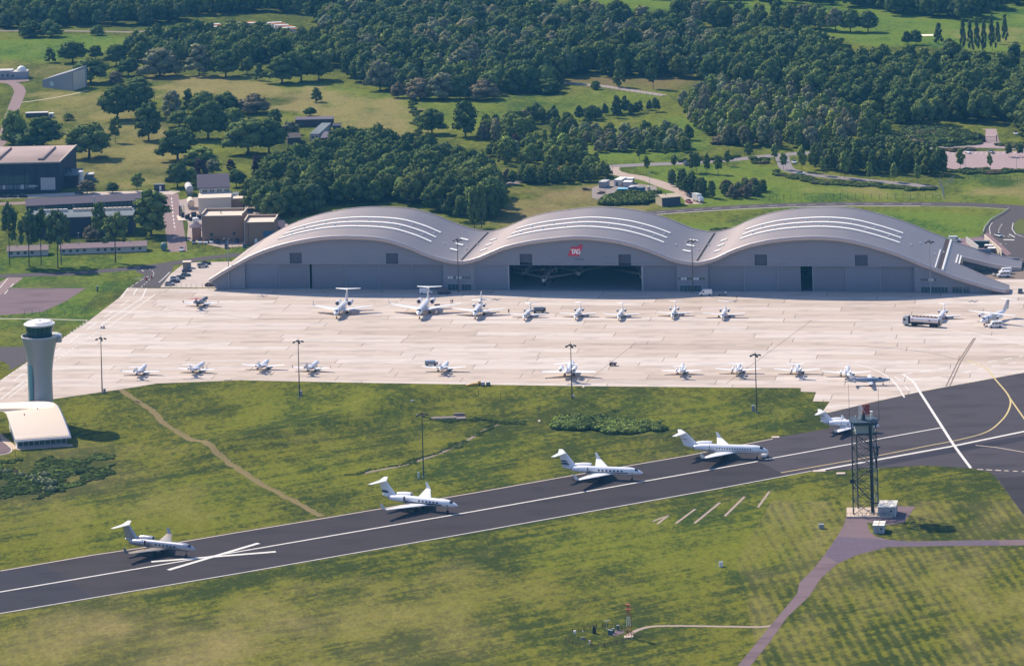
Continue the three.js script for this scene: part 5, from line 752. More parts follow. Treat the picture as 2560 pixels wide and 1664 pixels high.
car('van', PC.white, 'white van in the shade at the door of the hangar, right roof valley', 1764, 738, -1, 0.02); car('van', PC.white, 'white van behind the tail of the largest jet', 1065, 734.5, 1, 0.05); car('van', PC.navy, 'dark blue van in the shade at the hangar, left roof valley', 1110.6, 734.5, 1, 0.05); car('van', PC.white, 'white minibus parked under the nose of the high-winged jet', 2489, 818, -1, 0.1, { minibus: true });
// box truck
{ const t = thing('box_truck', 'white box lorry at the end of the dirt road by the bushes', 'lorry', at(1746, 504.5).setY(0.06), face(0.45, 0.9)); part('cargo_box', rbox(5.2, 3.0, 2.4, 0.05, -1.2, 2.3, 0), PC.white, t); const c = part('cab', prism([[1.6, 0.5], [3.4, 0.5], [3.45, 1.5], [3.1, 2.5], [1.6, 2.6]], 2.2), PC.white, t); part('windscreen', box(0.05, 0.8, 1.9, 3.33, 1.95, 0, 0, 0.35), PC.glass, c); part('chassis', box(7, 0.35, 1.6, 0, 0.7, 0), PC.chassis, t); for (const x of [2.5, -2.4]) for (const s of [-1, 1]) part('wheel', wheel(x, s, 0.45), PC.tyre, t); }
// articulated fuel tanker
{ const a = at(2257, 812), b = at(2356, 818), t = thing('fuel_tanker', 'long fuel tanker lorry with white tank parked before a jet', 'tanker', a.clone().lerp(b, 0.5).setY(0.05), face(a.x - b.x, a.z - b.z));
  const c = part('cab', prism([[5.4, 0.6], [7.6, 0.6], [7.65, 2.0], [7.45, 3.3], [6.9, 3.6], [5.4, 3.7]], 2.45, 0.1), paint(0.40, 0.45, 0.47), t); part('windscreen', box(0.05, 1.1, 2.1, 7.62, 2.4, 0, 0, 0.1), PC.glass, c); for (const s of [-1, 1]) part('window', box(1.0, 0.8, 0.05, 6.8, 2.4, s * 1.24), PC.glass, c); part('wind_deflector', box(0.2, 2.6, 2.4, 5.25, 2.5, 0), PC.trim, c);
  const tank = part('tank', new THREE.CylinderGeometry(1.25, 1.25, 11.4, 22).rotateZ(Math.PI / 2).scale(1, 0.9, 1).translate(-1.3, 2.45, 0), paint(0.74, 0.68, 0.68), t); for (const x of [-7, 4.4]) part('tank_end', new THREE.SphereGeometry(1.24, 18, 10).scale(0.25, 0.9, 1).translate(x, 2.45, 0), paint(0.5, 0.48, 0.5), tank); part('walkway', box(10.6, 0.3, 0.8, -1.3, 3.6, 0), mat(0.13, 0.06, 0.06, 0.7), tank); for (let k = 0; k < 7; k++) part('hatch', cyl(0.3, 0.3, 0.3, -5.5 + k * 1.5, 3.7, 0.0, 10), PC.trim, tank);
  for (const s of [1, -1]) { part('marking', box(0.6, 0.35, 0.03, 3.6, 2.7, s * 1.26), AM.red, tank); part('marking', box(0.3, 0.6, 0.03, -3.6, 2.5, s * 1.26, 0, 0.2), AM.navy, tank); part('marking', box(0.2, 0.7, 0.03, -3.2, 2.5, s * 1.27, 0, -0.5), AM.red, tank); }
  part('chassis', [box(15, 0.4, 1.3, 0, 0.95, 0), box(3, 0.8, 2.2, 1, 1.0, 0)], PC.chassis, t); part('rear_cabinet', box(1.0, 2.3, 2.3, -7.3, 1.7, 0), PC.dark, t); for (const x of [6.4, 3.6, 2.4, -3.8, -5.0, -6.2]) for (const s of [-1, 1]) part('wheel', wheel(x, s * 1.05, 0.5), PC.tyre, t); for (const x of [1.6, 0.2]) part('valve_box', box(0.7, 0.6, 0.3, x, 0.8, 1.1), PC.white, t); }
// fuel bowser, tugs, carts, ground equipment
{ const t = thing('fuel_bowser', 'dark small fuel bowser with pale top behind a small jet', 'bowser', at(1346.6, 781.5).setY(0.05), face(1, 0.05)); part('tank', rbox(4.2, 1.5, 2, 0.4, 0, 1.6, 0, 3), PC.grey, t); part('tank_top', box(4.0, 0.12, 1.3, 0, 2.38, 0), PC.white, t); part('chassis', box(4.8, 0.4, 1.8, 0, 0.7, 0), PC.chassis, t); part('cab', rbox(1.1, 1.4, 1.9, 0.1, 2.4, 1.2, 0), PC.dark, t); for (const x of [1.7, -1.5]) for (const s of [-1, 1]) part('wheel', wheel(x, s * 0.85, 0.4), PC.tyre, t); }
{ const t = thing('tow_tug', 'white tow tug touching the nose of the many-windowed jet', 'tug', at(1912.5, 1143).setY(0.05), face(-0.3, 0.95)); part('body', rbox(3.4, 0.9, 1.8, 0.12, 0, 0.8, 0), PC.white, t); const c = part('cab', rbox(1.3, 1.1, 1.6, 0.12, -0.5, 1.75, 0), PC.white, t); part('windscreen', box(0.05, 0.6, 1.3, 0.18, 1.9, 0), PC.glass, c); for (const x of [1.1, -1.1]) for (const s of [-1, 1]) part('wheel', wheel(x, s * 0.8, 0.4), PC.tyre, t); }
{ const t = thing('ground_tug', 'grey tug behind the wing of a straight-winged jet in the near row', 'tug', at(1078, 914).setY(0.05), face(1, 0)); part('body', rbox(4.0, 1.5, 1.9, 0.15, -0.4, 1.2, 0), PC.blueGrey, t); part('cab', rbox(1.2, 0.8, 1.7, 0.15, 2.0, 0.9, 0), PC.grey, t); for (const x of [1.4, -1.6]) for (const s of [-1, 1]) part('wheel', wheel(x, s * 0.85, 0.4), PC.tyre, t); }
{ const t = thing('buggy', 'small dark open buggy with a driver right of the stout jet', 'buggy', at(1532, 914).setY(0.05), face(1, 0.1)); part('body', [rbox(2.6, 0.5, 1.3, 0.1, 0, 0.6, 0), rbox(1.4, 0.5, 1.3, 0.1, 0.9, 0.95, 0)], PC.maroon, t); part('canopy', [bar(V(-1, 0.8, 0.6), V(-1, 2, 0.6), 0.05), bar(V(-1, 0.8, -0.6), V(-1, 2, -0.6), 0.05)], PC.trim, t); part('seat', [box(0.5, 0.5, 1.1, -0.6, 1.0, 0)], PC.trim, t); part('steering_wheel', new THREE.TorusGeometry(0.2, 0.03, 5, 10).rotateY(Math.PI / 2).translate(0.35, 1.35, 0.2), PC.trim, t); for (const x of [0.9, -0.9]) for (const s of [-1, 1]) part('wheel', wheel(x, s * 0.6, 0.28), PC.tyre, t); }
{ const t = thing('towbar_trailer', 'yellow towbar trailer at the grass edge of the apron', 'equipment', at(1189, 963.5).setY(0.05), face(-1, 0.15)); part('frame', [prism([[-2.2, 0.3], [1.2, 0.3], [3.4, 0.15], [3.4, 0.3], [1.2, 0.8], [-2.2, 0.9]], 0.9)], S.yellow, t); part('drum', new THREE.CylinderGeometry(0.4, 0.4, 1.1, 10).rotateZ(Math.PI / 2).translate(-1.4, 1.2, 0), S.yellow, t); for (const s of [-1, 1]) part('wheel', wheel(-1.4, s * 0.55, 0.3), PC.tyre, t); }
for (const [l, u, v, m] of [['pale grey ground power unit next to the yellow towbar trailer', 1207, 964, PC.silver], ['dark ground power unit at the right end of the grass-edge equipment', 1220.5, 963.5, PC.grey]]) { const t = thing('ground_power_unit', l, 'equipment', at(u, v).setY(0.05), 0.1); part('body', rbox(1.5, 1.1, 1.2, 0.08, 0, 0.75, 0), m, t); part('lid', box(1.4, 0.06, 1.1, 0, 1.33, 0), PC.white, t); for (const x of [-0.5, 0.5]) part('wheel', wheel(x, 0.6, 0.2), PC.tyre, t); }
{ const t = thing('baggage_cart', 'low metal cart in the shade right of the white van at the hangar', 'cart', at(1806, 738).setY(0.05), 0); part('deck', box(3.2, 0.15, 1.5, 0, 0.6, 0), S.galv, t); for (let k = 0; k < 4; k++) part('rail', box(0.08, 0.6, 1.5, -1.4 + k * 0.8, 0.95, 0), S.galv, t); part('tank', new THREE.SphereGeometry(0.5, 10, 8).translate(1.4, 1.1, 0), PC.white, t); for (const x of [-1.2, 1.2]) part('wheel', wheel(x, 0.6, 0.25), PC.tyre, t); }
{ const t = thing('service_cart', 'dark service cart under the wing root of the largest jet', 'cart', at(1093, 767.5).setY(0.05), 0.1); part('body', rbox(2.4, 0.9, 1.4, 0.3, 0, 0.75, 0, 3), PC.maroon, t); for (const x of [-0.8, 0.8]) part('wheel', wheel(x, 0.6, 0.25), PC.tyre, t); }
{ const t = thing('hand_trolley', 'small trolley with white load by the vans at the hangar cut-out', 'trolley', at(2487, 690).setY(0.05), 0.3); part('frame', [box(1.4, 0.1, 0.8, 0, 0.35, 0), box(0.08, 0.9, 0.8, 0.7, 0.8, 0)], S.steel, t); part('load', rbox(0.8, 0.7, 0.7, 0.1, -0.3, 0.75, 0), PC.white, t); for (const x of [-0.5, 0.5]) part('wheel', wheel(x, 0.4, 0.15), PC.tyre, t); }
for (const [u, v, l] of [[253, 821, 'left of two striped barrier blocks at the corner of the apron lines'], [259, 820.5, 'right of two striped barrier blocks at the corner of the apron lines']]) { const t = thing('barrier_block', l, 'barrier', at(u, v).setY(0.05), 0); part('block', rbox(0.8, 0.9, 0.5, 0.06, 0, 0.45, 0), PC.grey, t); part('band', box(0.82, 0.18, 0.52, 0, 0.6, 0), PC.white, t); }
{ const t = thing('barrier', 'red and white lifting barrier at the junction by the apron corner', 'barrier', at(365, 700).setY(0.05), 0.2); part('post', box(0.6, 1.2, 0.6, 0, 0.6, 0), AM.red, t); part('arm', box(5, 0.15, 0.12, -2.4, 1.1, 0, 0, 0.12), PC.white, t); part('post', box(0.5, 1.1, 0.5, 2.6, 0.55, -3), AM.red, t); }
{ const t = thing('storage_tank', 'dark green tank lying on legs beside the white car on the side road', 'tank', at(409, 627).setY(0), 0.1); part('drum', new THREE.CylinderGeometry(1.5, 1.5, 3.4, 16).rotateX(Math.PI / 2).translate(0, 1.9, -1.7), S.greenBox, t); part('end_cap', new THREE.SphereGeometry(1.48, 14, 8).scale(1, 1, 0.25).translate(0, 1.9, 0), mat(0.10, 0.2, 0.2, 0.5), t); part('leg', box(2, 0.6, 0.3, 0, 0.3, -0.5), S.galv, t); part('leg', box(2, 0.6, 0.3, 0, 0.3, -2.9), S.galv, t); }
// people: one continuous body each
{
  const { MarchingCubes } = await import('three/addons/objects/MarchingCubes.js');
  const bones = [[0, 0.98, 0, 0, 1.42, 0, 0.15, 0.17], [0, 1.42, 0, 0, 1.55, 0, 0.07, 0.06], [0, 1.62, 0.01, 0, 1.70, 0.01, 0.1, 0.1], [-0.1, 0.95, 0, -0.12, 0.5, 0.02, 0.1, 0.07], [-0.12, 0.5, 0.02, -0.12, 0.08, -0.01, 0.07, 0.05], [0.1, 0.95, 0, 0.13, 0.5, 0.05, 0.1, 0.07], [0.13, 0.5, 0.05, 0.14, 0.08, 0.04, 0.07, 0.05], [-0.12, 0.06, 0, -0.13, 0.04, 0.16, 0.05, 0.04], [0.14, 0.06, 0.04, 0.15, 0.04, 0.2, 0.05, 0.04], [-0.2, 1.4, 0, -0.27, 1.12, 0, 0.065, 0.05], [-0.27, 1.12, 0, -0.26, 0.86, 0.06, 0.05, 0.04], [0.2, 1.4, 0, 0.28, 1.12, 0.02, 0.065, 0.05], [0.28, 1.12, 0.02, 0.22, 0.9, 0.16, 0.05, 0.04], [-0.26, 0.84, 0.06, -0.25, 0.74, 0.08, 0.04, 0.03], [0.22, 0.88, 0.17, 0.2, 0.8, 0.22, 0.04, 0.03]];
  const R = 56, mc = new MarchingCubes(R, mat(1, 1, 1), false, false, 60000), sc = 0.95; mc.isolation = 0;
  for (let k = 0; k < R; k++) for (let j = 0; j < R; j++) for (let i = 0; i < R; i++) {
    const X = (i / R * 2 - 1) * sc, Yq = (j / R * 2 - 1) * sc + 0.9, Z = (k / R * 2 - 1) * sc; let s = 0;
    for (const [ax, ay, az, bx, by, bz, ra, rb] of bones) { const dx = bx - ax, dy = by - ay, dz = bz - az, t = clamp01(((X - ax) * dx + (Yq - ay) * dy + (Z - az) * dz) / (dx * dx + dy * dy + dz * dz)), d = Math.hypot(X - ax - dx * t, Yq - ay - dy * t, Z - az - dz * t) - (ra + (rb - ra) * t); s += Math.exp(-d * 40); }
    mc.field[i + j * R + k * R * R] = Math.log(s) / 40;
  }
  mc.update(); const n = mc.count, pos = new Float32Array(n * 3), nor = Float32Array.from(mc.normalArray.subarray(0, n * 3));
  for (let i = 0; i < n; i++) { pos[i * 3] = mc.positionArray[i * 3] * sc; pos[i * 3 + 1] = mc.positionArray[i * 3 + 1] * sc + 0.9; pos[i * 3 + 2] = mc.positionArray[i * 3 + 2] * sc; }
  const person = (label, p, turn, jacket) => {
    const col = new Float32Array(n * 3), skinC = [0.45, 0.27, 0.2], hair = [0.05, 0.035, 0.03];
    for (let i = 0; i < n; i++) { const x = pos[i * 3], y = pos[i * 3 + 1], z = pos[i * 3 + 2], c = y > 1.72 || (y > 1.6 && z < -0.02) ? hair : y > 1.5 ? skinC : (Math.abs(x) > 0.17 && y < 0.88 && y > 0.7) ? skinC : y > 0.96 ? jacket : y > 0.1 ? [0.03, 0.035, 0.05] : [0.02, 0.02, 0.02]; col.set(c, i * 3); }
    const g = new THREE.BufferGeometry(); g.setAttribute('position', new THREE.BufferAttribute(pos, 3)); g.setAttribute('normal', new THREE.BufferAttribute(nor, 3)); g.setAttribute('color', new THREE.BufferAttribute(col, 3));
    return solo('person', g, mat(1, 1, 1, 0.8, 0, { vertexColors: true }), label, 'person', null, p.setY(0.05), turn);
  };
  person('person in dark clothes standing right of the largest jet, nearer the hangar', at(1131, 758.5), 0.4, [0.04, 0.03, 0.03]); person('person in dark clothes standing left of the other beside the largest jet', at(1127, 759.5), 1.5, [0.05, 0.04, 0.035]);
  person('person in dark clothes standing at the wing tip of the three-engined jet', at(1272, 783), 0.2, [0.03, 0.025, 0.025]); person('person in a white shirt sitting upright at the buggy', at(1531, 913.5).add(V(0, 0.55, 0)), 1.4, [0.7, 0.7, 0.7]);
}
// ---------------------------------------------------------------- buildings behind and beside the apron
const BM = { navy: mat(0.045, 0.05, 0.075, 0.7), flat: mat(0.52, 0.40, 0.37, 0.9, 0, { map: grain(14, 0.45, 1.25, 1, 1) }), dark: mat(0.05, 0.045, 0.06, 0.75), slate: mat(0.135, 0.115, 0.145, 0.85, 0, { map: fineT }), grey: mat(0.16, 0.185, 0.2, 0.8, 0, { map: fineT }), pale: mat(0.50, 0.48, 0.47, 0.8), brick: mat(0.34, 0.215, 0.15, 0.9, 0, { map: grain(5, 0.85, 1.12) }), cream: mat(0.62, 0.53, 0.43, 0.85), pinkRoof: mat(0.36, 0.26, 0.26, 0.9, 0, { map: grain(6, 0.75, 1.15) }), beige: mat(0.48, 0.40, 0.29, 0.9), blue: mat(0.03, 0.16, 0.30, 0.5), blue2: mat(0.06, 0.13, 0.25, 0.5), green: mat(0.05, 0.085, 0.085, 0.7), concrete: mat(0.33, 0.34, 0.37, 0.85, 0, { map: fineT }), wood: mat(0.075, 0.06, 0.06, 0.9) };
// a thing whose x axis runs along its front from ground pixel a to ground pixel b, z towards the camera; returns [thing, front length]
function fronted(name, label, cat, a, b) { const p = at(...a), q = at(...b); return [thing(name, label, cat, p, Math.atan2(-(q.z - p.z), q.x - p.x)), p.distanceTo(q)]; }
const blk = (w, h, d, x = 0, z = 0, y = 0) => box(w, h, d, x + w / 2, y + h / 2, -d / 2 - z);          // front-left foot at (x, y, -z)
function gable(w, h, d, rise, over = 0.3) { const s = new THREE.Shape([[over, h], [-d / 2, h + rise], [-d - over, h], [-d - over, h + 0.25], [-d / 2, h + rise + 0.28], [over, h + 0.25]].map(([z, y]) => new THREE.Vector2(z, y))); return new THREE.ExtrudeGeometry(s, { depth: w + 2 * over, bevelEnabled: false }).rotateY(-Math.PI / 2).scale(-1, 1, 1).rotateY(Math.PI).scale(1, 1, 1).translate(w + over, 0, 0); }
function pitched(w, h, d, rise, over = 0.4) { // two roof slopes with thickness, ridge along x
  const t = 0.2, L = w + 2 * over, q = (z0, y0, z1, y1) => buf([-over, y0, z0, L - over, y0, z0, L - over, y1, z1, -over, y1, z1, -over, y0 - t, z0, L - over, y0 - t, z0, L - over, y1 - t, z1, -over, y1 - t, z1], null, [0, 1, 2, 0, 2, 3, 4, 6, 5, 4, 7, 6, 0, 4, 5, 0, 5, 1, 1, 5, 6, 1, 6, 2, 3, 7, 4, 3, 4, 0]).toNonIndexed();
  const a = q(over, h, -d / 2, h + rise), b = q(-d - over, h, -d / 2, h + rise); a.computeVertexNormals(); b.computeVertexNormals();
  const g = buf([0, h - 0.1, 0, 0, h + rise - 0.3, -d / 2, 0, h - 0.1, -d, w, h - 0.1, 0, w, h + rise - 0.3, -d / 2, w, h - 0.1, -d], null, [0, 1, 2, 3, 5, 4]); return [[a, b], g];
}
const win = (t, list, m = HM.glass) => { for (const [x, y, w, h, z = 0.04] of list) { const f = part('window', box(w, h, 0.1, x + w / 2, y + h / 2, z), m, t); } };
// the dark hall at the left edge
{
  const [t, L] = fronted('hall', 'large dark hall with a weathered pale flat roof at the left edge', 'building', [-70, 486], [149, 481.5]);
  part('wall', blk(L, 14.6, 54), BM.navy, t); part('roof', blk(L + 0.6, 0.5, 54.4, -0.3, -0.2, 14.6), BM.flat, t); part('parapet', [blk(L + 0.8, 0.4, 0.4, -0.4, -0.3, 15.1), blk(0.4, 0.4, 54, L, 0, 15.1)], BM.cream, t);
  for (const x of [L - 33, L - 10.5]) part('roof_ridge', blk(2.6, 1.1, 40, x - 1.3, 7, 15.1), BM.flat, t);
  const d = part('door', blk(7.2, 6, 0.2, L - 9.4, -0.25, 1.6), BM.pale, t); for (let k = 1; k < 6; k++) part('seam', blk(0.08, 5.8, 0.05, L - 9.4 + k * 1.2, -0.3, 1.7), BM.grey, d);
  for (let k = 0; k < 14; k++) part('window', blk(1.7, 2.1, 0.1, L - 38 + k * 1.85, -0.1, 2.2), k % 5 ? BM.grey : BM.pale, t); for (let k = 0; k < 9; k++) part('window', blk(2.4, 4, 0.1, L - 38 + k * 2.6, -0.1, 5), HM.glass, t);
  part('sign_strip', blk(4.4, 0.7, 0.1, L - 15.5, -0.12, 3.2), BM.pale, t); for (let k = 0; k < 8; k++) part('pilaster', blk(0.3, 14.4, 0.25, L - 40 + k * 5.6, -0.2), BM.dark, t);
  const a = thing('annex', 'low dark lean-to block against the right side of the dark hall', 'building', at(150, 470), 0); part('wall', blk(8, 6, 20), BM.dark, a); part('roof', blk(9.6, 0.3, 20.6, -0.3, -0.3, 6), BM.grey, a); part('duct', new THREE.TorusGeometry(1.8, 0.5, 8, 12, 3).translate(3, 7, -6), BM.dark, a);
}
{ const s = thing('silo', 'white upright silo beside the dark hall', 'silo', at(201, 463.5), 0); part('tank', cyl(1.65, 1.65, 6.6, 0, 0.5, 0, 18), S.white, s); part('cap', new THREE.SphereGeometry(1.65, 16, 6, 0, 6.3, 0, 1.2).scale(1, 0.35, 1).translate(0, 6.9, 0), S.white, s); part('foot', cyl(1.5, 1.5, 0.5, 0, 0, 0, 12), BM.dark, s);
  const b = thing('plant_room', 'small grey plant room with white top behind the silo', 'building', at(212, 455), 0); part('wall', blk(4, 3.6, 6), BM.grey, b); part('roof', blk(4.3, 0.3, 6.4, -0.1, -0.2, 3.6), BM.pale, b); part('pipe', blk(5, 0.5, 0.5, 1, -1, 1), BM.grey, b); }
// two long sheds
{
  const [t, L] = fronted('long_shed', 'long shed with a dull purple roof behind the other long shed', 'building', [66, 546], [357, 531]); part('wall', blk(L, 5.9, 15), BM.dark, t); const [r, g] = pitched(L, 6, 15, 2.2); part('roof', r[0], BM.slate, t); part('roof', r[1], BM.slate, t); part('gable', g, BM.dark, t);
  for (let k = 0; k < 26; k++) part('window', blk(1.5, 2.2, 0.1, 1 + k * 2.05, -0.08, 3.4), k % 7 === 3 ? BM.grey : HM.glass, t); part('chimney', blk(0.7, 9, 0.7, L * 0.575, -0.8), BM.pale, t);
  const [u, K] = fronted('long_shed', 'long grey-roofed shed with white rooflights, the nearer of the two long sheds', 'building', [74, 594], [331, 586]); part('wall', blk(K, 8.6, 20), BM.navy, u); part('roof', blk(K + 0.6, 0.3, 20.6, -0.3, -0.3, 8.6), BM.grey, u);
  for (let k = 0; k < 19; k++) if (k !== 6) part('rooflight', blk(2.0, 1.3, 1.6, 2.5 + k * 2.3, 14.5, 8.9), k < 6 ? BM.pale : BM.cream, u);
  for (let k = 0; k < 22; k++) part('pilaster', blk(0.15, 8.4, 0.15, 1 + k * 2.05, -0.12), BM.dark, u);
}
// low huts with pinkish roofs
for (const [a, b, l, m] of [[[149, 636.5], [365, 628.5], 'long low hut with pale walls and a pinkish roof behind the tall trees', BM.pinkRoof], [[18, 642], [118, 638.5], 'low hut with a pale mottled roof half hidden by the tall trees', BM.flat]]) {
  const [t, L] = fronted('hut', l, 'building', a, b); part('wall', blk(L, 2.6, 7), BM.pale, t); const [r, g] = pitched(L, 2.6, 7, 1.7); part('roof', r[0], m, t); part('roof', r[1], m, t); part('gable', g, BM.pale, t);
  for (let k = 0; k < L / 3.1 - 1; k++) if (k % 5 !== 4) part('window', blk(1.3, 1.1, 0.1, 1 + k * 3.1, -0.06, 1.0), HM.glass, t); for (let k = 0; k < 3; k++) part('roof_vent', cyl(0.2, 0.2, 1.0, L * (0.2 + 0.3 * k), 4.0, -3.5, 8), BM.pale, t);
}
// the tan brick buildings
{
  const brick = (label, a, b, h, d, extra) => { const [t, L] = fronted('brick_building', label, 'building', a, b); part('wall', blk(L, h, d), BM.brick, t); part('roof', blk(L - 0.8, 0.1, d - 0.8, 0.4, 0.4, h), BM.cream, t); part('parapet', [blk(L + 0.2, 1.2, 0.4, -0.1, d - 0.3, h), blk(0.4, 1.2, d - 0.2, -0.1, -0.0, h), blk(0.4, 1.2, d - 0.2, L - 0.3, 0, h), blk(L + 0.2, 0.25, 0.4, -0.1, -0.1, h)], BM.brick, t); part('coping', [blk(L + 0.4, 0.12, 0.5, -0.2, d - 0.35, h + 1.2), blk(0.5, 0.12, d, -0.15, -0.05, h + 1.2), blk(0.5, 0.12, d, L - 0.35, -0.05, h + 1.2), blk(L + 0.4, 0.12, 0.5, -0.2, -0.15, h + 0.25)], BM.cream, t); extra(t, L, h); return t; };
  brick('tan brick block with a sunken white flat roof, the larger of two', [505, 604], [608, 602.5], 11.4, 14, (t) => { win(t, [[3.6, 2.6, 1.4, 1.3], [14, 2.9, 1.4, 1.3]]); part('downpipe', blk(0.12, 11, 0.12, 9.2, -0.12), BM.brick, t); part('vent', blk(0.3, 0.3, 0.1, 7.4, -0.08, 4.6), BM.dark, t); part('flue', cyl(0.2, 0.2, 1.6, 8, 11.4, -6, 8), BM.dark, t); });
  brick('tan brick block with a dark blue panel, right of the larger brick block', [612, 614], [688, 612.5], 10.2, 14, (t, L) => { win(t, [[L - 5.4, 3.6, 5.3, 2.9]], BM.blue2); part('downpipe', blk(0.14, 9.8, 0.14, 1.6, -0.14), BM.dark, t); part('corner_trim', blk(0.25, 10.2, 0.25, -0.1, -0.15), BM.pale, t); });
  { const [t, L] = fronted('brick_annex', 'low brick annex with a grey pitched roof right of the brick blocks', 'building', [688, 600], [711, 599]); part('wall', blk(L, 5.4, 10), BM.brick, t); const [r, g] = pitched(L, 5.4, 10, 2.6); part('roof', r[0], BM.slate, t); part('roof', r[1], BM.slate, t); part('gable', g, BM.brick, t); }
  { const k = thing('kiosk', 'white upright arched kiosk by the right brick block', 'kiosk', at(640, 614), 0); part('body', rbox(1.3, 3.2, 1.0, 0.4, 0, 1.6, 0, 3), S.white, k); part('slot', box(0.9, 0.35, 0.1, 0, 0.7, 0.5), BM.dark, k); const b = thing('skip', 'blue waste bin by the corner of the right brick block', 'bin', at(611, 618), 0); part('body', rbox(1.6, 1.4, 1.2, 0.08, 0, 0.75, 0), BM.blue2, b); part('lid', box(1.65, 0.1, 1.25, 0, 1.5, 0), BM.dark, b); }
  { const [t, L] = fronted('works_building', 'works building with a big grey sloping roof behind the brick blocks', 'building', [496, 537], [578, 534]);
    part('wall', blk(L, 7.6, 20), BM.cream, t); part('flat_roof', blk(L + 0.2, 0.3, 14, -0.1, -0.1, 7.6), BM.cream, t); part('wall', blk(L - 1.4, 3.2, 14, 0.2, 13.5, 7.6), BM.pale, t);
    part('roof', buf([-0.8, 10.6, -12.8, L - 0.4, 10.6, -12.8, L - 1.4, 15.4, -24, -1.2, 15.4, -24, -0.8, 10.3, -12.8, L - 0.4, 10.3, -12.8], null, [0, 1, 2, 0, 2, 3, 0, 4, 5, 0, 5, 1]), BM.slate, t); part('upper_wall', [blk(L - 0.8, 6, 0.3, -0.8, 23.6, 8.5)], BM.grey, t);
    for (let k = 0; k < 12; k++) part('window', blk(0.95, 1.1, 0.1, 0.6 + k * 1.15, 13.4, 8.4), k % 3 ? HM.glass : BM.pale, t); part('side_block', blk(6, 6.4, 10, L - 0.4, 3), BM.brick, t); part('side_roof', blk(6.3, 0.3, 10.3, L - 0.5, 2.9, 6.4), BM.cream, t); part('rear_block', blk(7, 5, 8, L + 0.2, 24), BM.grey, t); }
  { const [t, L] = fronted('hip_roofed_hut', 'small brick hut with a grey hipped roof at the left end of the brick blocks', 'building', [480, 599], [503, 598]); part('wall', blk(L, 5.4, 6), BM.brick, t); part('roof', new THREE.ConeGeometry(4.6, 2.4, 4).rotateY(Math.PI / 4).translate(L / 2, 6.6, -3), BM.slate, t); }
  const tank = (label, u, v, r, l, horizontal, m) => { const t = thing('storage_tank', label, 'tank', at(u, v), 0.15); part('drum', horizontal ? new THREE.CylinderGeometry(r, r, l, 18).rotateX(Math.PI / 2).translate(0, r + 1.4, -l / 2) : cyl(r, r, l, 0, 0.3, 0, 18), m, t); part('end_cap', horizontal ? new THREE.SphereGeometry(r, 16, 8).scale(1, 1, 0.3).translate(0, r + 1.4, 0) : new THREE.SphereGeometry(r, 16, 6).scale(1, 0.3, 1).translate(0, l + 0.3, 0), m, t); part('leg', box(r * 1.6, 1.6, 0.4, 0, 0.8, -0.8), BM.concrete, t); part('leg', box(r * 1.6, 1.6, 0.4, 0, 0.8, -l + 0.8), BM.concrete, t); };
  tank('pale tank lying end-on beside the works building', 478, 524, 1.7, 9, true, BM.cream); tank('grey tank lying behind the pale tank beside the works building', 474, 490, 1.8, 12, true, BM.pale); tank('white upright tank between the machinery and the brick block', 489, 572, 1.5, 4.6, false, S.white);
  { const t = thing('machinery', 'dark pipework and machines on a pale yard beside the works building', 'machinery', at(479, 548), 0.15); part('bed', box(11, 0.3, 14, -1, 0.15, -4), BM.cream, t); for (const [x, y, z, w, h] of [[-2, 0, 0, 2.2, 2], [1, 0, -1, 2.4, 3], [3.4, 0, 0.6, 2, 1.8], [-3.8, 0, -5, 1.6, 2.4], [-4.8, 0, -9, 1.2, 5], [0, 0, 3, 3, 1.4]]) part('unit', rbox(w, h, w, 0.15, x, h / 2 + 0.2, z), BM.dark, t); for (const [x, z] of [[-5, -2], [-5, -10], [-3.4, -10], [-3.4, -2]]) part('frame_leg', bar(V(x, 0, z), V(x, 6, z), 0.12), BM.pale, t); part('frame_beam', [bar(V(-5, 6, -2), V(-5, 6, -10), 0.1), bar(V(-5, 6, -2), V(-3.4, 6, -2), 0.1)], BM.pale, t); part('pipe', bar(V(-2, 2.6, 0), V(3, 2.2, 0.5), 0.25, 8), BM.grey, t); }
}
{ const t = thing('kiosk', 'small black hut with a white door on the grass by the side road', 'hut', at(384.5, 477), 0); part('wall', blk(5.1, 2.9, 3), BM.dark, t); part('roof', blk(5.4, 0.2, 3.4, -0.15, -0.2, 2.9), BM.grey, t); part('door', blk(1.0, 2.1, 0.1, 2.6, -0.06, 0.2), S.white, t); part('window', blk(1.2, 0.8, 0.1, 0.7, -0.06, 1.4), HM.glass, t); }
{ const t = thing('hut', 'small square beige hut at the car park left of the hangar', 'hut', at(456.5, 671.5), 0.05); part('wall', blk(3.5, 2.7, 3.2), mat(0.22, 0.19, 0.17, 0.9), t); part('roof', blk(3.8, 0.2, 3.6, -0.15, -0.2, 2.7), BM.cream, t); part('door', blk(0.9, 2.0, 0.08, 2, -0.05), BM.grey, t); }
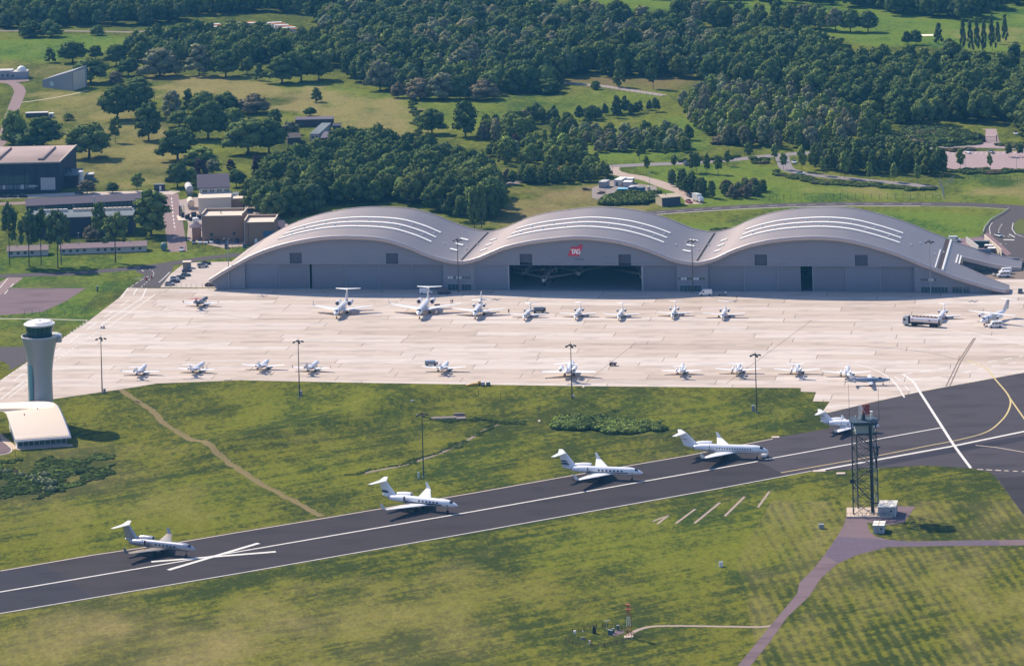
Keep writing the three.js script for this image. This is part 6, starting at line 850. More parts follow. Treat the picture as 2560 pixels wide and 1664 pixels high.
// wedge-shaped building and the domed one, top left
{
  const A = at(181, 227.5), B = at(217, 216), C = at(105, 217.5), o = thing('wedge_building', 'grey wedge-shaped building with one tall cream end wall', 'building', A), a = V(0, 0, 0), b = B.clone().sub(A), c = C.clone().sub(A), d = b.clone().add(c);
  const up2 = (p, y) => [p.x, y, p.z], quad = (p, q, r, s) => buf([...p, ...q, ...r, ...s], null, [0, 1, 2, 0, 2, 3]);
  part('side_wall', quad(up2(c, 0), up2(a, 0), up2(a, 11.8), up2(c, 4.2)), BM.concrete, o); part('end_wall', quad(up2(a, 0), up2(b, 0), up2(b, 12.6), up2(a, 11.8)), BM.concrete, o, 'cream coloured tall end wall'); part('roof', quad(up2(a, 11.9), up2(b, 12.7), up2(d, 5), up2(c, 4.3)), BM.concrete, o); part('back_wall', [quad(up2(b, 0), up2(d, 0), up2(d, 5), up2(b, 12.6)), quad(up2(d, 0), up2(c, 0), up2(c, 4.2), up2(d, 5))], BM.concrete, o);
  const e = b.clone().normalize(), n = V(-e.z, 0, e.x).multiplyScalar(0.15), w = b.length(); if (n.z < 0) n.negate();
  part('door', quad(...[[0.03, 0.2], [0.86, 0.2], [0.86, 11], [0.03, 11.2]].map(([f, y]) => up2(e.clone().multiplyScalar(w * f).add(n), y))), BM.cream, o); const s = c.clone().normalize(), m2 = V(s.z, 0, -s.x).multiplyScalar(0.15); if (m2.z < 0) m2.negate(); part('door', quad(...[[0.62, 1.5], [0.74, 1.5], [0.74, 4], [0.62, 4]].map(([f, y]) => up2(s.clone().multiplyScalar(c.length() * f).add(m2), y))), mat(0.42, 0.55, 0.56, 0.5), o);
  const t = thing('domed_building', 'small grey building with a white dome in the top left corner', 'building', at(24, 198), 0.02); part('wall', blk(10.4, 4.2, 9), BM.concrete, t); part('parapet', blk(10.7, 0.3, 9.3, -0.15, -0.15, 4.2), BM.pale, t); part('dome', new THREE.SphereGeometry(2.9, 24, 12, 0, Math.PI * 2, 0, Math.PI / 2).translate(6.6, 4.6, -4), S.white, t); win(t, [[1, 1.4, 1.4, 1.2]]);
  const u = thing('flat_roofed_building', 'small grey building with a bright flat roof left of the white dome', 'building', at(-14, 198.5), 0.02); part('wall', blk(10.5, 5, 8), BM.concrete, u); part('roof', blk(10.9, 0.3, 8.4, -0.2, -0.2, 5), BM.pale, u); win(u, [[4, 1.6, 1.4, 1.4], [7, 1.6, 1.4, 1.4]]);
}
{ const t = thing('low_shed', 'low pale-roofed shed above the trees at the left', 'building', at(63, 294), 0.03); part('wall', blk(12.3, 2.4, 4), BM.wood, t); part('roof', blk(12.7, 0.2, 5, -0.2, -0.2, 2.4), BM.pale, t); win(t, [[2, 0.8, 1.2, 1], [6, 0.8, 1.2, 1]]); const u = thing('low_shed', 'tiny white-roofed shed right of the low pale-roofed shed', 'building', at(121, 294), 0); part('wall', blk(2.5, 2.2, 3), BM.pale, u); part('roof', blk(2.8, 0.2, 3.3, -0.15, -0.15, 2.2), S.white, u); part('door', blk(0.8, 1.7, 0.06, 0.8, -0.05), BM.wood, u); }
// the group of dark buildings in the meadow
for (const [l, u, v, w, h, d, wm, rm, tr] of [['long dark building with a white roof edge in the meadow', 738, 318, 20.5, 4, 9, BM.wood, BM.slate, -0.02], ['narrow grey flat-roofed block among the dark meadow buildings', 775, 352, 4.8, 3.6, 38, BM.concrete, BM.grey, -0.12], ['grey-roofed block at the right of the dark meadow buildings', 802, 362, 10.5, 3.6, 20, BM.wood, BM.slate, -0.05], ['small dark wooden hut at the left of the meadow buildings', 719, 362, 7, 3.6, 16, BM.wood, BM.wood, 0.1], ['low dark shed at the right edge of the meadow buildings', 832, 328, 4, 3, 8, BM.wood, BM.dark, 0]]) {
  const t = thing('meadow_building', l, 'building', at(u, v), tr); part('wall', blk(w, h, d), wm, t); part('roof', blk(w + 0.5, 0.3, d + 0.5, -0.25, -0.25, h), rm, t); part('fascia', [blk(w + 0.6, 0.25, 0.15, -0.3, -0.4, h + 0.05)], BM.pale, t); win(t, [[1, 1.4, 1.2, 1], [3, 1.4, 1.2, 1]]); }
solo('concrete_yard', sheet(px([[775, 352], [800, 352], [806, 385], [782, 385]]), 0.03), BM.pinkRoof, 'pale strip of yard in front of the dark meadow buildings', 'yard');
// portable cabins, containers and the shed behind the middle bay
const q5 = (x, y) => at(1460 + x / 5.95, 420 + y / 5.95);
function container(label, x, y, w, h, d, m, rm, turn, door) { const t = thing('portable_cabin', label, 'cabin', q5(x, y), turn); part('wall', blk(w, h, d), m, t); part('roof', blk(w + 0.15, 0.15, d + 0.15, -0.07, -0.07, h), rm, t); for (let k = 0; k < 5; k++) part('rib', blk(0.08, h - 0.2, 0.08, 0.3 + k * (w - 0.6) / 4.2, -0.06, 0.1), m, t); if (door) part('door', blk(0.9, 2, 0.06, w * 0.3, -0.05), BM.dark, t); return t; }
container('grey cabin with a pale roof at the left of the container yard', 222, 295, 3.4, 2.9, 6.6, BM.concrete, BM.pale, -0.35); container('white cabin with a dark door, largest in the container yard', 452, 268, 3.4, 3, 9, mat(0.62, 0.58, 0.55, 0.7), S.white, -0.35, true);
container('long brown-grey cabin behind the white cabin', 590, 238, 4.6, 2.6, 4, mat(0.25, 0.2, 0.2, 0.8), S.white, -0.2); container('pale grey cabin between the white cabin and the blue containers', 585, 285, 4, 2.5, 5, BM.pale, S.white, -0.2); container('bright blue container, leftmost of three', 497, 395, 4.7, 2.6, 3.6, BM.blue, mat(0.2, 0.5, 0.66, 0.5), -0.1); container('blue container with a pale cluttered roof, middle of three', 660, 372, 4.0, 2.8, 5.4, BM.blue2, BM.pale, -0.3, true); container('darker blue container, rightmost of three', 860, 385, 3.0, 2.8, 6, BM.blue2, BM.grey, 0.9);
container('small yellowish box at the right end of the blue containers', 942, 330, 1.6, 1.6, 1.6, BM.cream, BM.cream, 0);
{ const [t, L] = fronted('shed', 'plain shed with dark front and beige roof beside the dirt road', 'shed', [1656, 516.5], [1702, 512.5]); part('wall', blk(L, 4.2, 8.5), mat(0.085, 0.085, 0.11, 0.85), t); const [r, g] = pitched(L, 4.2, 8.5, 1.0); part('roof', r[0], BM.beige, t); part('roof', r[1], BM.beige, t); part('gable', g, BM.beige, t); part('side_wall', blk(0.1, 4.1, 8.4, -0.08), BM.beige, t); for (let k = 0; k < 5; k++) part('panel_seam', blk(0.1, 4, 0.06, 1.4 + k * 1.6, -0.05), BM.dark, t); part('vent', cyl(0.2, 0.2, 0.7, 3, 4.9, -3, 6), BM.dark, t); }
for (const [l, x, y, n, m] of [['heap of dark scrap at the left end of the container yard', 40, 330, 9, BM.dark], ['heap of white pipes in front of the blue containers', 440, 440, 12, S.white], ['pile of rusty steel beside the white pipes', 260, 380, 10, BM.wood], ['white beam lying on the grass before the container yard', 210, 475, 1, S.white]]) { const t = thing('scrap_heap', l, 'heap', q5(x, y)); for (let k = 0; k < n; k++) part('piece', n === 1 ? box(2.6, 0.4, 0.4, 0, 0.2, 0) : bar(V(rr(-2.5, 2.5), rr(0.1, 0.4), rr(-3, 3)), V(rr(-2.5, 2.5), rr(0.3, 1.4), rr(-3, 3)), rr(0.08, 0.22), 6), m, t); }
// far car park lodge, gate, walls by the right end of the hangar
{ const t = thing('lodge', 'small lodge with a grey hipped roof among the car park trees', 'building', at(2094, 382), 0.02); part('wall', blk(7, 2.5, 7), BM.pale, t); part('roof', new THREE.ConeGeometry(6, 2.6, 4).rotateY(Math.PI / 4).translate(3.5, 3.7, -3.5), BM.slate, t); part('cupola', blk(1.6, 0.8, 1.6, 0.6, 5, 4), S.white, t); win(t, [[1, 1, 1.2, 1]]); }
{ const a = at(2459, 355), b = at(2494, 355), t = thing('gate', 'dark barred double gate with thick posts at the far car park', 'gate', a), L = b.x - a.x; for (const x of [0, 0.9, L]) part('post', slabBox(0.5, 3.4, 0.5, x, 0, 0), BM.dark, t); part('rail', [box(L, 0.12, 0.1, L / 2, 2.7, 0), box(L, 0.12, 0.1, L / 2, 0.4, 0)], BM.dark, t); for (let k = 1; k < 12; k++) part('bar', box(0.09, 2.5, 0.09, k * L / 12, 1.55, 0), BM.dark, t); }
function wall(label, a, b, h, m, name = 'boundary_wall') { const [t, L] = fronted(name, label, 'wall', a, b); const n = Math.max(2, Math.round(L / 2.4)); for (let k = 0; k < n; k++) part('panel', blk(L / n - 0.04, h, 0.3, k * L / n), m, t); part('coping', blk(L, 0.12, 0.42, 0, -0.06, h), m, t); }
wall('cream wall along the sunken yard by the curved road', [2462, 603], [2505, 641], 2.9, BM.cream); wall('pale fence wall behind the back edge of the hangar roof', [2416, 607], [2447, 630], 2.6, BM.pale);
for (const [l, u, v, w, h, d, m, rm] of [['dark green container with grey roof in the sunken yard', 2436, 618, 6.5, 2.6, 2.6, BM.green, BM.grey], ['brown box with a white end in the sunken yard', 2462, 629, 3.6, 2.6, 2.6, mat(0.2, 0.1, 0.08, 0.8), S.white], ['grey-fronted box, nearest of those in the sunken yard', 2470, 637, 3.4, 2.8, 2.6, mat(0.15, 0.12, 0.13, 0.8), S.white]]) { const t = thing('yard_container', l, 'container', at(u, v), -0.3); part('wall', blk(w, h, d), m, t); part('roof', blk(w + 0.1, 0.2, d + 0.1, -0.05, -0.05, h), rm, t); part('end_panel', blk(0.08, h - 0.1, d - 0.1, -0.06, 0.05), S.white, t); }
{ const pts = [[2459, 584], [2463, 571], [2480, 550], [2505, 537], [2524, 523]].map((p) => at(...p)), t = thing('guard_rail', 'pale guard rail along the inside of the curved road', 'guard rail', V(0, 0, 0)); for (let i = 1; i < pts.length; i++) { const a = pts[i - 1], b = pts[i]; part('rail', bar(a.clone().setY(0.8), b.clone().setY(0.8), 0.16, 6), BM.pale, t); const n = Math.ceil(a.distanceTo(b) / 3); for (let k = 0; k < n; k++) { const c = a.clone().lerp(b, k / n); part('post', slabBox(0.15, 0.9, 0.15, c.x, 0, c.z), BM.grey, t); } } }
for (const [l, u, v, h] of [['thin lamp post at the left of the container yard', 1513, 482, 7], ['thin lamp post at the bend where the dirt road begins', 1532, 442, 7], ['thin lamp post on the grass right of the blue containers', 1625, 480, 9], ['lamp post in the far car park beside the broad young tree', 2414, 424, 6], ['lamp post at the right of the far car park', 2543, 423, 6], ['lamp post in front of the long shed', 195, 612, 5.5]]) { const t = thing('lamp_post', l, 'lamp post', at(u, v)); part('pole', cyl(0.11, 0.07, h, 0, 0, 0, 6), S.galv, t); part('lamp', rbox(0.5, 0.25, 0.35, 0.08, 0.15, h, 0), S.white, t); }
// fences: every post a part, the wire between them a fine mesh of bars
function fence(label, pts, h, gap, m, wire = true) {
  const P = pts.map((p) => at(...p)), t = thing('wire_fence', label, 'fence', V(0, 0, 0)); const wires = [];
  for (let i = 1; i < P.length; i++) { const a = P[i - 1], b = P[i], n = Math.max(1, Math.round(a.distanceTo(b) / gap)); for (let k = 0; k < n; k++) { const c = a.clone().lerp(b, k / n); part('post', cyl(0.07, 0.07, h, c.x, 0, c.z, 5), m, t); } for (let k = 1; k <= 4; k++) wires.push(bar(a.clone().setY(h * k / 4.2), b.clone().setY(h * k / 4.2), 0.012, 3)); }
  const e = P[P.length - 1]; part('post', cyl(0.07, 0.07, h, e.x, 0, e.z, 5), m, t); if (wire) part('wire', wires, m, t).userData.kind = 'stuff';
}
const FP = mat(0.06, 0.07, 0.065, 0.7), FL = mat(0.30, 0.32, 0.33, 0.6);
fence('tall wire fence along the grass behind the right hangar bay', [[1801, 503.5], [1960, 500.5], [2120, 498.5], [2240, 498], [2352, 497.5]], 2.9, 3.5, FP); fence('tall wire fence below the hedge of the far car park', [[2390, 452], [2440, 451.5], [2580, 453]], 2.9, 3.3, FP); fence('double row of pale posts between the two grass fences', [[2350, 458], [2356, 478], [2362, 498]], 3.2, 1.6, FL); fence('pale post fence running back from the corner of the grass fences', [[2358, 470], [2374, 462], [2386, 452]], 3, 1.8, FL);
fence('mesh fence with pale posts at the left tip of the hangar', [[399, 719], [440, 720.5], [490, 721.5], [536, 722.5]], 2.2, 2.4, FL); fence('mesh fence in front of the yard below the brick buildings', [[463, 629], [530, 627], [597, 622.5], [640, 619]], 2.6, 3.2, FP); fence('green wire fence along the left slanting edge of the apron', [[296, 709], [262, 733], [228, 764], [203, 789]], 2.6, 3.0, S.green); fence('low wire fence across the grass left of the apron', [[203, 789], [160, 787.5], [118, 786], [60, 788]], 2.2, 3.5, S.green);
fence('low field fence across the long meadow', [[655, 251], [740, 250], [860, 247], [945, 243], [1000, 243]], 1.3, 7, BM.wood, false); fence('wire fence beside the path at the edge of the central wood', [[1408, 210], [1480, 218], [1560, 230], [1660, 243]], 1.8, 4.5, FP); fence('field fence behind the wedge building', [[70, 185], [110, 186], [150, 187]], 1.6, 4, BM.wood, false);
for (const [l, a, b] of [['white block lying by the grass edge, nearest the third lamp mast', [1456, 968], [1461, 968]], ['white slab at the grass edge near the many-windowed jet', [1932, 1095], [1947, 1092]], ['white slab on the grass below the main taxiway line', [2093, 1185], [2113, 1183]], ['pale slab at the start of the thick taxiway line', [2037, 1180], [2062, 1176]], ['white slab at the apron edge by the second jet of the near row', [560, 949], [578, 949]], ['pale block on the grass before the bramble patch', [1345, 1053], [1351, 1053]]]) { const p = at(...a), q = at(...b); solo('concrete_block', slabBox(p.distanceTo(q), 0.25, 2.2), S.concrete, l, 'slab', null, p.lerp(q, 0.5), 0); }
// rows of white and orange trailers in the far clearing
{
  let k = 0; const proto = {};
  for (const [u, v, n, du, dv] of [[533, 72, 3, 4, 3.2], [608, 72, 3, 12, -2.4], [686, 68, 6, 8.5, 3.2]]) for (let i = 0; i < n; i++) {
    const c = k % 2, p = at(u + du * i, v + dv * i), l = (c ? 'orange-roofed' : 'white-roofed') + ' long trailer, ' + ['first', 'second', 'third', 'fourth', 'fifth', 'sixth'][i] + ' in the ' + (u < 560 ? 'left' : u < 650 ? 'middle' : 'right') + ' row of the far clearing'; k++;
    if (proto[c]) { copy(proto[c], l, p, 0.25); continue; }
    const t = proto[c] = thing('trailer', l, 'trailer', p, 0.25); part('box', blk(9.5, 2.6, 2.6, -4.7, -1.3, 0.6), BM.pale, t); part('roof', blk(9.6, 0.25, 2.8, -4.75, -1.4, 3.2), c ? mat(0.55, 0.2, 0.07, 0.7) : S.white, t); part('chassis', blk(8, 0.6, 2, -4, -1, 0), BM.dark, t);
  }
}
// ---------------------------------------------------------------- trees, bushes, rough growth
const LEAF = { dark: [0.062, 0.092, 0.030], mid: [0.098, 0.132, 0.040], fresh: [0.15, 0.195, 0.05], willow: [0.20, 0.225, 0.115], grey: [0.150, 0.155, 0.088], brown: [0.135, 0.115, 0.07], purple: [0.05, 0.028, 0.036], blue: [0.072, 0.104, 0.046] };
const leafMat = {}; for (const k in LEAF) leafMat[k] = mat(...LEAF[k].map((c) => c * 1.2), 1, 0, { vertexColors: true, side: THREE.DoubleSide, specularIntensity: 0 });
const barkM = mat(0.06, 0.05, 0.042, 1), birchM = mat(0.30, 0.27, 0.25, 1);
// crown of leaf clumps round a set of lobes: [x, y, z, radius]
function crownGeo(lobes, leaves, size) {
  const pos = [], col = [], nor = [], idx = [], a = V(0, 0, 0), b = V(0, 0, 0), n = V(0, 0, 0);
  for (const [x, y, z, r, sq = 1] of lobes) {
    { const g = new THREE.IcosahedronGeometry(r * 0.8, 1), p = g.attributes.position, k = pos.length / 3, t = rr(0.75, 1.05); for (let i = 0; i < p.count; i++) { const f = 0.86 + 0.28 * noise(p.getX(i) * 1.3 + x * 3 + 50, p.getY(i) * 1.3 + p.getZ(i) * 0.9 + z * 3 + 50); pos.push(x + p.getX(i) * f, y + p.getY(i) * f * sq, z + p.getZ(i) * f); const q = g.attributes.normal; nor.push(q.getX(i), q.getY(i), q.getZ(i)); col.push(t, t, t); idx.push(k + i); } }
    const m = Math.round(leaves * r * r);
    for (let i = 0; i < m; i++) {
      const u = rr(-0.75, 1), th = rr(0, 6.283), s = Math.sqrt(1 - u * u); n.set(s * Math.cos(th), u, s * Math.sin(th)); const d = r * rr(0.78, 1.12), cx = x + n.x * d, cy = y + n.y * d * sq, cz = z + n.z * d;
      const ox = n.x * 0.55 + cx * 0.1 + rr(-0.25, 0.25), oy = n.y * 0.55 + (cy - 5) * 0.07 + rr(-0.1, 0.35), oz = n.z * 0.55 + cz * 0.1 + rr(-0.25, 0.25), ol = Math.hypot(ox, oy, oz) || 1; n.x += rr(-0.7, 0.7); n.y += rr(-0.4, 0.8); n.z += rr(-0.7, 0.7); n.normalize(); a.set(rr(-1, 1), rr(-1, 1), rr(-1, 1)).cross(n).normalize(); b.crossVectors(n, a);
      const w = size * rr(0.6, 1.3), h = size * rr(0.5, 1.0), k = pos.length / 3, t = rr(0.62, 1.4), wr = rr(0.92, 1.12);
      for (const [p, q, l] of [[-1, 0, 0], [0, -1, 0.12], [1, 0, 0], [0, 1, 0.12]]) { pos.push(cx + a.x * p * w + b.x * q * h + n.x * l * w, cy + a.y * p * w + b.y * q * h + n.y * l * w, cz + a.z * p * w + b.z * q * h + n.z * l * w); nor.push(ox / ol, oy / ol, oz / ol); col.push(t * wr, t, t * 0.95); }
      if (n.x * ox + n.y * oy + n.z * oz > 0) idx.push(k, k + 1, k + 2, k, k + 2, k + 3); else idx.push(k, k + 2, k + 1, k, k + 3, k + 2);
    }
  }
  const g = new THREE.BufferGeometry(); g.setAttribute('position', new THREE.Float32BufferAttribute(pos, 3)); g.setAttribute('normal', new THREE.Float32BufferAttribute(nor, 3)); g.setAttribute('color', new THREE.Float32BufferAttribute(col, 3)); g.setIndex(idx); return g;
}
function trunkGeo(H, fork, spread, r, lean = 0) {
  const g = []; const top = V(lean, fork, 0); const seg = (a, b, r0, r1) => { const d = b.clone().sub(a), c = new THREE.CylinderGeometry(r1, r0, d.length(), 7); return c.applyQuaternion(new THREE.Quaternion().setFromUnitVectors(V(0, 1, 0), d.clone().normalize())).translate((a.x + b.x) / 2, (a.y + b.y) / 2, (a.z + b.z) / 2); };
  g.push(seg(V(0, -0.2, 0), V(lean * 0.4, fork * 0.5, 0), r, r * 0.8), seg(V(lean * 0.4, fork * 0.5, 0), top, r * 0.8, r * 0.65));
  for (let k = 0; k < 6; k++) { const a = k * 1.05 + rr(-0.3, 0.3), e = V(lean + Math.cos(a) * spread * rr(0.5, 1), fork + (H - fork) * rr(0.35, 0.7), Math.sin(a) * spread * rr(0.5, 1)), m = top.clone().lerp(e, 0.5).add(V(0, (H - fork) * 0.06, 0)); g.push(seg(top, m, r * 0.5, r * 0.32), seg(m, e, r * 0.32, r * 0.14)); }
  g.push(seg(top, V(lean, H * 0.85, 0), r * 0.6, r * 0.15)); return join(g);
}
// every kind is modelled 10 m high and 10 m wide, then scaled to each tree
function lobesIn(n, shape, rlo, rhi) { const L = []; for (let i = 0; i < n; i++) { const [x, y, z] = shape(i, n); L.push([x, y, z, rr(rlo, rhi), rr(0.75, 0.95)]); } return L; }
const ring = (rad, y, jit) => (i, n) => { const a = i * 2.4 + rr(-0.3, 0.3), f = Math.sqrt((i + 0.5) / n); return [Math.cos(a) * rad * f + rr(-jit, jit), y(f) + rr(-jit, jit), Math.sin(a) * rad * f + rr(-jit, jit)]; };
const FORMS = {
  broad: [0, 1, 2].map(() => [crownGeo([...lobesIn(15, ring(3.7, (f) => 8.0 - 3.4 * f * f, 0.4), 1.3, 1.95), ...lobesIn(10, ring(3.9, (f) => 4.0 - 0.9 * f, 0.4), 1.2, 1.7)], 14, 0.42), trunkGeo(9, 2.2, 3.2, 0.32)]),
  round: [0, 1, 2].map(() => [crownGeo([...lobesIn(13, ring(3.3, (f) => 8.3 - 3.6 * f * f, 0.35), 1.3, 1.95), ...lobesIn(10, ring(3.6, (f) => 3.2 + 0.3 * f, 0.5), 1.3, 1.9)], 14, 0.40), trunkGeo(9, 1.5, 2.8, 0.30)]),
  bushy: [0, 1].map(() => [crownGeo([...lobesIn(12, ring(3.4, (f) => 7.6 - 3.8 * f * f, 0.5), 1.3, 1.9), ...lobesIn(9, ring(3.9, (f) => 2.4, 0.6), 1.3, 1.9)], 15, 0.42), trunkGeo(8, 1.2, 2.6, 0.25)]),
  tall: [0, 1].map(() => [crownGeo(lobesIn(18, (i, n) => { const y = 1.8 + 7.6 * (i + 0.5) / n, w = 2.6 * Math.sin(Math.PI * Math.min(0.97, (y - 0.6) / 9.6) ** 0.8) + 0.4; const a = i * 2.4; return [Math.cos(a) * w * rr(0.5, 1), y, Math.sin(a) * w * rr(0.5, 1)]; }, 1.0, 1.7), 16, 0.42), trunkGeo(9.5, 1.6, 1.6, 0.24)]),
  tip: [0, 1].map(() => [crownGeo(lobesIn(16, (i, n) => { const y = 1.2 + 8.2 * (i + 0.5) / n, w = 3.4 * (1 - y / 10.2) + 0.3; const a = i * 2.4; return [Math.cos(a) * w * rr(0.6, 1), y, Math.sin(a) * w * rr(0.6, 1)]; }, 0.8, 1.5), 17, 0.4), trunkGeo(9.5, 1.0, 1.2, 0.2)]),
  pine: [0, 1].map(() => [crownGeo([...lobesIn(10, ring(3.0, (f) => 9.0 - 1.6 * f * f, 0.4), 0.9, 1.4), ...lobesIn(10, (i) => { const a = i * 2.4; return [Math.cos(a) * rr(1.6, 3.4), rr(4.2, 7.4), Math.sin(a) * rr(1.6, 3.4)]; }, 0.7, 1.3)], 15, 0.36), trunkGeo(9.4, 4.5, 2.2, 0.2)]),
  young: [0, 1].map(() => [crownGeo(lobesIn(11, (i, n) => { const y = 3.2 + 6 * (i + 0.5) / n, w = 2.8 * Math.sin(Math.PI * (y - 1.8) / 8.6) + 0.2; const a = i * 2.4; return [Math.cos(a) * w * rr(0.5, 1), y, Math.sin(a) * w * rr(0.5, 1)]; }, 1.1, 1.7), 15, 0.55), trunkGeo(9, 2.6, 1.6, 0.16)]),
};
const treeProto = {};
let treeCount = 0;
function tree(form, leaf, label, p, h, w, group, variant) {
  const F = FORMS[form], v = variant ?? treeCount % F.length, key = form + v; treeCount++;
  let o = treeProto[key];
  if (!o) { o = treeProto[key] = thing('tree', label, 'tree', p, rr(0, 6.28), group); part('trunk', F[v][1], barkM, o); part('crown', F[v][0], leafMat[leaf], o); }
  else { o = copy(o, label, p, rr(0, 6.28)); if (group) o.userData.group = group; else delete o.userData.group; o.children[1].material = leafMat[leaf]; }
  o.scale.set(w / 10, h / 10, w / 10 * rr(0.92, 1.08)); return o;
}
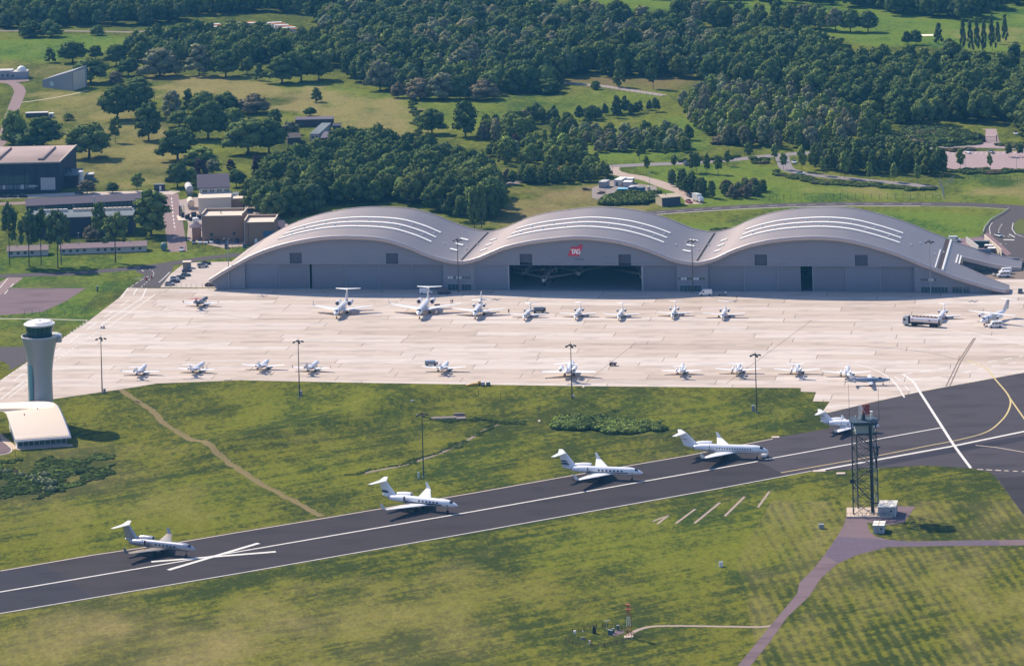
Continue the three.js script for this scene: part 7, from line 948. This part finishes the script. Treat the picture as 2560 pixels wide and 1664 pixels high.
// trees one can tell apart: [form, leaf, x of the foot, y of the foot, top y, width, label], pixels of the photograph
const T1 = [
  ['broad', 'mid', 222.6, 394.5, 302, 108, 'big spreading tree alone on the meadow above the silo'], ['broad', 'dark', 443.4, 401.7, 315, 98, 'big spreading tree with visible limbs right of the lone one on the meadow'],
  ['tall', 'dark', 371, 350.3, 259, 70, 'tall dark tree with a bare trunk in the middle of the meadow'], ['young', 'mid', 287.7, 356.5, 295, 40, 'slim tree left of the tall dark meadow tree'], ['broad', 'mid', 226, 207, 141, 84, 'round tree right behind the wedge building'],
  ['bushy', 'brown', 289.5, 211, 174, 34, 'small brownish bush right of the wedge building'], ['round', 'dark', 320, 189, 145, 60, 'dark round tree above the small brownish bush'], ['round', 'dark', 290, 164, 109, 60, 'dark tree above right of the wedge building'],
  ['round', 'dark', 705, 208, 138, 88, 'left tree of the dark clump at the top of the long meadow'], ['round', 'dark', 753, 204, 119, 90, 'tallest, middle tree of the dark clump above the long meadow'], ['round', 'mid', 797, 200, 125, 68, 'right tree of the dark clump at the top of the long meadow'],
  ['tip', 'dark', 648, 201, 159, 30, 'small tree left of the dark clump on the long meadow'], ['round', 'mid', 617, 185, 143, 38, 'round small tree behind the small one left of the dark clump'], ['round', 'dark', 564, 192, 123, 74, 'dark round tree right of the grey-green conical tree'], ['tip', 'grey', 497, 189, 110, 88, 'wide grey-green cone-shaped tree at the top of the meadow'], ['bushy', 'grey', 398, 191, 112, 96, 'wide grey-green bushy tree at the top left of the meadow'],
  ['tip', 'dark', 791, 255, 219, 38, 'small dark cone-shaped tree alone on the long meadow'], ['round', 'dark', 443, 468, 405, 58, 'dark round tree next to the small black hut'], ['young', 'fresh', 342, 478, 434, 46, 'small bright green tree behind the long shed'], ['round', 'dark', 280.5, 482, 455, 31, 'smallest dark round tree behind the long shed'], ['round', 'brown', 217, 484, 449, 45, 'dark round tree right of the dark hall'],
  ['round', 'dark', 181, 157, 103, 78, 'left tree of the dark group under the green field'], ['round', 'dark', 237, 148, 112, 38, 'right tree of the dark group under the green field'], ['tip', 'mid', 123, 156, 119, 38, 'cone-shaped tree left of the dark group under the green field'], ['bushy', 'mid', 243, 88, 60, 36, 'lone round bush on the far track'], ['bushy', 'dark', 75, 92, 46, 66, 'left of two big bushes above the green field'], ['bushy', 'mid', 125, 92, 46, 62, 'right of two big bushes above the green field'],
  ['round', 'dark', 293, 301, 212, 92, 'large dark tree at the left of the meadow grove'], ['round', 'dark', 347, 294, 203, 84, 'large dark tree, second from the left in the meadow grove'], ['round', 'mid', 345, 222, 190, 60, 'tree at the top of the meadow grove'], ['tall', 'grey', 430, 300, 228, 52, 'pale grey-green slim tree in the meadow grove'], ['tip', 'dark', 470, 283, 225, 46, 'dark pointed tree in the meadow grove'], ['round', 'mid', 507, 290, 226, 66, 'round tree at the upper middle of the meadow grove'], ['round', 'dark', 564, 283, 231, 66, 'dark round tree at the upper right of the meadow grove'],
  ['bushy', 'brown', 633, 283, 232, 80, 'brownish wide bush at the right end of the meadow grove'], ['round', 'mid', 448, 316, 274, 58, 'small round tree low in the meadow grove'], ['round', 'dark', 520, 348, 254, 100, 'large dark tree at the bottom of the meadow grove'], ['round', 'mid', 580, 344, 268, 80, 'large tree right of the dark one at the bottom of the grove'], ['round', 'mid', 620, 384, 292, 118, 'very broad tree below the brownish bush of the grove'], ['round', 'dark', 672, 384, 296, 90, 'dark broad tree next to the very broad one below the grove'], ['tall', 'dark', 688, 316, 273, 36, 'narrow dark tree left of the meadow buildings'], ['bushy', 'grey', 724, 336, 300, 50, 'grey-green bush at the left of the meadow buildings'], ['round', 'dark', 775, 290, 268, 34, 'small dark tree behind the long dark meadow building'],
  ['bushy', 'fresh', 496, 409, 362, 84, 'bright green tree beside the purple one above the works building'], ['tip', 'purple', 500, 449, 398, 50, 'dark purple tree above the works building'], ['tip', 'purple', 576, 428, 399, 34, 'small purple pointed tree right above the works building'], ['bushy', 'fresh', 474, 461, 416, 46, 'light green bush left of the works building roof'], ['round', 'grey', 530, 436, 398, 44, 'grey-green tree between the two purple trees'], ['round', 'dark', 590, 467, 423, 48, 'dark round tree at the right end of the works building roof'], ['tip', 'purple', 642, 448, 390, 40, 'purple tree in front of the dark wood beside the works building'],
  ['tall', 'mid', 377.4, 589, 477, 96, 'large dark tree in front of the long sheds by the side road'], ['tall', 'mid', 246, 594, 508, 44, 'narrow tree in front of the nearer long shed'], ['bushy', 'brown', 226, 602, 563, 44, 'grey-purple bush in front of the nearer long shed'],
  ['pine', 'blue', 23, 662, 516, 60, 'leftmost tall tree with a bare trunk by the perimeter road'], ['pine', 'blue', 72, 667, 528, 62, 'tall tree with a leaning trunk, second by the perimeter road'], ['pine', 'dark', 102, 661, 530, 56, 'tall tree with a bare trunk, third by the perimeter road'], ['pine', 'blue', 144, 670, 525, 72, 'tallest thick-trunked tree, fourth by the perimeter road'], ['pine', 'dark', 152, 662, 534, 60, 'tall tree just behind the thick-trunked one'], ['pine', 'mid', 288, 656, 533, 78, 'tall tree alone at the right of the row by the perimeter road'],
  ['bushy', 'fresh', 32, 362, 264, 62, 'light green tree at the left edge behind the dark hall'], ['bushy', 'fresh', 42, 352, 280, 54, 'second light green tree behind the dark hall'], ['round', 'dark', 108, 366, 289, 96, 'dark broad tree behind the dark hall, right one'], ['bushy', 'blue', 72, 367, 320, 92, 'blue-green broad bush behind the dark hall'], ['bushy', 'grey', 26, 340, 300, 40, 'grey bush at the left edge by the pink road'], ['tip', 'mid', 170, 300, 282, 42, 'low dark bush beside the tiny white-roofed shed'],
  ['round', 'dark', 1079.8, 334.8, 271, 74, 'left of two dark round trees standing on the long meadow'], ['tall', 'dark', 1164, 342.5, 255, 70, 'taller right one of two dark trees standing on the long meadow'],
  ['tip', 'mid', 1548.5, 217, 152, 42, 'tree standing in front of the wood by the fenced path'], ['young', 'dark', 1633.5, 222, 152, 44, 'tree with a clear trunk at the right of the fenced path'], ['bushy', 'mid', 1489, 223, 199, 26, 'small round bush at the fenced path'], ['bushy', 'brown', 995, 244, 202, 40, 'leftmost brownish bush at the edge of the central wood'], ['bushy', 'brown', 1050, 248, 190, 76, 'broad brownish bush at the edge of the central wood'], ['bushy', 'grey', 1105, 248, 178, 84, 'tall grey-brown bush at the edge of the central wood'], ['bushy', 'dark', 1150, 247, 180, 64, 'dark bush right of the grey-brown one at the central wood'], ['bushy', 'brown', 1208, 249, 197, 82, 'brown-grey bush bulging from the central wood'], ['bushy', 'dark', 1365, 232, 192, 80, 'low dark bush at the right corner of the central wood'],
  ['young', 'mid', 1599, 400, 362, 22, 'young tree above the far road, left one of two'], ['young', 'mid', 1666, 395, 360, 22, 'young tree above the far road, right one of two'], ['young', 'mid', 1617, 430, 391, 20, 'young tree at the bend between far road and dirt road'], ['young', 'mid', 1686, 421, 389, 20, 'young tree by the far road right of the bend'],
  ['young', 'mid', 1731, 433, 386, 26, 'first young tree of the cluster on the bright lawn'], ['young', 'mid', 1742, 431, 384, 26, 'second young tree of the cluster on the bright lawn'], ['young', 'mid', 1767, 434, 386, 24, 'third young tree on the bright lawn'], ['young', 'mid', 1796, 436, 391, 28, 'fourth young tree on the bright lawn'], ['young', 'mid', 1819, 415, 378, 22, 'young tree on the bright lawn beside the far road'], ['young', 'mid', 1872, 399, 358, 26, 'young tree on the far side of the far road'], ['young', 'fresh', 1937, 402, 362, 26, 'young tree at the hedge corner of the far road'], ['young', 'fresh', 1959, 424, 384, 26, 'young tree left of the white car at the junction'],
  ['young', 'fresh', 2006, 429, 369, 30, 'tall young tree right of the white car at the junction'], ['young', 'fresh', 2058, 439, 396, 24, 'young tree, first in the row along the lower lane'], ['young', 'fresh', 2113, 446, 384, 34, 'largest young tree in the row along the lower lane'], ['young', 'fresh', 2174, 453, 409, 24, 'third young tree in the row along the lower lane'], ['young', 'fresh', 2236, 455, 411, 26, 'fourth young tree in the row along the lower lane'], ['young', 'fresh', 2295, 459, 414, 24, 'last young tree in the row along the lower lane'],
  ['young', 'fresh', 2402, 423.5, 375, 28, 'broad young tree at the edge of the far car park'], ['young', 'fresh', 2476, 425, 386, 17, 'thin young tree at the edge of the far car park'], ['young', 'dark', 2524, 392, 362, 22, 'dark young tree on the traffic island of the far car park'], ['young', 'dark', 2551, 392, 362, 24, 'dark young tree at the right edge of the far car park'],
  ...[[2409, 128, 47], [2427, 128, 54], [2444, 132, 45], [2462, 130, 54], [2482, 127, 36], [2496, 110, 58], [2514, 105, 38]].map(([x, b, t], i) => ['tip', 'blue', x, b, t, 19, ['first', 'second', 'third', 'fourth', 'fifth', 'sixth', 'last'][i] + ' of the narrow poplars on the golf course, from the left']),
  ['tip', 'blue', 2348, 110, 60, 27, 'pointed tree right of the sand bunker'], ['round', 'dark', 2269, 112, 78, 24, 'left tree of the pair on the golf course'], ['round', 'blue', 2291, 112, 74, 30, 'right tree of the pair on the golf course'], ['bushy', 'blue', 2375, 127, 94, 36, 'round bush below the pointed tree on the golf course'], ['round', 'blue', 2171, 80, 27, 48, 'rounded tree at the right end of the golf course grove'], ['round', 'mid', 2127, 80, 22, 50, 'tree left of the rounded one in the golf course grove'], ['round', 'grey', 2090, 79, 22, 46, 'grey-green tree in the middle of the golf course grove'],
];
for (const [f, l, x, b, t, w, label] of T1) { const p = at(x, b), s = (b + 1096) / 305; tree(f, l, label, p, (b - t) / s * 1.06, w / s * (f === 'tip' || f === 'tall' ? 1.45 : 1.2)); }
// white-stemmed trees right behind the valley of the roof
for (const [x, b, t] of [[1186, 580, 485], [1204, 578, 490]]) { const p = at(x, b - 8), s = 5.3, o = tree('tall', 'mid', 'slender tree with pale bare stems ' + (x < 1190 ? 'left' : 'right') + ' of the pair behind the left roof valley', p, 20, 8); part('stem', [bar(V(-0.9, 0, 0.8), V(-0.6, 6, 0.6), 0.12), bar(V(0.6, 0, 1), V(0.9, 6.4, 0.6), 0.1)], birchM, o); }
// woods: [name of the wood, group phrase, height range, forms, leaf tones, spacing, polygon]
const WOODS = [
  ['broadleaf tree of the dense wood right behind the left hangar bay', 'trees of the wood behind the left hangar bay', [13, 19], ['round', 'broad', 'round', 'bushy'], ['dark', 'mid', 'dark', 'dark', 'blue'], 9, [[615, 520], [640, 470], [740, 425], [850, 392], [900, 378], [1000, 392], [1100, 412], [1180, 440], [1240, 470], [1262, 545], [1170, 560], [1120, 545], [1060, 515], [980, 505], [860, 512], [760, 540], [690, 552]]],
  ['tree of the thick hedge row right of the wood behind the left bay', 'trees of the thick hedge row', [7, 10], ['bushy', 'bushy', 'round'], ['brown', 'mid', 'mid'], 6, [[1230, 462], [1300, 445], [1460, 438], [1530, 432], [1525, 448], [1460, 458], [1320, 464]]],
  ['grey-green willow scrub on the bright grass beyond the hangars', 'willow scrub beyond the hangars', [8, 13], ['bushy', 'tall', 'round'], ['willow', 'grey', 'mid', 'fresh'], 8, [[1195, 345], [1215, 325], [1300, 312], [1330, 318], [1340, 345], [1300, 360], [1230, 362]]],
  ['mixed green scrub tree above the thick hedge row', 'mixed scrub above the hedge row', [7, 12], ['bushy', 'tall', 'round', 'tip'], ['willow', 'mid', 'fresh', 'mid', 'purple'], 8, [[1260, 370], [1330, 365], [1440, 370], [1500, 400], [1500, 425], [1400, 425], [1260, 415], [1220, 395]]],
  ['scrub tree in the strip of bushes along the upper bright grass', 'scrub along the upper bright grass', [7, 11], ['tall', 'bushy', 'round'], ['grey', 'blue', 'mid'], 7, [[1320, 300], [1400, 292], [1395, 310], [1330, 315]]], ['scrub tree in the right strip of bushes along the upper bright grass', 'right scrub along the upper bright grass', [7, 11], ['tall', 'bushy', 'round'], ['grey', 'blue', 'mid'], 7, [[1440, 300], [1480, 285], [1600, 278], [1650, 270], [1650, 280], [1560, 292], [1450, 310]]],
  ['bushy tree in the grey-green scrub below the far wood', 'grey-green scrub below the far wood', [6, 10], ['bushy', 'round', 'bushy'], ['grey', 'mid', 'willow'], 7, [[1360, 330], [1420, 325], [1510, 340], [1600, 345], [1680, 330], [1735, 345], [1720, 380], [1640, 385], [1500, 382], [1440, 345]]],
  ['pale willow in the light green wood on the right', 'pale willows of the light green wood', [9, 15], ['tall', 'bushy', 'tall', 'round'], ['willow', 'fresh', 'grey', 'mid', 'willow'], 8.5, [[1700, 270], [1780, 232], [1900, 238], [2000, 262], [2100, 292], [2230, 340], [2200, 352], [2080, 368], [1960, 374], [1860, 372], [1780, 350], [1740, 320]]],
  ['dark pointed tree in the planted block beside the far car park', 'dark trees planted beside the far car park', [9, 13], ['tall', 'tip', 'young'], ['dark', 'mid', 'blue'], 5.5, [[2010, 424], [2030, 405], [2110, 392], [2200, 388], [2290, 395], [2352, 420], [2362, 440], [2280, 440], [2150, 437]]],
  ['dark narrow tree along the dirt road below the bright lawn', 'dark trees along the dirt road', [8, 11], ['tall', 'bushy', 'tip'], ['dark', 'blue', 'mid'], 5, [[1645, 452], [1680, 462], [1745, 475], [1792, 498], [1780, 508], [1758, 500], [1700, 474]]],
  ['dark bush in the clump on the lawn behind the right bay', 'dark bushes on the lawn', [5, 7], ['bushy'], ['dark', 'brown', 'mid'], 5, [[1808, 478], [1860, 468], [1912, 472], [1900, 494], [1820, 499]]],
  ['tree of the large central wood beyond the meadow', 'trees of the central wood', [13, 20], ['round', 'broad', 'tall', 'bushy', 'round'], ['dark', 'mid', 'dark', 'blue', 'grey', 'mid'], 11, [[860, 200], [930, 222], [1000, 238], [1250, 238], [1390, 226], [1420, 195], [1560, 190], [1700, 196], [1770, 210], [1800, 215], [1790, 130], [1700, 88], [1560, 72], [1440, 50], [1300, 38], [1200, -150], [740, -150], [790, 60], [850, 130]]],
  ['tree of the dark wood in the right background', 'trees of the dark right wood', [13, 21], ['round', 'broad', 'round', 'tall'], ['dark', 'mid', 'dark', 'blue'], 11, [[1780, 160], [1800, 130], [1900, 122], [2040, 150], [2150, 178], [2300, 185], [2640, 195], [2640, 345], [2540, 325], [2500, 300], [2440, 310], [2380, 315], [2300, 318], [2230, 330], [2120, 285], [1990, 252], [1880, 226], [1780, 222]]],
  ['tree of the dark belt under the far clearing, upper left', 'trees of the belt under the far clearing', [12, 17], ['round', 'broad', 'bushy'], ['dark', 'mid', 'blue'], 10, [[320, 140], [350, 122], [430, 108], [540, 100], [660, 108], [760, 118], [840, 135], [860, 165], [800, 170], [700, 158], [560, 160], [420, 165], [340, 160]]],
  ['tree of the wood along the top left edge', 'trees of the top left wood', [13, 19], ['round', 'broad', 'bushy'], ['dark', 'blue', 'dark', 'mid'], 11, [[-80, 76], [60, 70], [200, 66], [330, 66], [420, 60], [500, 42], [640, 32], [760, 40], [740, -150], [-80, -150]]],
  ['tree of the golf course belt at the top right', 'trees of the golf course belt', [12, 17], ['round', 'tall', 'bushy'], ['blue', 'dark', 'mid', 'grey'], 11, [[1690, 62], [1780, 72], [1900, 78], [2080, 80], [2080, 66], [1960, 52], [1830, 56], [1760, 40], [1690, 40]]],
  ['tree of the far wood at the top right edge', 'trees of the far top right wood', [13, 19], ['round', 'broad', 'bushy'], ['dark', 'blue', 'dark', 'mid'], 11, [[2230, 38], [2390, 50], [2450, 55], [2490, 40], [2500, 8], [2640, 30], [2640, -150], [2100, -150], [2120, 18]]],
  ['tree of the far belt along the top edge', 'trees of the far top belt', [12, 17], ['round', 'bushy'], ['dark', 'blue', 'mid'], 12, [[1480, -10], [1700, 4], [1850, 8], [2100, 14], [2100, -150], [1200, -150], [1300, 10]]],
  ['tree at the right edge beside the lane behind the car park gate', 'trees by the lane at the right edge', [9, 14], ['round', 'bushy'], ['grey', 'mid', 'willow'], 8, [[2556, 300], [2640, 280], [2640, 350], [2560, 350]]],
];
const inside = (x, z, poly) => { let c = false; for (let i = 0, j = poly.length - 1; i < poly.length; j = i++) { const [xi, zi] = poly[i], [xj, zj] = poly[j]; if ((zi > z) !== (zj > z) && x < (xj - xi) * (z - zi) / (zj - zi) + xi) c = !c; } return c; };
const spots = [];
for (const [label, group, [h0, h1], forms, tones, gap, poly] of WOODS) {
  const P = px(poly), xs = P.map((p) => p[0]), zs = P.map((p) => p[1]), x0 = Math.min(...xs), x1 = Math.max(...xs), z0 = Math.min(...zs), z1 = Math.max(...zs);
  for (let z = z0; z < z1; z += gap * 0.92) for (let x = x0; x < x1; x += gap) {
    const X = x + rr(-0.45, 0.45) * gap, Z = z + rr(-0.45, 0.45) * gap; if (!inside(X, Z, P)) continue;
    const s = LENS / -Z, U = 1280 + X * s; if (U < -120 || U > 2690) continue;
    const h = rr(h0, h1) * rr(0.82, 1.08), pick = noise(X * 0.05 + 9, Z * 0.05 + 4) * 0.6 + rnd() * 0.4;
    const TW = { dark: 'dark', mid: 'mid-green', fresh: 'bright green', willow: 'pale grey-green', grey: 'grey-green', brown: 'brownish', purple: 'purple', blue: 'blue-green' }, FW = { round: 'rounded', broad: 'broad', bushy: 'bushy', tall: 'tall', tip: 'pointed', young: 'slim' };
    const fx2 = (X - x0) / (x1 - x0), fz2 = (Z - z0) / (z1 - z0), where = (fx2 < 0.2 ? 'far left' : fx2 < 0.4 ? 'left' : fx2 < 0.6 ? 'middle' : fx2 < 0.8 ? 'right' : 'far right') + (fz2 > 0.66 ? ' front' : fz2 > 0.33 ? ' centre' : ' back');
    spots.push({ where, label, group, X, Z, h, w: h * rr(0.72, 1.02) * (forms[0] === 'tall' ? 0.85 : 1), form: forms[Math.floor(rnd() * forms.length)], tone: tones[Math.min(tones.length - 1, Math.floor(pick * tones.length))], get say() { return FW[this.form] + ' ' + TW[this.tone] + ' tree, ' + where + ' of the ' + group.replace(/^.*? (of|along|beside|beyond|above|below|on|by) the /, '').replace(/^trees |^dark trees |^pale willows /, ''); }, size: h * s * (group.includes('behind the left') && s > 5.15 ? 0.6 : 1) });
  }
}
spots.sort((a, b) => b.size - a.size);
const singles = Math.max(0, 296 - treeCount), rest = {};
spots.forEach((q, i) => {
  if (i < singles) { tree(q.form, q.tone, q.say, V(q.X, 0, q.Z), q.h, q.w, q.group); return; }
  const v = Math.floor(rnd() * FORMS[q.form].length), k = q.form + '|' + v + '|' + q.tone; (rest[k] = rest[k] || []).push(q);
});
{
  const wood = add(new THREE.Group(), 'woodland', 'dense mass of treetops filling the woods in the background', 'woodland', null, 'stuff'), m4 = new THREE.Matrix4(), qt = new THREE.Quaternion(), c3 = new THREE.Color();
  for (const k in rest) {
    const [form, v, tone] = k.split('|'), L = rest[k], im = new THREE.InstancedMesh(FORMS[form][v][0], leafMat[tone], L.length); im.name = 'crown'; im.castShadow = im.receiveShadow = true;
    L.forEach((q, i) => { qt.setFromAxisAngle(V(0, 1, 0), rr(0, 6.28)); m4.compose(V(q.X, 0, q.Z), qt, V(q.w / 10, q.h / 10, q.w / 10)); im.setMatrixAt(i, m4); const t = rr(0.75, 1.25); im.setColorAt(i, c3.setRGB(t * rr(0.95, 1.1), t, t * rr(0.9, 1.05))); }); wood.add(im);
  }
}
// shrubs, brambles and hedges
const shrubG = crownGeo(lobesIn(7, ring(0.62, (f) => 0.55 - 0.2 * f, 0.1), 0.3, 0.5), 260, 0.16);
function thicket(name, label, cat, poly, gap, h, tones, mode = 'stuff', thin = 0) {
  const P = px(poly), xs = P.map((p) => p[0]), zs = P.map((p) => p[1]), by = {};
  for (let z = Math.min(...zs); z < Math.max(...zs); z += gap) for (let x = Math.min(...xs); x < Math.max(...xs); x += gap) { const X = x + rr(-0.5, 0.5) * gap, Z = z + rr(-0.5, 0.5) * gap; if (thin && noise(X * 0.16 + 5, Z * 0.09) < thin) continue; if (inside(X + (noise(X * 0.2, Z * 0.2) - 0.5) * gap * 5, Z + (noise(X * 0.2 + 9, Z * 0.15) - 0.5) * gap * 9, P)) { const t = tones[Math.min(tones.length - 1, Math.floor((noise(X * 0.2, Z * 0.12) * 0.7 + rnd() * 0.3) * tones.length))]; (by[t] = by[t] || []).push([X, Z]); } }
  const g = add(new THREE.Group(), name, label, cat, null, mode), m4 = new THREE.Matrix4(), qt = new THREE.Quaternion(), c3 = new THREE.Color();
  for (const t in by) { const im = new THREE.InstancedMesh(shrubG, leafMat[t], by[t].length); im.name = 'foliage'; im.castShadow = im.receiveShadow = true; by[t].forEach(([X, Z], i) => { const s = h * rr(0.6, 1.25); qt.setFromAxisAngle(V(0, 1, 0), rr(0, 6)); m4.compose(V(X, relief(X, Z), Z), qt, V(s * 1.5, s, s * 1.5)); im.setMatrixAt(i, m4); const q = rr(0.7, 1.25); im.setColorAt(i, c3.setRGB(q, q, q)); }); g.add(im); }
}
thicket('bramble_patch', 'dark green bramble patch in the middle of the airfield grass', 'brambles', [[1378, 1057], [1400, 1046], [1440, 1046], [1540, 1055], [1600, 1062], [1658, 1076], [1640, 1084], [1560, 1084], [1470, 1074], [1390, 1066]], 1.0, 1.7, ['mid', 'fresh', 'mid', 'dark']);
thicket('heath_scrub', 'low dark green and grey scrub at the left edge below the curved-roof building', 'scrub', [[-60, 1170], [40, 1150], [110, 1140], [200, 1134], [288, 1132], [296, 1160], [280, 1190], [220, 1215], [120, 1240], [0, 1260], [-60, 1268]], 1.1, 0.55, ['mid', 'fresh', 'dark', 'mid', 'brown'], 'stuff', 0.36);
for (const [x, y, s, l] of [[100, 1208, 2.6, 'largest grey-green bush in the heath scrub'], [124, 1212, 2.4, 'grey-green bush right of the largest one in the heath scrub'], [126, 1228, 2.2, 'grey-green bush below the largest one in the heath scrub'], [78, 1196, 1.7, 'small grey bush at the upper left of the heath scrub'], [110, 1190, 1.8, 'small grey bush above the largest one in the heath scrub'], [50, 1190, 1.6, 'grey bush near the left edge of the heath scrub'], [12, 1182, 1.7, 'grey bush at the left picture edge in the heath scrub'], [200, 1184, 1.6, 'dark bush at the right part of the heath scrub']]) { const b = solo('bush', shrubG, leafMat[x > 190 ? 'dark' : 'willow'], l, 'bush', null, at(x, y)); b.scale.set(s * 1.1, s * 0.95, s * 1.1); }
for (const [l, p] of [['clipped dark hedge along the lower edge of the far car park', [[2372, 430], [2400, 425], [2560, 427], [2640, 427], [2640, 433], [2420, 433]]], ['long low hedge along the lower lane left of the grass fences', [[1935, 425], [1950, 436], [2060, 450], [2180, 461], [2340, 475], [2342, 480], [2200, 470], [2050, 458], [1940, 440]]], ['dark hedge below the heather bank above the far road', [[2240, 366], [2350, 364], [2440, 355], [2455, 350], [2456, 358], [2400, 364], [2250, 370]]], ['hedge right of the far car park gate', [[2495, 358], [2560, 360], [2640, 362], [2640, 368], [2520, 366]]], ['reddish low hedge above the parking bays', [[2358, 375], [2445, 374], [2445, 377.5], [2358, 378]]], ['dark hedge at the bend of the far road', [[1870, 396], [1930, 400], [1930, 408], [1880, 408]]], ['low hedge on the far side of the far road', [[1700, 402], [1850, 390], [1850, 394], [1700, 406]]]]) thicket('hedge', l, 'hedge', p, 1.2, 1.15, l.includes('reddish') ? ['brown'] : ['dark', 'mid', 'brown'], 'stuff');
thicket('heather_bank', 'purple-brown heather bank below the dark right wood', 'heather', [[2160, 362], [2230, 340], [2330, 322], [2420, 335], [2450, 350], [2400, 360], [2250, 366]], 1.8, 2.6, ['brown', 'dark', 'blue', 'mid']);
thicket('rough_scrub', 'dark scrub around the willow hollow below the light green wood', 'scrub', [[1780, 345], [1860, 335], [1930, 325], [1980, 330], [1960, 345], [1850, 360], [1790, 360]], 2, 2.2, ['dark', 'brown', 'mid']);
thicket('rough_scrub', 'scrub growing in front of the blue containers', 'scrub', [[1515, 500], [1545, 490], [1600, 488], [1640, 480], [1645, 500], [1600, 510], [1520, 512]], 1.3, 2.2, ['mid', 'dark', 'mid']);
thicket('rough_scrub', 'dark scrub on the green field behind the right roof valley', 'scrub', [[1760, 582], [1790, 576], [1850, 574], [1850, 588], [1780, 590]], 1.5, 1.3, ['dark', 'mid']);
thicket('ditch_growth', 'dark rough growth along the curving ditch in the airfield grass', 'rough growth', [[850, 1186], [950, 1170], [1040, 1148], [1120, 1120], [1170, 1095], [1230, 1062], [1250, 1058], [1244, 1063], [1184, 1096], [1124, 1124], [1045, 1151], [950, 1173], [860, 1188]], 0.8, 0.34, ['dark', 'mid', 'mid'], 'stuff', 0.3);
thicket('ditch_growth', 'dark growth along the field boundary on the long meadow', 'rough growth', [[1029, 250], [1034, 250], [1054, 352], [1049, 352]], 1.2, 1.0, ['dark', 'mid']);
thicket('ditch_growth', 'dark growth above the concrete outfall in the airfield grass', 'rough growth', [[1060, 1042], [1120, 1044], [1140, 1040], [1250, 1052], [1320, 1052], [1310, 1060], [1240, 1060], [1100, 1052]], 0.9, 0.4, ['dark', 'mid'], 'stuff', 0.35);
struct('ditch', ribbon(smooth(px([[900, 1184], [1000, 1164], [1080, 1140], [1150, 1110], [1210, 1076], [1246, 1060]]), 6), 1.6, 0.02, 0.3), mat(0.22, 0.18, 0.14, 1));
solo('outfall', [box(9, 0.5, 3, 0, 0.25, 0), box(4, 1.1, 1.2, 5.5, 0.5, -3), box(3.5, 0.4, 3.6, 6, 0.2, 1)], mat(0.2, 0.165, 0.15, 0.95), 'broken concrete outfall at the head of the ditch', 'outfall', null, at(1110, 1046), 0.05);
for (const [a, b] of [[[1632, 1303], [1672, 1288]], [[1644, 1309.5], [1670, 1289]], [[1690, 1308], [1738, 1272]], [[1736, 1308], [1800, 1256]], [[1812, 1290], [1862, 1241]], [[1895, 1268], [1924, 1228]]]) struct('grass_drain', ribbon(px([a, b]), 0.8, 0.03, 0.2), M.gravel);
struct('grass_drain', ribbon(smooth(px([[1600, 1296], [1680, 1285], [1790, 1258], [1900, 1228], [1980, 1216]]), 4), 0.7, 0.026, 0.3), mat(0.045, 0.055, 0.02, 1));
renderer.render(scene, camera);
